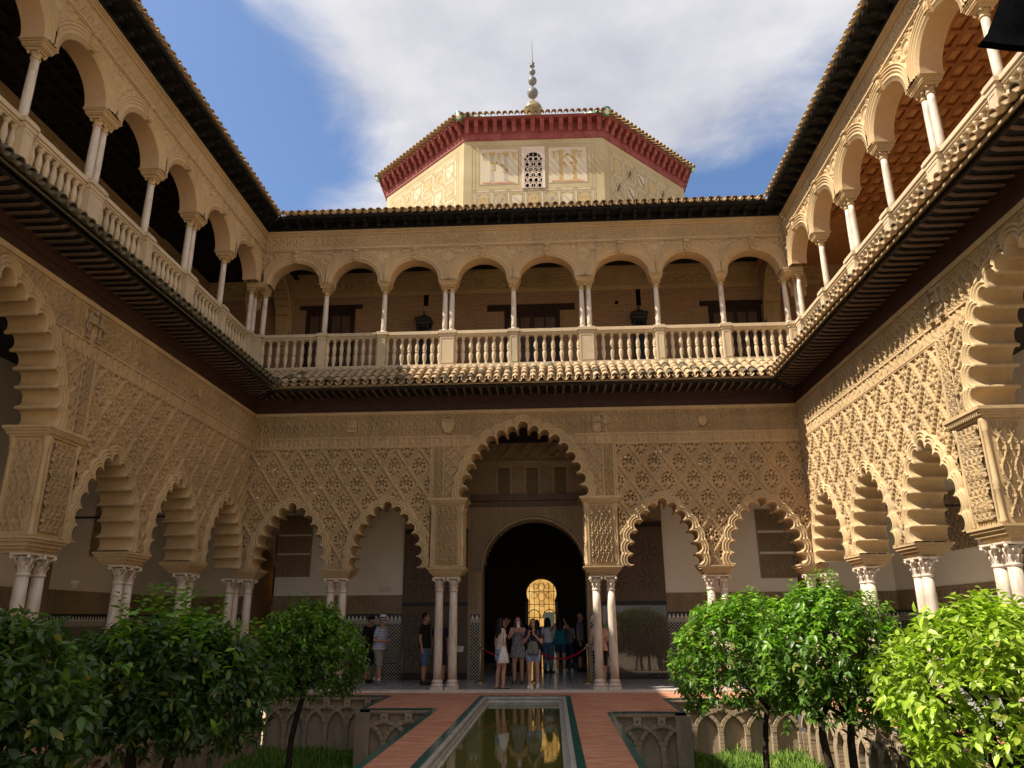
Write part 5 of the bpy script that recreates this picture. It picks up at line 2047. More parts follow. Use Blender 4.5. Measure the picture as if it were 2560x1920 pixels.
for wc in (-0.67, 0.19, 1.05):
    w = empty("lattice_window", (wc, 0, 0), 0, parent=gw)
    mb = MB()
    for x0, x1, z0, z1 in ((-.25, -.18, 5.30, 6.2), (.18, .25, 5.30, 6.2), (-.18, .18, 6.1, 6.2)):
        mb.box(x0, x1, -0.025, 0.03, z0, z1)
    mb.build("frame", "dim_plain", w)
    mb = MB()
    mb.box(-.18, .18, 0.004, 0.018, 5.30, 6.1)
    mb.build("pane", "void", w)
    mb = MB()
    for k in range(-9, 16):
        for sgn in (-1, 1):
            # diagonal lattice bars clipped to the opening
            x0, z0 = -.18, 5.30 + k * 0.062
            x1, z1 = .18, z0 + 0.36
            if sgn < 0:
                z0, z1 = z1, z0
            p, q = [x0, z0], [x1, z1]
            lo, hi = 5.30, 6.08
            s_ = (q[1] - p[1]) / (q[0] - p[0])
            for e in (p, q):
                if e[1] < lo:
                    e[0] += (lo - e[1]) / s_
                    e[1] = lo
                if e[1] > hi:
                    e[0] += (hi - e[1]) / s_
                    e[1] = hi
            if q[0] - p[0] > 0.02:
                mb.bar((p[0], -0.004 * sgn, p[1]), (q[0], -0.004 * sgn, q[1]), 0.012, 0.014, (0, 1, 0))
    mb.build("lattice", "dim_plain", w)
# great door leaves folded back on the wall
for x0, x1, zt, mt in ((-3.66, -1.74, 4.28, "door_wood"), (2.14, 4.0, 4.40, "door_wood")):
    d = empty("door_leaf", (0, -0.06, 0), 0, parent=gw)
    mb = MB()
    mb.box(x0, x1, 0.0, 0.05, 0.06, zt)
    mb.build("leaf", "door_wood", d)
    for z0, z1 in ((2.06, 2.16), (0.06, 0.24), (zt - 0.14, zt)):
        mb = MB()
        mb.box(x0, x1, -0.018, 0.0, z0, z1)
        mb.build("rail", "iron" if z0 > 1 and z0 < 3 else "door_dark", d)
    for xx in (x0 + 0.03, (x0 + x1) / 2 - 0.05, x1 - 0.13):
        mb = MB()
        mb.box(xx, xx + 0.10, -0.014, 0.0, 0.24, 2.06)
        mb.box(xx, xx + 0.10, -0.014, 0.0, 2.16, zt - 0.14)
        mb.build("stile", "door_wood", d)
    # star-shaped marquetry, raised strips
    mb = MB()
    for cz in (0.75, 1.55, 2.75, 3.55):
        for cx in (x0 + 0.48, x1 - 0.50):
            for k in range(8):
                t = 2 * PI * k / 8
                mb.bar((cx + 0.09 * math.cos(t), -0.008, cz + 0.09 * math.sin(t)), (cx + 0.34 * math.cos(t + 0.4), -0.008, cz + 0.34 * math.sin(t + 0.4)), 0.02, 0.014, (0, 1, 0))
    mb.build("star_inlay", "door_dark", d)
    if x0 > 0:
        mb = MB()
        mb.box(x0 + 0.02, x1 - 0.02, -0.075, -0.063, 0.06, 2.03)
        g = mb.build("glass_panel", "glass_panel", d)
        mb = MB()
        for xx in (x0 + 0.35, x1 - 0.35):
            for zz in (0.14, 1.98):
                mb.ball((xx, -0.08, zz), 0.016, n=8, m=6)
        mb.build("glass_clip", "steel", d)
# hall behind the doorway
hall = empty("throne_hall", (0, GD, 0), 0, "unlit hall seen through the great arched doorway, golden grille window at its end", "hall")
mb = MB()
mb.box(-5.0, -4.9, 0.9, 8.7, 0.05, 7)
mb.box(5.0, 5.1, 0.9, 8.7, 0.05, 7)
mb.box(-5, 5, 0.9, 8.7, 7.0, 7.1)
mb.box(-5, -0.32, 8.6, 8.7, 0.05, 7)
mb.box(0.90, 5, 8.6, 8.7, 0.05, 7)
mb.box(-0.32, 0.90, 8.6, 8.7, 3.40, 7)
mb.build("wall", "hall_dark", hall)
mb = MB()
hs = [(-0.24, 0.05), (0.82, 0.05), (0.82, 2.30)] + [(0.29 + 0.60 * math.cos(t), 2.68 + 0.55 * math.sin(t)) for t in np.linspace(-0.55, PI + 0.55, 18)] + [(-0.24, 2.30)]
mb.prism(hs, 8.66, 8.68)
mb.build("lit_window", "gold_light", hall)
mb = MB()
mb.box(-0.36, -0.24, 8.55, 8.72, 0.05, 2.35)
mb.box(0.82, 0.94, 8.55, 8.72, 0.05, 2.35)
mb.build("jamb", "dim_plain", hall)
mb = MB()
for x in np.linspace(-0.2, 0.78, 6):
    mb.tube([(x, 8.6, 0.05), (x, 8.6, 3.1)], 0.012, 5)
for z in (1.0, 1.75, 2.25, 2.75):
    mb.tube([(-0.26, 8.6, z), (0.84, 8.6, z)], 0.012, 5)
for cx in (-0.02, 0.60):
    mb.tube([(cx + 0.27 * math.cos(t), 8.59, 1.72 + 0.33 * math.sin(t)) for t in np.linspace(0, PI, 12)], 0.018, 5)
for cx, cz, rr in ((0.29, 2.55, .16), (0.29, 2.92, .14), (0.0, 2.6, .12), (0.58, 2.6, .12), (0.05, 2.95, .1), (0.53, 2.95, .1), (0.29, 2.25, .1)):
    mb.tube([(cx + rr * math.cos(t), 8.59, cz + rr * math.sin(t)) for t in np.linspace(0, 2 * PI, 12)], 0.010, 5)
mb.build("iron_grille", "iron", hall)
mb = MB()
mb.box(0.36, 0.80, 8.56, 8.60, 0.05, 1.95)
mb.build("dim_glow_panel", "dim_light", hall)  # weakly glowing panel standing for the shaded court beyond the grille
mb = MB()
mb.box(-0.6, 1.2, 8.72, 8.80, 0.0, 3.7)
mb.build("backing_plate", "hall_dark", hall)  # added plate behind the window, blocks sky showing round its arch

# side galleries
for sg, nm, lab in ((-1, PI / 2, "plastered inner wall of the left lower gallery with tiled dado, in deep shade"), (1, -PI / 2, "plastered inner wall of the right lower gallery with tiled dado and white wall lamps")):
    w = empty("gallery_wall", (sg * (HX + 3.3), 0, 0), nm, lab, "gallery wall")
    rng = (-19.5, 3.4) if sg < 0 else (-3.4, 19.5)
    c = -3.05 if sg < 0 else 3.05
    wall_dado(w, [(rng[0], c - 0.55), (c + 0.55, rng[1])])
    mb = MB()
    mb.box(c - 0.55, c + 0.55, 0.0, 0.3, 3.0, 6.9)
    mb.build("door_head", "plaster", w)
    mb = MB()
    mb.box(c - 0.55, c - 0.35, -0.03, 0.3, 0.05, 3.0)
    mb.box(c + 0.35, c + 0.55, -0.03, 0.3, 0.05, 3.0)
    mb.box(c - 0.35, c + 0.35, -0.03, 0.3, 2.7, 3.0)
    mb.build("door_frame", "dim_stucco", w)
    mb = MB()
    mb.box(c - 0.35, c + 0.35, 0.25, 0.3, 0.05, 2.7)
    mb.build("door", "door_dark", w)
    ins = (lambda y: y) if sg < 0 else (lambda y: -y)
    rel = [(-0.6, 1.2, 3.2, 4.6), (-6.9, 0.8, 3.2, 4.2)]
    for y, ww, z0, z1 in rel:
        u = ins(y)
        relief("stucco_panel", "dim_stucco", w, u - ww / 2, u + ww / 2, z0, z1, 0.022, vine(12.6, 10.5, 0.03), None, -0.01)
    # iron ties across the gallery
    for y in (-2.37,):
        mb = MB()
        mb.bar((ins(y), 0.0, 3.98), (ins(y), -3.0, 3.98), 0.03, 0.045)
        mb.build("tie_bar", "iron", w)
# ceilings of lower galleries / floors of the upper ones
mb = MB()
for b in ((-10.6, 10.6, TH + 0.02, 4.3), (-10.6, -HX - TH - 0.02, -20, TH + 0.02), (HX + TH + 0.02, 10.6, -20, TH + 0.02)):
    mb.box(b[0], b[1], b[2], b[3], 6.90, 7.02)
tag(mb.build("gallery_ceiling", "dark_wood"), kind="structure")
mb = MB()
for b in ((-11.3, 11.3, 0.42, 4.3), (-11.3, -7.66, -21, 0.42), (7.66, 11.3, -21, 0.42)):
    mb.box(b[0], b[1], b[2], b[3], 8.10, 8.36)
tag(mb.build("upper_gallery_floor", "rail_stone"), kind="structure")

# ------------------------------------------------------------------ upper galleries
uw = empty("upper_gallery_wall", (0, UV + 3.2, 0), 0, "brick inner wall of the far upper gallery with dark wooden doors under lintels", "gallery wall")
mb = MB()
mb.box(-11, 11, 0.0, 0.3, 8.36, 12.10)
mb.build("brickwork", "brick_wall", uw)
mb = MB()
for z0, z1, o in ((12.10, 12.20, 0.03), (12.20, 12.25, 0.07), (12.62, 12.68, 0.05), (12.68, 12.78, 0.09), (12.78, 12.92, 0.14)):
    mb.box(-11, 11, -o, 0.3, z0, z1)
mb.build("cornice", "upper_stone", uw)
relief("carved_frieze", "upper_stone", uw, -10.9, 10.9, 12.25, 12.62, 0.022, vine(7.5, 16.0, 0.05), None, 0.0)


def upper_door(x0, x1, zt, l0, l1, lz):
    d = empty("door", (0, 0, 0), 0, parent=uw)
    mb = MB()
    mb.box(l0, l1, -0.06, 0.02, zt, lz)
    mb.build("lintel", "door_dark", d)
    mb = MB()
    mb.box(x0, x0 + 0.10, -0.05, 0.02, 8.36, zt)
    mb.box(x1 - 0.10, x1, -0.05, 0.02, 8.36, zt)
    mb.box(x0 + 0.10, x1 - 0.10, -0.05, 0.02, zt - 0.10, zt)
    mb.build("frame", "door_dark", d)
    mid = (x0 + x1) / 2
    for a, b in ((x0 + 0.10, mid - 0.005), (mid + 0.005, x1 - 0.10)):
        mb = MB()
        mb.box(a, b, -0.02, 0.02, 8.36, zt - 0.10)
        mb.build("leaf", "door_dark", d)
        w = (b - a - 0.18) / 2
        for i in range(2):
            xa = a + 0.06 + i * (w + 0.06)
            for z0, z1 in ((8.5, 9.2), (9.3, 10.1), (10.2, zt - 0.25)):
                mb = MB()
                mb.box(xa, xa + w, -0.034, -0.02, z0, z1)
                mb.box(xa + 0.05, xa + w - 0.05, -0.045, -0.034, z0 + 0.05, z1 - 0.05)
                mb.build("door_panel", "door_wood", d)


upper_door(-7.32, -5.66, 11.66, -7.55, -5.42, 11.80)
upper_door(-0.65, 1.18, 11.42, -1.22, 1.68, 11.64)
upper_door(6.02, 7.72, 11.42, 5.76, 7.90, 11.58)
for x0, x1, z0, z1 in ((-3.36, -3.20, 11.70, 12.10), (3.71, 3.86, 11.50, 12.10), (3.0, 3.12, 11.58, 11.70)):
    mb = MB()
    mb.box(x0, x1, -0.004, 0.02, z0, z1)
    mb.build("vent_slit", "void", uw)
for x, lab in ((-3.30, "dark metal shrine lantern against the brick wall, seen left of the first paired columns"), (3.74, "dark metal shrine lantern against the brick wall, right of the second paired columns")):
    e = empty("shrine_lantern", (x, UV + 3.14, 8.36), 0, lab, "lantern")
    mb = MB()
    mb.box(-0.20, 0.20, -0.32, 0.0, 1.15, 2.52)
    for k in (-0.19, 0.19):
        mb.box(k - 0.02, k + 0.02, -0.34, -0.32, 1.15, 2.52)
    mb.build("case", "iron", e)
    mb = MB()
    mb.box(-0.15, 0.15, -0.33, -0.321, 1.4, 2.44)
    mb.build("pane", "phone_black", e)
    mb = MB()
    mb.lathe([(0.23, 2.52), (0.25, 2.58), (0.22, 2.62), (0.27, 2.70), (0.27, 2.74), (0.16, 2.80), (0.10, 2.86), (0.03, 2.9)], 4, (0, -0.16, 0), False, True)
    mb.build("canopy", "iron", e)
    mb = MB()
    mb.box(-0.012, 0.012, -0.17, -0.15, 2.88, 3.06)
    mb.box(-0.05, 0.05, -0.17, -0.15, 2.97, 2.995)
    mb.ball((0, -0.16, 2.92), 0.03, n=8, m=6)
    mb.build("cross", "iron", e)
    mb = MB()
    mb.box(-0.24, 0.24, -0.36, 0.06, 0.0, 1.15)
    mb.build("stand", "door_dark", e)

# arches closing the gallery corners
for sg, lab in ((-1, "plain stone arch spanning the left end of the far upper gallery"), (1, "plain stone arch spanning the right end of the far upper gallery")):
    e = empty("cross_arch", (sg * 7.78, UV + 0.4, 0), 0, lab, "arch")
    n = 24
    x0, x1 = sorted((0.0, sg * 0.42))
    mb = MB()
    ys = np.linspace(0.0, 2.80, n + 1)
    for i in range(n):
        q = ((ys[i] + ys[i + 1]) / 2 - 1.28) / 1.20
        zb = 10.75 + (1.55 * math.sqrt(1 - q * q) if abs(q) < 1 else 0)
        if abs(q) >= 1:
            zb = 10.5
        mb.box(x0, x1, ys[i], ys[i + 1] + 1e-4, zb, 12.90)
    mb.build("arch_wall", "upper_stone", e)
    mb = MB()
    mb.tube([(x0 - 0.02, 1.28 + 1.26 * math.cos(t), 10.75 + 1.61 * math.sin(t)) for t in np.linspace(0, PI, 24)], 0.05, 6)
    mb.tube([(x1 + 0.02, 1.28 + 1.26 * math.cos(t), 10.75 + 1.61 * math.sin(t)) for t in np.linspace(0, PI, 24)], 0.05, 6)
    mb.build("arch_moulding", "upper_stone", e)
    mb = MB()
    for z0, z1, o in ((10.1, 10.2, 0.05), (10.2, 10.32, 0.14), (10.32, 10.42, 0.22), (10.42, 10.5, 0.30)):
        mb.box(x0 + 0.04, x1 - 0.04, 2.80 - o, 2.80, z0, z1)
    mb.build("bracket", "upper_stone", e)

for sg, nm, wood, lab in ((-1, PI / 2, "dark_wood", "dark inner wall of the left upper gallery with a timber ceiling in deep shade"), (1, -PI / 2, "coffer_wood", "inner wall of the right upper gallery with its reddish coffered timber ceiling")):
    w = empty("upper_gallery_wall", (sg * (UX + 3.2), 0, 0), nm, lab, "gallery wall")
    a, b = (-20.5, 3.6) if sg < 0 else (-3.6, 20.5)
    mb = MB()
    mb.box(a, b, 0.0, 0.3, 8.36, 12.2)
    mb.build("brickwork", "brick_wall", w)
    mb = MB()
    for z0, z1, o in ((12.20, 12.26, 0.06), (12.26, 12.55, 0.02), (12.55, 12.72, 0.10)):
        mb.box(a, b, -o, 0.3, z0, z1)
    mb.build("cornice", "upper_stone", w)
    mb = MB()
    mb.box(a, b, -3.2, 0.3, 12.74, 12.80)
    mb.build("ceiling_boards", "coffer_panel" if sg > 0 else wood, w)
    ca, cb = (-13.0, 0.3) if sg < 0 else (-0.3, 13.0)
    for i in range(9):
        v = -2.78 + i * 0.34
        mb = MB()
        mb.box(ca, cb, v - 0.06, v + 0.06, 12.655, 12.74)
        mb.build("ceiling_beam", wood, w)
    m = int((cb - ca) / 0.46)
    for i in range(m):
        u = ca + 0.2 + i * 0.46
        for jv in range(8):
            pass
        mb = MB()
        mb.box(u - 0.055, u + 0.055, -2.82, 0.0, 12.665, 12.735)
        mb.build("cross_beam", wood, w)
    # blind round arches on the wall
    ins = (lambda y: y) if sg < 0 else (lambda y: -y)
    for y in (-10.2, -7.3, -4.4):
        mb = MB()
        u = ins(y)
        mb.tube([(u + 1.1 * math.cos(t), -0.04, 10.6 + 1.1 * math.sin(t)) for t in np.linspace(0, PI, 20)], 0.10, 6)
        mb.build("blind_arch", "upper_stone", w)
mb = MB()
mb.box(-11, 11, UTH + UV, 3.9, 12.93, 12.98)
tag(mb.build("upper_gallery_ceiling", "dark_wood"), kind="structure")
# the rest of the courtyard, behind the camera
mb = MB()
mb.box(-11.5, -11.2, -20.6, 4, 0, 13.2)
mb.box(11.2, 11.5, -20.6, 4, 0, 13.2)
mb.box(-HX - 0.6, -HX, -20.4, -12.0, 3.0, 7.03)
mb.box(HX, HX + 0.6, -20.4, -12.0, 3.0, 7.03)
mb.box(-UX - 0.4, -UX, -20.4, -12.95, 11.2, 12.78)
mb.box(UX, UX + 0.4, -20.4, -12.95, 11.2, 12.78)
mb.box(-UX - 0.4, -UX, -20.4, -12.95, 8.0, 9.5)
mb.box(UX, UX + 0.4, -20.4, -12.95, 8.0, 9.5)
mb.box(-HX - 0.6, -HX, -20.4, -13.0, 7.03, 8.3)
mb.box(HX, HX + 0.6, -20.4, -13.0, 7.03, 8.3)
tag(mb.build("outer_wall", "stucco_plain"), kind="structure")

# ------------------------------------------------------------------ octagonal lantern tower
TC = (0.30, 11.55)
TA = 5.62                    # eave side length
AP = TA * (1 + math.sqrt(2)) / 2
WAP = AP - 0.40              # wall apothem
WA = WAP * 2 / (1 + math.sqrt(2))
tower = empty("octagonal_tower", (TC[0], TC[1], 0), math.radians(0.6), "pale painted octagonal tower with dark red eave rising behind the far roof", "tower")


def tower_face(k):
    """frame of face k: local x along the face, y inwards; returns an Empty-free matrix"""
    a = k * PI / 4
    return Matrix.Rotation(a, 4, 'Z')


def xform(mb, mat):
    mb.v = [tuple(mat @ Vector(p)) for p in mb.v]
    return mb


TZ0, TZW, TZE = 12.5, 19.20, 20.0
TR = math.tan(math.radians(34.2))
for k in range(8):
    R = tower_face(k)
    mb = MB()
    h = WA / 2
    mb.add([(-h, -WAP, TZ0), (h, -WAP, TZ0), (h, -WAP, TZE), (-h, -WAP, TZE)], [(0, 1, 2, 3)])
    xform(mb, R).build("wall", "tower_wall", tower)
    if k in (2, 3, 4, 5, 6):
        if k not in (2, 6):
            continue
    # red cornice band and soffit
    mb = MB()
    e = TA / 2 - 0.03
    mb.add([(-h - 0.02, -WAP - 0.04, TZW), (h + 0.02, -WAP - 0.04, TZW), (h + 0.02, -WAP - 0.04, 19.55), (-h - 0.02, -WAP - 0.04, 19.55),
            (-h - 0.02, -WAP, TZW), (h + 0.02, -WAP, TZW)], [(0, 1, 2, 3), (4, 5, 1, 0)])
    mb.add([(-h, -WAP - 0.04, 19.93), (h, -WAP - 0.04, 19.93), (e, -AP + 0.03, 19.93), (-e, -AP + 0.03, 19.93), (-h, -WAP - 0.03, 19.5), (h, -WAP - 0.03, 19.5)], [(3, 2, 1, 0), (4, 5, 1, 0)])
    mb.add([(-e, -AP + 0.03, 19.93), (e, -AP + 0.03, 19.93), (e, -AP + 0.03, 20.02), (-e, -AP + 0.03, 20.02)], [(0, 1, 2, 3)])
    xform(mb, R).build("red_cornice", "red_paint", tower)
    nb = 15
    for i in range(nb):
        u = -h + 0.12 + i * (2 * h - 0.24) / (nb - 1)
        fan = 1 + 0.06 * abs(u) / h
        mb = MB()
        pf = [(-0.03, 19.46), (-0.13, 19.49), (-0.18, 19.56), (-0.19, 19.66), (-0.28, 19.71), (-0.33, 19.80), (-0.345, 19.925), (-0.03, 19.925)]
        q = len(pf)
        vs = [(u - 0.08, -WAP + y, z) for y, z in pf] + [(u + 0.08, -WAP + y, z) for y, z in pf]
        mb.add(vs, [tuple(range(q)), tuple(range(2 * q - 1, q - 1, -1))] + [(i_, (i_ + 1) % q, (i_ + 1) % q + q, i_ + q) for i_ in range(q)])
        xform(mb, R).build("eave_bracket", "red_paint", tower)
    # roof slope and tiles
    mb = MB()
    top = 0.35
    zt = TZE + (AP - top) * TR
    mb.add([(-TA / 2, -AP, TZE + 0.02), (TA / 2, -AP, TZE + 0.02), (top * .41, -top, zt), (-top * .41, -top, zt)], [(0, 1, 2, 3)])
    xform(mb, R).build("roof", "roof_tile", tower)
    if k in (0, 1, 7):
        nt = 24
        for r in range(2):
            for i in range(nt):
                u = -TA / 2 + (i + 0.5) * TA / nt
                s = 0.40 + r * 0.36
                o = link("roof_tile", COV, tower)
                o.matrix_local = R @ Matrix.Translation((u + RNG.uniform(-.008, .008), -AP - 0.10 + s * math.cos(math.atan(TR)), TZE - 0.03 + s * math.sin(math.atan(TR)) + 0.06)) @ Matrix.Rotation(math.atan(TR) - 0.04, 4, 'X') @ Matrix.Scale(1.05, 4)
    # hip ridge with a round glazed end cap
    a = PI / 8 + k * PI / 4 - PI / 2
    Rv = AP / math.cos(PI / 8)
    p0 = Vector((math.cos(a) * Rv, math.sin(a) * Rv, TZE + 0.07))
    p1 = Vector((math.cos(a) * top, math.sin(a) * top, zt + 0.09))
    seg = 14
    for i in range(seg):
        mb = MB()
        mb.tube([p0.lerp(p1, i / seg), p0.lerp(p1, (i + 0.96) / seg)], [0.12, 0.10], 8)
        mb.build("ridge_tile", "glazed_green" if i % 2 else "glazed_white", tower)
    mb = MB()
    d = (p0 - p1).normalized()
    mb.tube([p0 + d * 0.0, p0 + d * 0.06], [0.19, 0.19], 14)
    mb.build("ridge_cap", "glazed_green", tower)
    mb = MB()
    mb.tube([p0 + d * 0.061, p0 + d * 0.07], [0.12, 0.12], 8)
    mb.tube([p0 + d * 0.071, p0 + d * 0.08], [0.06, 0.06], 8)
    mb.build("cap_star", "tile_white", tower)

# front window with carved lattice, in a pink frame
fw = empty("lattice_window", (0, -WAP, 0), 0, parent=tower)
WX, WZ0, WZ1 = 0.0, 17.05, 18.86
mb = MB()
mb.box(-0.44, -0.34, -0.04, 0.0, WZ0, WZ1)
mb.box(0.34, 0.44, -0.04, 0.0, WZ0, WZ1)
mb.box(-0.34, 0.34, -0.04, 0.0, WZ1 - 0.10, WZ1)
mb.build("frame", "lattice_white", fw)
mb = MB()
n = 14
for i in range(n):
    x0, x1 = -0.34 + 0.68 * i / n, -0.34 + 0.68 * (i + 1) / n
    q = ((x0 + x1) / 2) / 0.34
    mb.box(x0, x1, -0.03, 0.0, 18.2 + 0.42 * math.sqrt(1 - q * q), WZ1 - 0.10)
mb.build("arch_fill", "lattice_white", fw)
mb = MB()
mb.box(-0.34, 0.34, -0.008, 0.0, WZ0, 18.66)
mb.build("dark_opening", "void", fw)
mb = MB()


def ring(cx, cz, r, w=0.022, m=14):
    mb.tube([(cx + r * math.cos(t), -0.02, cz + r * math.sin(t)) for t in np.linspace(0, 2 * PI, m + 1)], w, 4, False)


for row in range(7):
    z = WZ0 + 0.12 + row * 0.23
    for cx in ((-0.22, 0, 0.22) if row % 2 == 0 else (-0.11, 0.11, -0.33, 0.33)):
        if abs(cx) <= 0.33 and z < 18.55 - abs(cx) * 0.5:
            ring(cx, z, 0.10)
for k in range(8):
    t = 2 * PI * k / 8
    mb.bar((0.03 * math.cos(t), -0.02, 17.75 + 0.03 * math.sin(t)), (0.2 * math.cos(t), -0.02, 17.75 + 0.25 * math.sin(t)), 0.022, 0.02, (0, 1, 0))
for x in (-0.33, -0.165, 0, 0.165, 0.33):
    mb.bar((x, -0.02, WZ0), (x, -0.02, 18.2 + 0.40 * math.sqrt(max(0, 1 - (x / 0.34) ** 2))), 0.02, 0.02, (0, 1, 0))
mb.bar((-0.34, -0.02, WZ0 + 0.02), (0.34, -0.02, WZ0 + 0.02), 0.04, 0.02, (0, 1, 0))
mb.build("lattice", "lattice_white", fw)


def paint(k, name, mat, fn, dy=0.004):
    mb = MB()
    fn(mb, dy)
    if mb.v:
        xform(mb, tower_face(k) @ Matrix.Translation((0, -WAP, 0)))
        mb.build(name, mat, tower)


def poly(mb, pts, dy):
    mb.add([(x, -dy, z) for x, z in pts], [tuple(range(len(pts)))])


def stroke(mb, pts, w, dy):
    for p, q in zip(pts[:-1], pts[1:]):
        dx, dz = q[0] - p[0], q[1] - p[1]
        L = math.hypot(dx, dz)
        if L < 1e-6:
            continue
        nx, nz = -dz / L * w / 2, dx / L * w / 2
        ex, ez = dx / L * w * 0.25, dz / L * w * 0.25
        poly(mb, [(p[0] + nx - ex, p[1] + nz - ez), (p[0] - nx - ex, p[1] - nz - ez), (q[0] - nx + ex, q[1] - nz + ez), (q[0] + nx + ex, q[1] + nz + ez)], dy)


# painted pictures left and right of the window: twin pillars with a scroll, on red ground lines
for cx, kind in ((-1.30, 0), (1.30, 1)):
    def field(mb, dy, cx=cx):
        poly(mb, [(cx - 0.72, 17.28), (cx + 0.72, 17.28), (cx + 0.72, 18.82), (cx - 0.72, 18.82)], dy)
    paint(0, "painted_field", "paint_pale", field, 0.003)

    def fr(mb, dy, cx=cx):
        stroke(mb, [(cx - 0.74, 17.26), (cx + 0.74, 17.26), (cx + 0.74, 18.84), (cx - 0.74, 18.84), (cx - 0.74, 17.26)], 0.022, dy)
    paint(0, "painted_frame", "paint_line", fr, 0.006)

    def pillars(mb, dy, cx=cx):
        for s in (-0.26, 0.26):
            poly(mb, [(cx + s - .07, 17.42), (cx + s + .07, 17.42), (cx + s + .06, 18.45), (cx + s - .06, 18.45)], dy)
            poly(mb, [(cx + s - .12, 17.34), (cx + s + .12, 17.34), (cx + s + .09, 17.43), (cx + s - .09, 17.43)], dy)
    paint(0, "painted_pillars", "paint_grey" if kind == 0 else "paint_ochre", pillars, 0.006)

    def caps(mb, dy, cx=cx, kind=kind):
        for s in (-0.26, 0.26):
            poly(mb, [(cx + s - .07, 18.45), (cx + s + .07, 18.45), (cx + s + .12, 18.62), (cx + s + .12, 18.70), (cx + s - .12, 18.70), (cx + s - .12, 18.62)], dy)
        for s in ((-0.55, 0.02, 0.58) if kind == 0 else (-0.48, 0.48)):
            stroke(mb, [(cx + s - .09, 18.62), (cx + s + .09, 18.62)], 0.05, dy)
            stroke(mb, [(cx + s - .05, 18.60), (cx + s - .05, 18.34)], 0.035, dy)
            stroke(mb, [(cx + s - .03, 18.56), (cx + s + .05, 18.50), (cx + s - .03, 18.44), (cx + s + .06, 18.36), (cx + s + .03, 18.30)], 0.028, dy)
        if kind == 0:
            stroke(mb, [(cx - .32, 18.22), (cx - .1, 18.20), (cx + .12, 18.08), (cx + .28, 17.92), (cx + .34, 17.84)], 0.09, dy)
            stroke(mb, [(cx - .30, 18.16), (cx - .16, 18.04), (cx - .16, 17.90), (cx - .30, 17.88)], 0.06, dy)
            stroke(mb, [(cx + .30, 17.84), (cx + .20, 17.78), (cx + .14, 17.84)], 0.06, dy)
        else:
            stroke(mb, [(cx - .34, 18.14), (cx - .2, 18.36), (cx, 18.50), (cx + .2, 18.36), (cx + .34, 18.14)], 0.08, dy)
            stroke(mb, [(cx - .16, 18.04), (cx - .05, 18.0), (cx - .1, 17.92)], 0.05, dy)
    paint(0, "painted_scroll", "paint_ochre", caps, 0.009)

    def red(mb, dy, cx=cx, kind=kind):
        pts = [(-.62, 17.32), (-.6, 17.40), (-.5, 17.36), (-.4, 17.38), (-.26, 17.33), (-.1, 17.35), (0.05, 17.38), (.2, 17.34), (.4, 17.40), (.5, 17.36), (.62, 17.33), (.62, 17.30)]
        poly(mb, [(cx + a, b) for a, b in pts], dy)
        if kind:
            for s in (-.14, .14):
                poly(mb, [(cx + s + .055 * math.cos(t), 18.12 + .06 * math.sin(t)) for t in np.linspace(0, 2 * PI, 9)[:-1]], dy)
    paint(0, "painted_ground", "paint_red", red, 0.011)


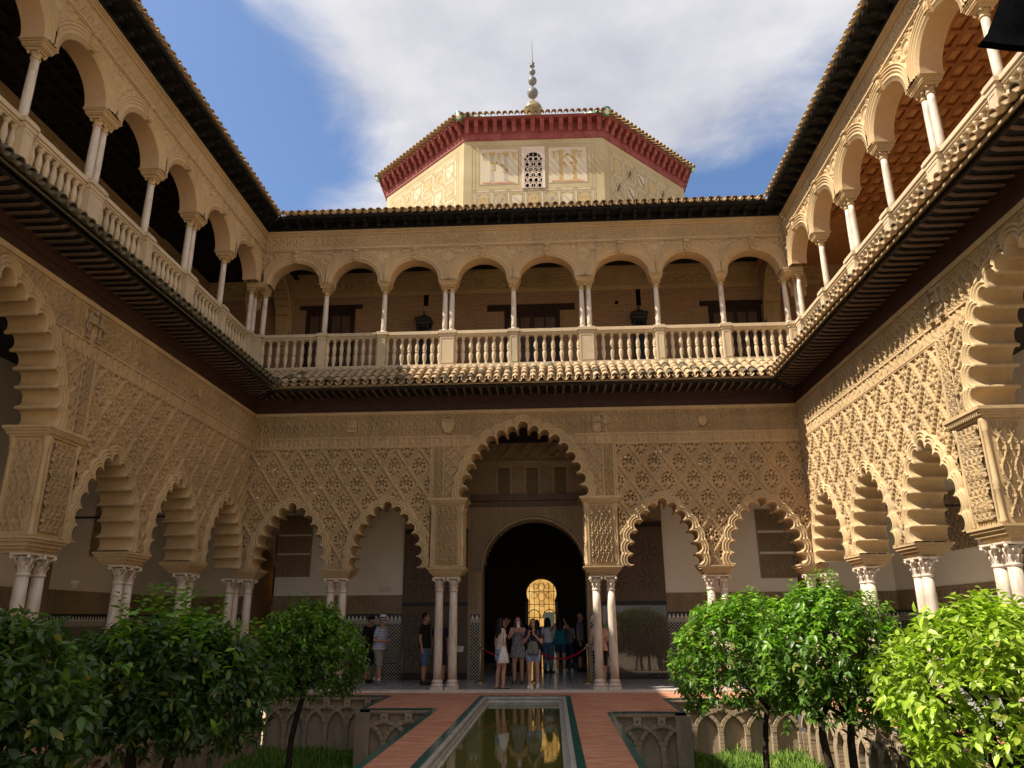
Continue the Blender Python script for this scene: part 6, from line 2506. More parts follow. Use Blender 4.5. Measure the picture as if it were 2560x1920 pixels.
def heraldic_cells(k, x0, x1, z0, z1, nx, nz, seed):
    rr = random.Random(seed)
    cw, ch = (x1 - x0) / nx, (z1 - z0) / nz
    lines, pale, ochre, ink, grey = [], [], [], [], []

    def ln(mb, dy):
        for i in range(nx + 1):
            x = x0 + i * cw
            for j in range(nz + 1):
                z = z0 + j * ch
                stroke(mb, [(x + .07 * math.cos(t), z + .07 * math.sin(t)) for t in np.linspace(0, 2 * PI, 9)], 0.018, dy)
                if i < nx:
                    for s in (-.035, .035):
                        stroke(mb, [(x + .08, z + s), (x + cw - .08, z + s)], 0.012, dy)
                if j < nz:
                    for s in (-.035, .035):
                        stroke(mb, [(x + s, z + .08), (x + s, z + ch - .08)], 0.012, dy)
        for i in range(nx):
            for j in range(nz):
                cx, cz = x0 + (i + .5) * cw, z0 + (j + .5) * ch
                rx, rz = cw / 2 - .06, ch / 2 - .06
                stroke(mb, [(cx + rx * (1 - .14 * (q % 2)) * math.cos(q * PI / 8), cz + rz * (1 - .14 * (q % 2)) * math.sin(q * PI / 8)) for q in range(17)], 0.014, dy)
                for q in range(4):
                    t = PI / 4 + q * PI / 2
                    px, pz = cx + rx * 1.02 * math.cos(t), cz + rz * 1.02 * math.sin(t)
                    stroke(mb, [(px + .05 * math.cos(w), pz + .05 * math.sin(w)) for w in np.linspace(0, 2 * PI, 7)], 0.012, dy)
    paint(k, "painted_interlace", "paint_faint" if k == 7 else "paint_line", ln, 0.006)

    def bars(mb, dy):
        for i in range(nx + 1):
            for j in range(nz):
                x, z = x0 + i * cw, z0 + j * ch
                poly(mb, [(x - .028, z + .09), (x + .028, z + .09), (x + .028, z + ch - .09), (x - .028, z + ch - .09)], dy)
        for i in range(nx):
            for j in range(nz + 1):
                x, z = x0 + i * cw, z0 + j * ch
                poly(mb, [(x + .09, z - .028), (x + cw - .09, z - .028), (x + cw - .09, z + .028), (x + .09, z + .028)], dy)
    paint(k, "painted_bars", "paint_pale", bars, 0.004)
    kinds = [["castle", "lion", "band"][(i + 2 * j) % 3] for j in range(nz) for i in range(nx)]

    def each(what):
        def fn(mb, dy):
            for q, kd in enumerate(kinds):
                if kd != what:
                    continue
                i, j = q % nx, q // nx
                cx, cz = x0 + (i + .5) * cw, z0 + (j + .5) * ch
                s = min(cw, ch) * 0.36
                if what == "castle":
                    poly(mb, [(cx - s * .8, cz - s * .6), (cx + s * .8, cz - s * .6), (cx + s * .8, cz), (cx - s * .8, cz)], dy)
                    for t in (-.6, 0, .6):
                        poly(mb, [(cx + (t - .18) * s, cz), (cx + (t + .18) * s, cz), (cx + (t + .18) * s, cz + s * (.75 if t == 0 else .5)), (cx + (t - .18) * s, cz + s * (.75 if t == 0 else .5))], dy)
                elif what == "lion":
                    stroke(mb, [(cx - .3 * s, cz - .8 * s), (cx - .1 * s, cz - .2 * s), (cx + .15 * s, cz + .35 * s)], .30 * s, dy)
                    stroke(mb, [(cx + .35 * s, cz - .75 * s), (cx + .05 * s, cz - .2 * s)], .16 * s, dy)
                    stroke(mb, [(cx + .1 * s, cz + .25 * s), (cx + .55 * s, cz + .45 * s)], .13 * s, dy)
                    stroke(mb, [(cx + .1 * s, cz + .05 * s), (cx + .55 * s, cz + .05 * s)], .12 * s, dy)
                    stroke(mb, [(cx - .2 * s, cz - .4 * s), (cx - .6 * s, cz - .1 * s), (cx - .5 * s, cz + .5 * s)], .09 * s, dy)
                    poly(mb, [(cx + .15 * s + .2 * s * math.cos(t), cz + .58 * s + .2 * s * math.sin(t)) for t in np.linspace(0, 2 * PI, 8)[:-1]], dy)
                else:
                    stroke(mb, [(cx - .55 * s, cz + .6 * s), (cx + .55 * s, cz - .6 * s)], .28 * s, dy)
        return fn

    def shield_f(mb, dy):
        for q, kd in enumerate(kinds):
            if kd == "band":
                i, j = q % nx, q // nx
                cx, cz = x0 + (i + .5) * cw, z0 + (j + .5) * ch
                s = min(cw, ch) * 0.40
                poly(mb, [(cx - s * .75, cz + s * .85), (cx + s * .75, cz + s * .85), (cx + s * .75, cz - .1 * s), (cx, cz - s * .95), (cx - s * .75, cz - .1 * s)], dy)
    paint(k, "painted_shields", "paint_pale", shield_f, 0.007)
    paint(k, "painted_castles", "paint_faint_ochre" if k != 0 else "paint_ochre", each("castle"), 0.009)
    paint(k, "painted_lions", "paint_ink" if k in (1,) else ("paint_faint_ochre" if k == 7 else "paint_grey"), each("lion"), 0.009)
    paint(k, "painted_bends", "paint_ink" if k == 1 else ("paint_faint" if k == 7 else "paint_grey"), each("band"), 0.012)


heraldic_cells(0, -2.2, 2.2, 16.15, 17.0, 7, 1, 3)
heraldic_cells(0, -2.2, 2.2, 15.30, 16.15, 7, 1, 4)
heraldic_cells(1, -2.15, 2.15, 15.2, 18.7, 6, 4, 5)
heraldic_cells(7, -2.15, 2.15, 15.2, 18.7, 6, 4, 6)


def edges(mb, dy):
    stroke(mb, [(-2.32, 15), (-2.32, 18.95), (2.32, 18.95), (2.32, 15)], 0.02, dy)
    stroke(mb, [(-2.2, 15), (-2.2, 18.86)], 0.014, dy)
    stroke(mb, [(2.2, 15), (2.2, 18.86)], 0.014, dy)


for k in (0, 1, 7):
    paint(k, "painted_edge", "paint_line", edges, 0.005)

zt = TZE + (AP - 0.35) * TR
fin = empty("finial", (0, 0, 0), 0, parent=tower)
mb = MB()
mb.lathe([(0.46, zt - 0.25), (0.42, zt + 0.1), (0.42, 25.42), (0.47, 25.46), (0.47, 25.52), (0.41, 25.70), (0.27, 25.88), (0.13, 25.96), (0.12, 26.05), (0.05, 26.12)], 12)
mb.build("dome", "gold_dome", fin)
z = 26.05
for zc, r in ((26.50, 0.27), (27.22, 0.215), (27.76, 0.16)):
    mb = MB()
    mb.ball((0, 0, zc), r, r, r * 1.12, 14, 10)
    mb.build("ball", "lead", fin)
mb = MB()
mb.tube([(0, 0, zt + 0.5), (0, 0, 28.2), (0, 0, 29.7)], [0.05, 0.035, 0.012], 8)
mb.lathe([(0.03, 28.05), (0.13, 28.10), (0.13, 28.14), (0.05, 28.20), (0.12, 28.28), (0.03, 28.32)], 10)
mb.build("spike", "lead", fin)

# ------------------------------------------------------------------ small fittings
def lamp_bowl(x, y, z, rz, lab):
    e = empty("wall_lamp", (x, y, z), rz, lab, "wall lamp", "plaster wall lamps")
    mb = MB()
    prof = [(0.02, -0.20), (0.06, -0.18), (0.12, -0.10), (0.165, 0.0), (0.15, 0.0), (0.11, -0.08), (0.03, -0.15)]
    n = 12
    vs, fs = [], []
    for r, zz in prof:
        for k in range(n + 1):
            t = PI + PI * k / n
            vs.append((r * math.cos(t), r * math.sin(t), zz))
    for i in range(len(prof) - 1):
        for k in range(n):
            fs.append((i * (n + 1) + k, i * (n + 1) + k + 1, (i + 1) * (n + 1) + k + 1, (i + 1) * (n + 1) + k))
    mb.add(vs, fs, True)
    mb.build("bowl", "white_paint", e)
    mb = MB()
    mb.box(-0.19, 0.19, -0.02, 0.0, -0.03, 0.03)
    mb.build("back_plate", "plaster", e)


lamp_bowl(HX + 3.28, -1.9, 2.62, -PI / 2, "white plaster wall lamp in the right gallery, seen between the bright trees")
lamp_bowl(HX + 3.28, -4.1, 2.62, -PI / 2, "white plaster wall lamp in the right gallery behind the yellow-green tree")
lamp_bowl(-HX - 3.28, -1.6, 2.62, PI / 2, "white plaster wall lamp in the shaded left gallery between two column pairs")

for x, y, lab in ((-7.84, 5.72, "lit amber wall lamp in the small dark doorway at left corner"), (8.20, 5.72, "lit amber wall lamp in the small dark doorway at right corner")):
    e = empty("glowing_lamp", (x, y, 2.72), 0, lab, "wall lamp")
    mb = MB()
    mb.lathe([(0.03, -0.12), (0.06, -0.10), (0.075, 0.0), (0.06, 0.02)], 10)
    mb.build("shade", "iron", e)
    mb = MB()
    mb.lathe([(0.05, 0.02), (0.045, 0.10), (0.02, 0.16), (0.005, 0.2)], 10)
    mb.build("flame", "lamp_glow", e)
    ld = bpy.data.lights.new("lamp_light", 'POINT')
    ld.energy = 0.02
    ld.color = (1.0, 0.5, 0.16)
    ld.shadow_soft_size = 0.05
    lo = bpy.data.objects.new("lamp_light", ld)
    COL.objects.link(lo)
    lo.parent = e
    lo.location = (0, -0.06, 0.22)

e = empty("wall_sign", (-4.2, GD - 0.02, 2.54), 0, "small white framed sign on the plaster above the carved band, left of great door", "sign")
mb = MB()
mb.box(-0.155, 0.155, -0.012, 0.018, -0.055, 0.055)
mb.build("board", "sign_white", e)
mb = MB()
for a in ((-.16, .16, .05, .06), (-.16, .16, -.06, -.05), (-.16, -.15, -.05, .05), (.15, .16, -.05, .05)):
    mb.box(a[0], a[1], -0.02, 0.0, a[2], a[3])
mb.build("frame", "tile_grey", e)


def stanchion(x, y, lab):
    e = empty("stanchion", (x, y, 0.05), 0, lab, "stanchion", "brass rope posts at the great door")
    mb = MB()
    mb.lathe([(0.15, 0.0), (0.15, 0.02), (0.05, 0.04), (0.025, 0.06)], 14)
    mb.build("base", "brass", e)
    mb = MB()
    mb.lathe([(0.021, 0.05), (0.021, 0.93)], 10)
    mb.build("post", "brass", e)
    mb = MB()
    mb.lathe([(0.03, 0.90), (0.034, 0.94), (0.028, 0.97), (0.01, 0.985)], 10)
    mb.build("cap", "brass", e)
    return e


stanchion(-1.28, 2.40, "brass rope post at left edge of the great doorway")
stanchion(0.18, 2.40, "brass rope post behind the woman with the grey backpack")
stanchion(1.63, 2.10, "brass rope post at right edge of the great doorway")


def rope(p, q, sag, lab, mat="rope_red", r=0.021):
    p, q = Vector(p), Vector(q)
    e = empty("barrier_rope", p, 0, lab, "rope", "red ropes at the great door" if mat == "rope_red" else None)
    pts = []
    for i in range(17):
        t = i / 16
        v = p.lerp(q, t) - p
        v.z -= sag * 4 * t * (1 - t)
        pts.append(v)
    mb = MB()
    mb.tube(pts[1:-1], r, 8)
    mb.build("rope", mat, e)
    mb = MB()
    for a, b in ((pts[0], pts[1]), (pts[-1], pts[-2])):
        mb.tube([a, b], r * 1.15, 8)
    mb.build("hook_end", "steel", e)


rope((-1.26, 2.40, 0.95), (0.16, 2.40, 0.95), 0.26, "red velvet rope hanging behind the women, left span of the doorway")
rope((0.20, 2.40, 0.95), (1.61, 2.12, 0.95), 0.30, "red velvet rope hanging across the right half of the doorway")


def low_post(x, y, h, lab, mat="iron", r=0.016, cat="post"):
    e = empty("barrier_post", (x, y, 0.05), 0, lab, cat)
    mb = MB()
    mb.lathe([(0.09, 0), (0.09, 0.012), (0.02, 0.02)], 12)
    mb.build("base", mat, e)
    mb = MB()
    mb.lathe([(r, 0.015), (r, h)], 8)
    mb.build("rod", mat, e)
    return e


low_post(-3.48, 2.62, 0.86, "thin steel barrier post in front of the tiled dado beside left door leaf", "steel", 0.010)
low_post(-1.31, 3.0, 0.95, "thin grey barrier post just inside left jamb of the great doorway", "steel", 0.010)
rope((-3.48, 2.62, 0.55), (-5.6, 2.62, 0.60), 0.05, "thin dark barrier cord along the tiled dado behind the man in the white hat", "iron", 0.009)
e = empty("information_stand", (-1.70, 0.46, 0.05), 0, "slim dark information stand right of the left marble columns", "stand")
mb = MB()
mb.box(-0.13, 0.13, -0.11, 0.11, 0, 0.012)
mb.build("base", "iron", e)
mb = MB()
mb.box(-0.033, 0.033, -0.015, 0.015, 0.012, 0.90)
mb.build("post", "iron", e)
mb = MB()
vs = [(-.03, -.16, .86), (.19, -.16, .86), (.19, .04, .98), (-.03, .04, .98)]
mb.add(vs + [(x, y, z + .012) for x, y, z in vs], [(3, 2, 1, 0), (4, 5, 6, 7), (0, 1, 5, 4), (1, 2, 6, 5), (2, 3, 7, 6), (3, 0, 4, 7)])
mb.build("board", "tile_grey", e)

# dark cloth corner that hangs into the picture close to the camera, upper right
e = empty("hanging_banner", (3.33, -15.5, 4.84), 0, "black cloth banner corner hanging into the upper right close by", "banner")
mb = MB()
n = 10
vs, fs = [], []
for th in (0.0, 0.05):
    for i in range(n + 1):
        t = i / n
        for j in range(n + 1):
            q = j / n
            x = t * 1.6 + 0.52 * q
            z = -0.05 * t - 0.02 * math.sin(t * 5) + q * 1.0
            y = th + 0.04 * math.sin(t * 7 + q * 2)
            vs.append((x - 0.03 * (j == 0) * (i == 0), y, z))
m = n + 1
for s in (0, m * m):
    for i in range(n):
        for j in range(n):
            a = s + i * m + j
            fs.append((a, a + m, a + m + 1, a + 1))
for i in range(n):
    for a, b in ((i * m, (i + 1) * m), (i * m + n, (i + 1) * m + n)):
        fs.append((a, b, b + m * m, a + m * m))
    for a, b in ((i, i + 1), (n * m + i, n * m + i + 1)):
        fs.append((a, b, b + m * m, a + m * m))
mb.add(vs, fs, True)
mb.build("cloth", "black_cloth", e)
mb = MB()
mb.tube([(0.5, 0.025, 1.0), (2.2, 0.025, 0.95)], 0.03, 8)
mb.build("pole", "iron", e)

# a bird far up on the right
e = empty("bird", (11.6, 22.0, 25.2), 0.6, "tiny dark bird flying in the blue gap right of the tower", "bird")
mb = MB()
mb.ball((0, 0, 0), 0.16, 0.06, 0.05, 8, 6)
mb.add([(0.05, 0, 0.02), (-0.10, 0, 0.02), (-0.16, 0.42, 0.16), (0.0, 0.40, 0.17)], [(0, 1, 2, 3)])
mb.add([(0.05, 0, 0.02), (-0.10, 0, 0.02), (-0.16, -0.42, 0.16), (0.0, -0.40, 0.17)], [(3, 2, 1, 0)])
mb.add([(-0.12, 0.02, 0), (-0.12, -0.02, 0), (-0.30, -0.06, 0.02), (-0.30, 0.06, 0.02)], [(0, 1, 2, 3)])
mb.build("body", "feather", e)

# ------------------------------------------------------------------ people
def seg(mb, p, q, r0, r1, n=10, flat=1.0):
    """tapered limb with rounded ends; flat squashes the section along y"""
    p, q = Vector(p), Vector(q)
    d = q - p
    L = d.length
    d.normalize()
    a = Vector((1, 0, 0)) - d * d.x
    if a.length < 0.2:
        a = Vector((0, 1, 0)) - d * d.y
    a.normalize()
    b = d.cross(a)
    prof = []
    for i in range(4):
        t = -PI / 2 + PI / 2 * i / 3
        prof.append((r0 * math.cos(t), r0 * math.sin(t)))
    for i in range(4):
        t = PI / 2 * i / 3
        prof.append((r1 * math.cos(t), L + r1 * math.sin(t)))
    vs, fs = [], []
    for r, h in prof:
        for k in range(n):
            t = 2 * PI * k / n
            o = a * math.cos(t) * r + b * math.sin(t) * r * flat
            vs.append(p + d * h + o)
    for i in range(len(prof) - 1):
        for k in range(n):
            k2 = (k + 1) % n
            fs.append((i * n + k, i * n + k2, (i + 1) * n + k2, (i + 1) * n + k))
    fs.append(tuple(range(n - 1, -1, -1)))
    fs.append(tuple((len(prof) - 1) * n + k for k in range(n)))
    mb.add(vs, fs, True)


def rings(mb, rs, n=14):
    """stacked ellipses (cx, cy, z, rx, ry) closed at both ends"""
    vs, fs = [], []
    for cx, cy, z, rx, ry in rs:
        for k in range(n):
            t = 2 * PI * k / n
            vs.append((cx + rx * math.cos(t), cy + ry * math.sin(t), z))
    for i in range(len(rs) - 1):
        for k in range(n):
            k2 = (k + 1) % n
            fs.append((i * n + k, i * n + k2, (i + 1) * n + k2, (i + 1) * n + k))
    fs.append(tuple(range(n - 1, -1, -1)))
    fs.append(tuple((len(rs) - 1) * n + k for k in range(n)))
    mb.add(vs, fs, True)


def fused(mb, name, mat, parent, vox, smooth=3):
    """voxel-remeshes overlapping volumes into one continuous skin"""
    me = mb.mesh(name, mat)
    o = bpy.data.objects.new("tmp_fuse", me)
    COL.objects.link(o)
    m = o.modifiers.new("r", 'REMESH')
    m.mode = 'VOXEL'
    m.voxel_size = vox
    m.use_smooth_shade = True
    s = o.modifiers.new("s", 'SMOOTH')
    s.iterations = smooth
    s.factor = 0.5
    dg = bpy.context.evaluated_depsgraph_get()
    out = bpy.data.meshes.new_from_object(o.evaluated_get(dg))
    out.name = name
    out.materials.clear()
    out.materials.append(M[mat])
    bpy.data.objects.remove(o)
    return link(name, out, parent)


def hand(mb, w, fwd, side, curl=0.5, s=1.0):
    """palm, four bent fingers of unequal length and a thumb from the palm's side"""
    w, f, sd = Vector(w), Vector(fwd).normalized(), Vector(side).normalized()
    nrm = f.cross(sd).normalized()
    palm = w + f * 0.085 * s
    for k in (-1.5, -0.5, 0.5, 1.5):
        a = w + f * 0.02 * s + sd * k * 0.014 * s
        b = palm + sd * k * 0.019 * s
        seg(mb, a, b, 0.016 * s, 0.012 * s, 8)
        L = (0.068, 0.076, 0.072, 0.055)[int(k + 1.5)] * s
        m1 = b + (f * math.cos(curl) + nrm * math.sin(curl)) * L * 0.5
        m2 = m1 + (f * math.cos(curl * 2.2) + nrm * math.sin(curl * 2.2)) * L * 0.5
        seg(mb, b, m1, 0.0095 * s, 0.0090 * s, 7)
        seg(mb, m1, m2, 0.0090 * s, 0.0078 * s, 7)
    t0 = w + f * 0.03 * s - sd * 0.026 * s
    t1 = t0 + (f * 0.6 - sd * 0.75 + nrm * 0.25).normalized() * 0.042 * s
    t2 = t1 + (f * 0.9 - sd * 0.1 + nrm * 0.4).normalized() * 0.030 * s
    seg(mb, t0, t1, 0.012 * s, 0.010 * s, 7)
    seg(mb, t1, t2, 0.010 * s, 0.008 * s, 7)


def person(loc, rz, label, H=1.68, female=True, skin="skin", hair="hair_dark", hair_len=0.0, top="cloth_black", sleeve=0.5, bottom="denim_blue", bot_len=0.45,
           shoes="shoe_grey", arms=("down", "down"), stance=0.0, dress=False, lean=0.0, head_turn=0.0, bald=False, loose=0.0, hat=None, socks=False, sandals=False, girth=1.0, glasses=False, group=None):
    """figure facing -y at rz = 0; x > 0 is its left hand side"""
    root = empty("person", (loc[0], loc[1], loc[2] if len(loc) > 2 else 0.05), rz, label, "person", group)
    root.scale = (H / 1.70,) * 3
    g = girth
    sh, hp = (0.165, 0.095) if female else (0.19, 0.092)
    ly = -lean
    Hd = Vector((0, ly * 1.0 - 0.015, 1.585))
    Nk = Vector((0, ly * 0.85 + 0.005, 1.44))
    Sh = [Vector((s * sh, ly * 0.75, 1.385)) for s in (-1, 1)]
    Hp = [Vector((s * hp, 0, 0.90)) for s in (-1, 1)]
    kn = [Vector((-hp - 0.005, -0.025 - stance * 0.5, 0.49)), Vector((hp + 0.005, -0.025 + stance * 0.5, 0.49))]
    an = [Vector((-hp - 0.01, 0.02 - stance, 0.085)), Vector((hp + 0.01, 0.02 + stance, 0.085))]
    el, wr, hd = [], [], []
    for i, s in enumerate((-1, 1)):
        a = arms[i]
        if a == "phone":
            e_ = Sh[i] + Vector((s * 0.07, -0.07, -0.27))
            w_ = Vector((s * 0.055, ly - 0.30, 1.33))
        elif a == "phone_high":
            e_ = Sh[i] + Vector((s * 0.09, -0.14, -0.22))
            w_ = Vector((s * 0.05, ly - 0.33, 1.45))
        elif a == "bend":
            e_ = Sh[i] + Vector((s * 0.07, 0.04, -0.28))
            w_ = e_ + Vector((-s * 0.10, -0.20, 0.02))
        elif a == "belly":
            e_ = Sh[i] + Vector((s * 0.09, 0.03, -0.28))
            w_ = Vector((s * 0.09, ly * .5 - 0.19, 1.08))
        elif a == "up":
            e_ = Sh[i] + Vector((s * 0.16, -0.12, -0.12))
            w_ = Vector((s * 0.12, ly - 0.20, 1.52))
        else:
            e_ = Sh[i] + Vector((s * 0.055, 0.02, -0.29))
            w_ = e_ + Vector((s * 0.01, -0.055, -0.235))
        el.append(e_)
        wr.append(w_)
    body = MB()
    # head: skull, jaw, nose, ears, neck
    hx = Matrix.Rotation(head_turn, 3, 'Z')

    def hp_(x, y, z):
        return tuple(Hd + hx @ Vector((x, y, z)))
    body.ball(hp_(0, 0.012, 0.025), 0.075, 0.092, 0.098, 14, 10)
    body.ball(hp_(0, -0.028, -0.045), 0.056, 0.062, 0.070, 12, 8)
    seg(body, hp_(0, -0.082, 0.012), hp_(0, -0.100, -0.022), 0.010, 0.014, 8)
    for s in (-1, 1):
        body.ball(hp_(s * 0.076, 0.01, -0.005), 0.010, 0.020, 0.030, 8, 6)
        body.ball(hp_(s * 0.030, -0.068, 0.030), 0.022, 0.014, 0.010, 8, 6)
    seg(body, tuple(Nk + Vector((0, 0.01, -0.06))), hp_(0, 0.015, -0.06), 0.058, 0.050, 12)
    # trunk
    w = (0.118 if female else 0.135) * g
    rings(body, [(0, 0.0, 0.84, 0.10, 0.085), (0, 0.005, 0.90, 0.155 * g, 0.108 * g), (0, 0, 0.98, 0.150 * g, 0.105 * g), (0, ly * .25 - 0.005 * g, 1.08, w * 1.03, 0.092 * g), (0, ly * .5, 1.20, w * 1.12, 0.100 * g),
                 (0, ly * .65, 1.30, sh * 0.92, 0.104), (0, ly * .75, 1.38, sh * 0.86, 0.080), (0, ly * .8 + .005, 1.43, 0.080, 0.062)], 16)
    if female:
        for s in (-1, 1):
            body.ball((s * 0.068, ly * .62 - 0.078, 1.275), 0.062, 0.052, 0.060, 10, 8)
    for i, s in enumerate((-1, 1)):
        body.ball(tuple(Sh[i] + Vector((-s * 0.01, 0, -0.01))), 0.058, 0.055, 0.06, 10, 8)
        seg(body, Sh[i], el[i], 0.048, 0.037, 10)
        seg(body, el[i], wr[i], 0.037, 0.025, 10)
        f = (wr[i] - el[i]).normalized()
        if arms[i].startswith("phone") or arms[i] == "up":
            f = (f + Vector((0, 0, 0.9))).normalized()
        sd = Vector((s, 0, 0)) if abs(f.x) < 0.8 else Vector((0, -1, 0))
        if arms[i] == "down":
            sd = Vector((0, 1, 0))
        sd = (sd - f * sd.dot(f)).normalized()
        hand(body, wr[i], f, sd, 0.45 if arms[i] == "down" else 0.75)
        hd.append(wr[i] + f * 0.09)
        seg(body, Hp[i], kn[i], 0.088 * (1.06 if female else 1) * (0.5 + g / 2), 0.056, 12)
        calf = kn[i].lerp(an[i], 0.3) + Vector((0, 0.018, 0))
        seg(body, kn[i], calf, 0.054, 0.056, 10)
        seg(body, calf, an[i], 0.056, 0.036, 10)
        ft = an[i] + Vector((s * 0.012, -0.15, -0.048))
        seg(body, an[i] + Vector((0, 0.03, -0.04)), ft, 0.038, 0.030, 8, 0.8)
    fused(body, "body", skin, root, 0.0095, 3)
    # face
    mb = MB()
    for s in (-1, 1):
        mb.ball(hp_(s * 0.029, -0.082, 0.018), 0.011, 0.006, 0.006, 8, 6)
    mb.build("eyes", "eye_dark", root)
    mb = MB()
    mb.ball(hp_(0, -0.088, -0.054), 0.020, 0.006, 0.007, 8, 6)
    mb.build("mouth", "lip", root)
    mb = MB()
    for s in (-1, 1):
        seg(mb, hp_(s * 0.015, -0.084, 0.040), hp_(s * 0.045, -0.074, 0.042), 0.004, 0.003, 6)
    mb.build("eyebrows", hair, root)
    if glasses:
        mb = MB()
        for s in (-1, 1):
            mb.tube([hp_(s * 0.031 + 0.021 * math.cos(t), -0.096, 0.016 + 0.018 * math.sin(t)) for t in np.linspace(0, 2 * PI, 11)], 0.003, 5)
            mb.tube([hp_(s * 0.05, -0.094, 0.018), hp_(s * 0.078, 0.0, 0.02)], 0.003, 5)
        mb.build("spectacles", "glass_frame", root)
    # hair
    if not bald:
        mb = MB()
        mb.ball(hp_(0, 0.026, 0.040), 0.086, 0.093, 0.098, 14, 10)
        if hair_len > 0:
            zb = -hair_len
            for k in range(9):
                t = -0.35 + (PI + 0.7) * k / 8
                x, y = 0.080 * math.cos(t), 0.028 + 0.075 * math.sin(t)
                top_ = Vector(hp_(x * 0.9, y * 0.9, 0.02))
                m_ = Vector(hp_(x * 1.15, y * 1.1 + 0.01, -0.11))
                seg(mb, top_, m_, 0.030, 0.032, 7)
                if hair_len > 0.14:
                    b_ = Vector(hp_(x * 1.15, max(y, 0.02) * 1.25 + 0.02, zb + 0.05 * math.sin(k * 2.4)))
                    seg(mb, m_, b_, 0.032, 0.018, 7)
        else:
            for s in (-1, 1):
                mb.ball(hp_(s * 0.066, 0.03, 0.0), 0.018, 0.05, 0.05, 8, 6)
        o = fused(mb, "hair", hair, root, 0.012, 1)
        # keep the face clear of the fringe
    if hat:
        mb = MB()
        if hat == "straw":
            mb.lathe([(0.150, 0.070), (0.155, 0.062), (0.100, 0.064), (0.095, 0.075), (0.090, 0.15), (0.075, 0.172), (0.04, 0.165), (0.0, 0.155)], 20, tuple(Hd))
            mb.build("hat", "cloth_white", root)
            mb = MB()
            mb.lathe([(0.099, 0.076), (0.097, 0.105), (0.09, 0.106), (0.09, 0.075)], 20, tuple(Hd))
            mb.build("hat_band", "cloth_black", root)
        else:
            mb.ball(hp_(0, 0.012, 0.055), 0.088, 0.104, 0.080, 14, 8)
            seg(mb, hp_(0, -0.07, 0.06), hp_(0, -0.145, 0.048), 0.055, 0.05, 10, 0.15)
            mb.build("cap", "cloth_black", root)
    # top
    mb = MB()
    e = 0.014 + loose * 0.02
    zlow = 0.72 if dress else (0.86 if loose else 0.93)
    rs = []
    if dress:
        rs += [(0, 0, 0.66, 0.235, 0.17), (0, 0, 0.80, 0.205, 0.150)]
    rs += [(0, 0, max(zlow, 0.86), 0.165 * g + e + loose * .03, 0.118 * g + e), (0, 0, 0.98, 0.158 * g + e, 0.112 * g + e), (0, ly * .25 - 0.005 * g, 1.08, w * 1.05 + e + loose * .02, 0.096 * g + e), (0, ly * .5, 1.20, w * 1.14 + e, 0.102 * g + e),
           (0, ly * .65, 1.30, sh * 0.92 + e, 0.104 + e)]
    if sleeve > 0:
        rs += [(0, ly * .75, 1.38, sh * 0.88 + e * 0.6, 0.082 + e), (0, ly * .8 + .005, 1.425, 0.085, 0.07)]
    else:
        rs[-1] = (0, ly * .65, 1.295, sh * 0.80 + e, 0.102 + e)
        rs += [(0, ly * .7, 1.335, sh * 0.66, 0.084)]
    rings(mb, rs, 16)
    if female:
        for s in (-1, 1):
            mb.ball((s * 0.068, ly * .62 - 0.082, 1.272), 0.066, 0.056, 0.062, 10, 8)
    for i, s in enumerate((-1, 1)):
        if sleeve > 0:
            p1 = Sh[i].lerp(el[i], min(1, sleeve))
            mb.ball(tuple(Sh[i] + Vector((-s * 0.008, 0, -0.008))), 0.066, 0.064, 0.066, 10, 8)
            seg(mb, Sh[i], p1, 0.060, 0.056 + loose * .01, 10)
        else:
            seg(mb, (s * sh * 0.58, ly * .7 - 0.055, 1.33), (s * sh * 0.60, ly * .75 + 0.01, 1.428), 0.014, 0.013, 7)
            seg(mb, (s * sh * 0.60, ly * .75 + 0.01, 1.428), (s * sh * 0.55, ly * .7 + 0.07, 1.32), 0.013, 0.014, 7)
    fused(mb, "dress" if dress else "shirt", top, root, 0.012, 2)
    # bottom
    if not dress:
        mb = MB()
        rings(mb, [(0, 0, 0.80, 0.12, 0.10), (0, 0.004, 0.86, 0.168 * g + .004, 0.122 * g), (0, 0.004, 0.93, 0.162 * g + .004, 0.116 * g), (0, 0, 0.985, 0.152 * g + .004, 0.108 * g)], 16)
        for i in range(2):
            tgt = kn[i] if bot_len <= 0.5 else kn[i]
            t = min(1.0, bot_len * 2)
            p1 = Hp[i].lerp(kn[i], t)
            r1 = 0.094 + (0.062 - 0.094) * t + 0.026
            seg(mb, Hp[i], p1, 0.104 * (0.5 + g / 2), r1, 12)
            if bot_len > 0.5:
                p2 = kn[i].lerp(an[i], (bot_len - 0.5) * 2)
                seg(mb, kn[i], p2, 0.074, 0.060, 10)
        fused(mb, "trousers" if bot_len > 0.7 else "shorts", bottom, root, 0.012, 2)
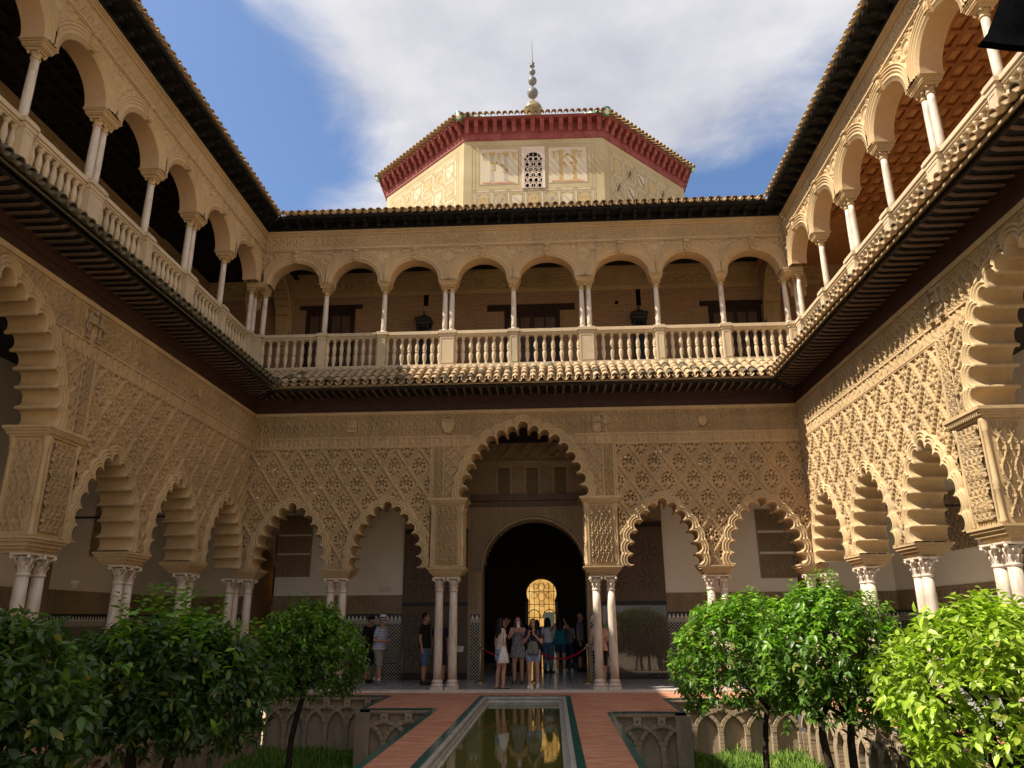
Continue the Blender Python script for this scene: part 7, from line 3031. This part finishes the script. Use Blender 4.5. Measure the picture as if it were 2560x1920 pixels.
    # footwear
    for i, s in enumerate((-1, 1)):
        mb = MB()
        a = an[i]
        if sandals:
            rings(mb, [(a.x + s * .008, a.y - 0.06, 0.0, 0.045, 0.13), (a.x + s * .008, a.y - 0.06, 0.018, 0.045, 0.13)], 14)
            for yy in (-0.12, -0.07, -0.02):
                mb.tube([(a.x + s * .01 + 0.044 * math.cos(t), a.y + yy, 0.02 + 0.058 * math.sin(t)) for t in np.linspace(0, PI, 8)], 0.008, 5)
            mb.build("sandal", "shoe_dark", root)
        else:
            seg(mb, a + Vector((0, 0.035, -0.042)), a + Vector((s * 0.012, -0.155, -0.052)), 0.046, 0.036, 10, 0.85)
            rings(mb, [(a.x + s * .006, a.y - 0.06, 0.0, 0.048, 0.142), (a.x + s * .006, a.y - 0.06, 0.025, 0.049, 0.143), (a.x + s * .006, a.y - 0.05, 0.05, 0.042, 0.12)], 14)
            seg(mb, a + Vector((0, 0.012, -0.02)), a + Vector((0, 0.01, 0.02)), 0.046, 0.044, 10)
            mb.build("shoe", shoes, root)
            if socks:
                mb = MB()
                seg(mb, a + Vector((0, 0.012, 0.0)), a + Vector((0, 0.012, 0.07)), 0.042, 0.044, 10)
                mb.build("sock", "cloth_white", root)
    return root, dict(wr=wr, hd=hd, Hd=Hd, Sh=Sh)


def held(root, me, name, loc, rot=(0, 0, 0), label=None, cat=None):
    """a thing held or carried: top-level, placed in the person's frame"""
    bpy.context.view_layer.update()
    mw = Matrix.Translation(root.location) @ Matrix.Rotation(root.rotation_euler.z, 4, 'Z') @ Matrix.Scale(root.scale.x, 4) @ Matrix.Translation(loc)
    o = bpy.data.objects.new(name, me)
    COL.objects.link(o)
    o.matrix_world = mw @ Matrix.Rotation(rot[0], 4, 'X') @ Matrix.Rotation(rot[1], 4, 'Y') @ Matrix.Rotation(rot[2], 4, 'Z')
    return tag(o, label, cat)


def phone_mesh(mat):
    mb = MB()
    mb.box(-0.036, 0.036, -0.005, 0.005, -0.075, 0.075)
    mb.box(-0.030, -0.008, -0.008, -0.004, 0.03, 0.066)
    return mb.mesh("phone", mat)


# 1: woman with the white tote, turned towards the doorway at right
w1, k1 = person((-0.58, 0.42), math.radians(125), "woman with long dark hair in cream top and denim shorts, white tote on her shoulder", 1.65, True, "skin", "hair_dark", 0.34,
                "cloth_cream", 0.0, "denim_light", 0.22, arms=("down", "down"), stance=0.03, sandals=True)
mb = MB()
rings(mb, [(0, 0, 0, 0.15, 0.045), (0, 0, 0.02, 0.17, 0.06), (0, 0, 0.15, 0.14, 0.065), (0, 0, 0.30, 0.085, 0.045), (0.0, 0, 0.40, 0.045, 0.022)], 14)
mb.tube([(-0.045, 0, 0.40), (-0.03, 0.01, 0.62), (-0.02, -0.03, 0.80), (0.0, -0.06, 0.83)], 0.012, 6)
mb.tube([(0.045, 0, 0.40), (0.04, 0.01, 0.62), (0.02, -0.03, 0.80), (0.0, -0.06, 0.83)], 0.012, 6)
held(w1, mb.mesh("tote_bag", "cloth_white"), "tote_bag", (-0.235, 0.06, 0.62), (0, 0, PI / 2), "slack white cloth tote hanging from the shoulder of the woman in cream", "bag")
# 2: woman in the patterned dress with a white phone
w2, k2 = person((-0.22, 1.95), math.radians(8), "woman in a short grey patterned dress photographing with a white phone", 1.68, True, "skin", "hair_brown", 0.26, "dress_print", 0.0,
                arms=("phone_high", "phone"), dress=True, shoes="shoe_grey", sandals=True)
held(w2, phone_mesh("phone_white"), "phone", (-0.02, -0.39, 1.50), (0.15, 0, 0.1), "white phone held up by the woman in the patterned dress", "phone")
# 3: woman with navy shirt, pack worn in front
w3, k3 = person((0.22, 0.68), math.radians(-6), "woman with dark wavy hair and glasses in navy shirt and denim shorts looking at phone", 1.62, True, "skin", "hair_dark", 0.24, "cloth_navy", 0.55,
                "denim_light", 0.24, "shoe_white", ("phone", "phone"), stance=0.02, glasses=True, girth=1.08)
held(w3, phone_mesh("phone_black"), "phone", (0.0, -0.37, 1.42), (0.2, 0, 0), "black phone held by the woman with the grey backpack", "phone")
e = empty("backpack", tuple(w3.location + Vector((0.0, -0.165, 0.93))), math.radians(-6), "small grey backpack worn on the front of the woman in navy", "backpack")
mb = MB()
rings(mb, [(0, 0, -0.16, 0.11, 0.05), (0, -0.01, -0.13, 0.145, 0.08), (0, -0.015, 0.0, 0.14, 0.085), (0, -0.01, 0.12, 0.115, 0.065), (0, 0, 0.17, 0.07, 0.03)], 14)
mb.build("bag", "bag_grey", e)
for x in (-0.075, 0.075):
    mb = MB()
    rings(mb, [(x, -0.085, -0.13, 0.045, 0.025), (x, -0.09, -0.08, 0.052, 0.032), (x, -0.085, -0.03, 0.048, 0.025)], 10)
    mb.build("pocket", "bag_grey", e)
mb = MB()
mb.box(-0.016, 0.016, -0.125, -0.085, 0.0, 0.13)
for x in (-0.075, 0.075):
    mb.box(x - 0.012, x + 0.012, -0.128, -0.10, -0.07, -0.045)
mb.build("leather_strap", "leather", e)
mb = MB()
for x in (-0.10, 0.10):
    mb.tube([(x * 0.7, 0.02, 0.15), (x * 1.15, 0.04, 0.32), (x * 1.2, 0.10, 0.43)], 0.014, 6)
mb.build("shoulder_strap", "bag_grey", e)
# hall visitors
person((0.95, 5.75), math.radians(172), "woman in teal sleeveless top and dark shorts seen from behind in the doorway", 1.72, True, "skin", "hair_dark", 0.34, "cloth_teal", 0.0, "denim_dark", 0.26, "shoe_white",
       ("up", "up"), 0.03, loose=1.0)
person((0.56, 6.1), math.radians(150), "visitor in white shirt and jeans standing just left of the teal top", 1.66, True, "skin", "hair_dark", 0.16, "cloth_white", 0.5, "denim_blue", 0.92, "shoe_dark", ("bend", "down"))
person((1.62, 6.9), math.radians(75), "bald man in grey shirt and black shorts at right side of the doorway", 1.80, False, "skin", "hair_grey", 0, "cloth_grey", 0.55, "cloth_black", 0.5, "shoe_dark", ("down", "down"), bald=True, loose=0.4)
person((1.22, 6.5), math.radians(160), "visitor in grey top half hidden behind the woman in teal", 1.60, True, "skin", "hair_dark", 0.2, "cloth_grey", 0.5, "denim_dark", 0.92, "shoe_white", ("bend", "bend"))
person((-0.75, 4.9), math.radians(60), "visitor in black at the left of the doorway, turned to the right", 1.70, False, "skin_tan", "hair_dark", 0, "cloth_black", 0.6, "cloth_black", 0.92, "shoe_dark", ("up", "bend"))
person((-0.35, 6.6), math.radians(175), "visitor in dark clothes with back turned, deep in the dark hall at left", 1.74, False, "skin_tan", "hair_dark", 0, "cloth_black", 0.6, "cloth_black", 0.92, "shoe_dark")
person((0.16, 8.4), math.radians(178), "dark visitor silhouetted low before the golden grille, left one", 1.60, True, "skin_tan", "hair_dark", 0.2, "cloth_navy", 0.6, "denim_dark", 0.92, "shoe_dark")
person((0.50, 8.7), math.radians(184), "dark visitor silhouetted low before the golden grille, right one", 1.64, False, "skin_tan", "hair_dark", 0, "cloth_black", 0.6, "cloth_black", 0.92, "shoe_dark")
# left gallery
person((-3.92, 1.72), math.radians(68), "elderly man in white hat, striped shirt and khaki shorts walking right", 1.72, False, "skin_tan", "hair_grey", 0, "shirt_stripe", 0.62, "cloth_khaki", 0.56, "shoe_grey",
       ("belly", "belly"), 0.13, lean=0.07, hat="straw", socks=True, loose=0.8, girth=1.18)
person((-4.36, 2.35), math.radians(62), "man in black polo and black cap behind the man in the white hat", 1.74, False, "skin_tan", "hair_dark", 0, "cloth_black", 0.6, "cloth_black", 0.5, "shoe_dark",
       ("down", "down"), 0.05, lean=0.03, hat="cap", loose=0.5, girth=1.12)
person((-2.68, 1.62), math.radians(75), "man in black T-shirt and denim shorts partly behind left marble columns", 1.80, False, "skin_tan", "hair_dark", 0, "cloth_black", 0.55, "denim_blue", 0.46, "shoe_dark",
       ("down", "bend"), 0.04, loose=0.5)
person((-2.36, 2.2), math.radians(-20), "man in navy shirt showing between the left pair of marble columns", 1.68, False, "skin_tan", "hair_grey", 0, "cloth_navy", 0.6, "cloth_navy", 0.45, "shoe_dark", ("down", "down"), bald=True)
# behind the right columns
pk, kp = person((1.93, 1.32), math.radians(12), "person in pink shirt and dark shorts half hidden by the right marble columns", 1.66, True, "skin", "hair_dark", 0.1, "cloth_pink", 0.5, "cloth_black", 0.42, "shoe_white",
                ("bend", "bend"), loose=0.6, girth=1.08)
mb = MB()
rings(mb, [(0, 0, -0.06, 0.08, 0.03), (0, 0, 0.0, 0.09, 0.04), (0, 0, 0.06, 0.085, 0.03)], 12)
mb.tube([(-0.08, 0.02, 0.04), (-0.16, 0.10, 0.10)], 0.010, 6)
mb.tube([(0.08, 0.02, 0.04), (0.16, 0.10, 0.10)], 0.010, 6)
held(pk, mb.mesh("belt_pouch", "leather"), "belt_pouch", (-0.03, -0.175, 0.90), (0, 0, 0), "brown leather belt pouch on the person in pink", "pouch")

# ------------------------------------------------------------------ orange trees
def leaf_mesh(name, L, w, mat):
    """folded, drooping pointed leaf along +x"""
    vs, fs = [], []
    prof = ((0.0, 0.0, 0.0), (0.30, 0.92, 0.016), (0.66, 0.80, 0.006), (1.0, 0.0, -0.05))
    for t, k, z in prof:
        for s in (-1, 0, 1):
            vs.append((t * L, s * w * k * 0.5, (z + (0.16 * k * w / L if s else 0)) * L))
    for i in range(3):
        for j in range(2):
            a = i * 3 + j
            fs.append((a, a + 3, a + 4, a + 1))
    me = bpy.data.meshes.new(name)
    me.from_pydata(vs, [], fs)
    me.polygons.foreach_set("use_smooth", [True] * len(fs))
    me.materials.append(M[mat])
    me.update()
    return me, np.array(vs), np.array(fs)


def orange_tree(base, crown, radii, mats, label, n_leaf=3600, n_part=300, trunk_r=0.055, stems=2, seed=1, leaf=0.085, shoots=8, upper=0.3, shoot_len=(0.10, 0.32), shoot_at=(0, 0)):
    """base: foot; crown: centre; mats: (main, bright)"""
    rs = np.random.default_rng(seed)
    rr = random.Random(seed)
    base, crown = Vector(base), Vector(crown)
    root = empty("orange_tree", base, 0, label, "tree", "orange trees of the sunken gardens")
    rx, ry, rz = radii
    C = crown - base
    # trunk with forking limbs
    forks = []
    for s in range(stems):
        mb = MB()
        a = 2 * PI * s / stems + rr.uniform(-.4, .4)
        foot = Vector((0.09 * math.cos(a) * (stems > 1), 0.09 * math.sin(a) * (stems > 1), 0))
        mid = Vector((C.x * 0.05 + foot.x + 0.06 * math.cos(a), C.y * 0.4 + foot.y, (C.z - rz) * 0.62))
        topp = Vector((C.x * 0.25 + 0.22 * rx * math.cos(a), C.y * 0.8 + 0.22 * ry * math.sin(a), C.z - rz * 0.72))
        mb.tube([foot, foot.lerp(mid, 0.5) + Vector((0.015, 0.01, 0)), mid, mid.lerp(topp, 0.6) + Vector((-0.02, 0.01, 0)), topp], [trunk_r * 1.15, trunk_r, trunk_r * 0.92, trunk_r * 0.85, trunk_r * 0.75], 9)
        mb.build("trunk", "bark", root)
        forks.append(topp)
    mb = MB()
    for f in forks:
        for k in range(7):
            a = rr.uniform(0, 2 * PI)
            e_ = rr.uniform(0.1, 0.9)
            tip = C + Vector((rx * 0.8 * math.cos(a) * math.sqrt(1 - (e_ - .3) ** 2), ry * 0.8 * math.sin(a) * math.sqrt(1 - (e_ - .3) ** 2), rz * (e_ * 1.3 - 0.45)))
            m_ = f.lerp(tip, 0.5) + Vector((rr.uniform(-.08, .08), rr.uniform(-.08, .08), rr.uniform(0, .12)))
            mb.tube([f - Vector((0, 0, 0.05)), m_, tip], [trunk_r * 0.5, trunk_r * 0.3, 0.006], 6)
            for q in range(3):
                t2 = m_.lerp(tip, rr.uniform(.2, .9))
                mb.tube([t2, t2 + Vector((rr.uniform(-.2, .2), rr.uniform(-.2, .2), rr.uniform(-.05, .25)))], [0.008, 0.003], 5)
    mb.build("branches", "bark", root)
    # leaf clusters: twigs on an uneven shell plus a thinner inner fill
    lumps = rs.normal(size=(9, 3))
    lumps /= np.linalg.norm(lumps, axis=1)[:, None]
    n_cl = n_leaf // 9
    d = rs.normal(size=(n_cl, 3))
    d /= np.linalg.norm(d, axis=1)[:, None]
    d[:, 2] = np.where(d[:, 2] < -0.75, -d[:, 2], d[:, 2])
    bulge = 1 + 0.16 * np.max(np.clip(d @ lumps.T, 0, 1) ** 6, axis=1) - 0.10 * np.clip(np.sin(d[:, 0] * 7 + seed) * np.sin(d[:, 1] * 6) * np.sin(d[:, 2] * 6 + 1), -1, 1)
    rad = np.where(rs.uniform(size=n_cl) < 0.72, rs.uniform(0.80, 1.02, n_cl), rs.uniform(0.35, 0.85, n_cl)) * bulge
    cc = d * rad[:, None] * np.array([rx, ry, rz])
    per = 9
    twig = d * 0.6 + rs.normal(size=(n_cl, 3)) * 0.45 + np.array([0, 0, 0.25])
    twig /= np.linalg.norm(twig, axis=1)[:, None]
    P, Dr, bright = [], [], []
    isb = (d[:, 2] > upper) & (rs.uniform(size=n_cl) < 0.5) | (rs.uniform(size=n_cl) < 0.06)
    t = np.tile(np.linspace(0, 1, per), n_cl)
    ci = np.repeat(np.arange(n_cl), per)
    pos = cc[ci] + twig[ci] * ((t - 0.3) * 0.17)[:, None]
    ang = t * 14.0 + rs.uniform(0, 6, n_cl)[ci]
    o1 = np.cross(twig, np.array([0.3, 0.2, 1.0]))
    o1 /= np.linalg.norm(o1, axis=1)[:, None]
    o2 = np.cross(twig, o1)
    out = o1[ci] * np.cos(ang)[:, None] + o2[ci] * np.sin(ang)[:, None]
    dr = out + twig[ci] * 0.5 + np.array([0, 0, -0.45]) + rs.normal(size=pos.shape) * 0.2
    dr /= np.linalg.norm(dr, axis=1)[:, None]
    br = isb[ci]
    # long young shoots standing out of the top
    for k in range(shoots):
        a, q = rs.uniform(0, 2 * PI), rs.uniform(0, 0.75)
        b0 = np.array([rx * q * math.cos(a) + shoot_at[0] * rx, ry * q * math.sin(a) + shoot_at[1] * ry, 0])
        qq = min(0.95, math.hypot(b0[0] / rx, b0[1] / ry))
        b0[2] = rz * math.sqrt(1 - qq * qq) * 0.92
        Ls = rs.uniform(*shoot_len)
        dv = np.array([0.35 * math.cos(a) * q, 0.35 * math.sin(a) * q, 1.0])
        dv /= np.linalg.norm(dv)
        m = int(Ls / 0.022)
        tt = np.linspace(0, 1, m)
        pos = np.concatenate([pos, b0 + dv * (tt * Ls)[:, None]])
        aa = tt * m * 2.4
        ddr = np.stack([np.cos(aa), np.sin(aa), np.full(m, 0.25)], 1)
        dr = np.concatenate([dr, ddr / np.linalg.norm(ddr, axis=1)[:, None]])
        br = np.concatenate([br, np.ones(m, bool)])
    pos = pos + np.array(C)
    N = len(pos)
    size = leaf * rs.uniform(0.65, 1.25, N)
    # frame per leaf
    up = np.array([0, 0, 1.0]) + rs.normal(size=(N, 3)) * 0.35
    y = np.cross(up, dr)
    y /= np.linalg.norm(y, axis=1)[:, None]
    z = np.cross(dr, y)
    _, lv, lf = leaf_mesh("tmp", 1.0, 0.46, mats[0])
    # the leaves that show largest from the court become parts of their own
    world_p = pos + np.array(base)
    camp = np.array([0.74, -19.15, 1.65])
    to = camp - world_p
    dist = np.linalg.norm(to, axis=1)
    to /= dist[:, None]
    facing = np.abs(np.sum(to * z, 1))
    front = np.sum((pos - np.array(C)) / np.array([rx, ry, rz]) * to, 1)
    score = np.where(front > 0.62, size * (0.4 + facing) / dist, 0)
    order = np.argsort(-score)
    part_ids = order[:n_part]
    rest = order[n_part:]
    meA, _, _ = leaf_mesh("leaf", 1.0, 0.46, mats[0])
    meB, _, _ = leaf_mesh("leaf", 1.0, 0.46, mats[1])
    for i in part_ids:
        s = size[i]
        mt = Matrix(((dr[i][0] * s, y[i][0] * s, z[i][0] * s, pos[i][0]), (dr[i][1] * s, y[i][1] * s, z[i][1] * s, pos[i][1]), (dr[i][2] * s, y[i][2] * s, z[i][2] * s, pos[i][2]), (0, 0, 0, 1)))
        o = bpy.data.objects.new("leaf", meB if br[i] else meA)
        COL.objects.link(o)
        o.parent = root
        o.matrix_local = mt
    V = pos[rest][:, None, :] + size[rest][:, None, None] * (lv[None, :, 0:1] * dr[rest][:, None, :] + lv[None, :, 1:2] * y[rest][:, None, :] + lv[None, :, 2:3] * z[rest][:, None, :])
    k = len(lv)
    F = (np.arange(len(rest)) * k)[:, None, None] + lf[None]
    F = F.reshape(-1, 4)
    me = bpy.data.meshes.new("crown")
    Vf = V.reshape(-1, 3).astype(np.float32)
    me.vertices.add(len(Vf))
    me.vertices.foreach_set("co", Vf.ravel())
    me.loops.add(F.size)
    me.loops.foreach_set("vertex_index", F.astype(np.int32).ravel())
    me.polygons.add(len(F))
    me.polygons.foreach_set("loop_start", np.arange(0, F.size, 4, dtype=np.int32))
    me.polygons.foreach_set("loop_total", np.full(len(F), 4, dtype=np.int32))
    me.polygons.foreach_set("use_smooth", np.ones(len(F), bool))
    me.materials.append(M[mats[0]])
    me.materials.append(M[mats[1]])
    me.polygons.foreach_set("material_index", np.repeat(br[rest].astype(np.int32), len(lf)))
    at = me.attributes.new("tint", 'FLOAT', 'POINT')
    at.data.foreach_set("value", np.repeat(rs.uniform(0, 1, len(rest)), k).astype(np.float32))
    me.update(calc_edges=True)
    o = link("crown", me, root)
    o["kind"] = "stuff"
    return root


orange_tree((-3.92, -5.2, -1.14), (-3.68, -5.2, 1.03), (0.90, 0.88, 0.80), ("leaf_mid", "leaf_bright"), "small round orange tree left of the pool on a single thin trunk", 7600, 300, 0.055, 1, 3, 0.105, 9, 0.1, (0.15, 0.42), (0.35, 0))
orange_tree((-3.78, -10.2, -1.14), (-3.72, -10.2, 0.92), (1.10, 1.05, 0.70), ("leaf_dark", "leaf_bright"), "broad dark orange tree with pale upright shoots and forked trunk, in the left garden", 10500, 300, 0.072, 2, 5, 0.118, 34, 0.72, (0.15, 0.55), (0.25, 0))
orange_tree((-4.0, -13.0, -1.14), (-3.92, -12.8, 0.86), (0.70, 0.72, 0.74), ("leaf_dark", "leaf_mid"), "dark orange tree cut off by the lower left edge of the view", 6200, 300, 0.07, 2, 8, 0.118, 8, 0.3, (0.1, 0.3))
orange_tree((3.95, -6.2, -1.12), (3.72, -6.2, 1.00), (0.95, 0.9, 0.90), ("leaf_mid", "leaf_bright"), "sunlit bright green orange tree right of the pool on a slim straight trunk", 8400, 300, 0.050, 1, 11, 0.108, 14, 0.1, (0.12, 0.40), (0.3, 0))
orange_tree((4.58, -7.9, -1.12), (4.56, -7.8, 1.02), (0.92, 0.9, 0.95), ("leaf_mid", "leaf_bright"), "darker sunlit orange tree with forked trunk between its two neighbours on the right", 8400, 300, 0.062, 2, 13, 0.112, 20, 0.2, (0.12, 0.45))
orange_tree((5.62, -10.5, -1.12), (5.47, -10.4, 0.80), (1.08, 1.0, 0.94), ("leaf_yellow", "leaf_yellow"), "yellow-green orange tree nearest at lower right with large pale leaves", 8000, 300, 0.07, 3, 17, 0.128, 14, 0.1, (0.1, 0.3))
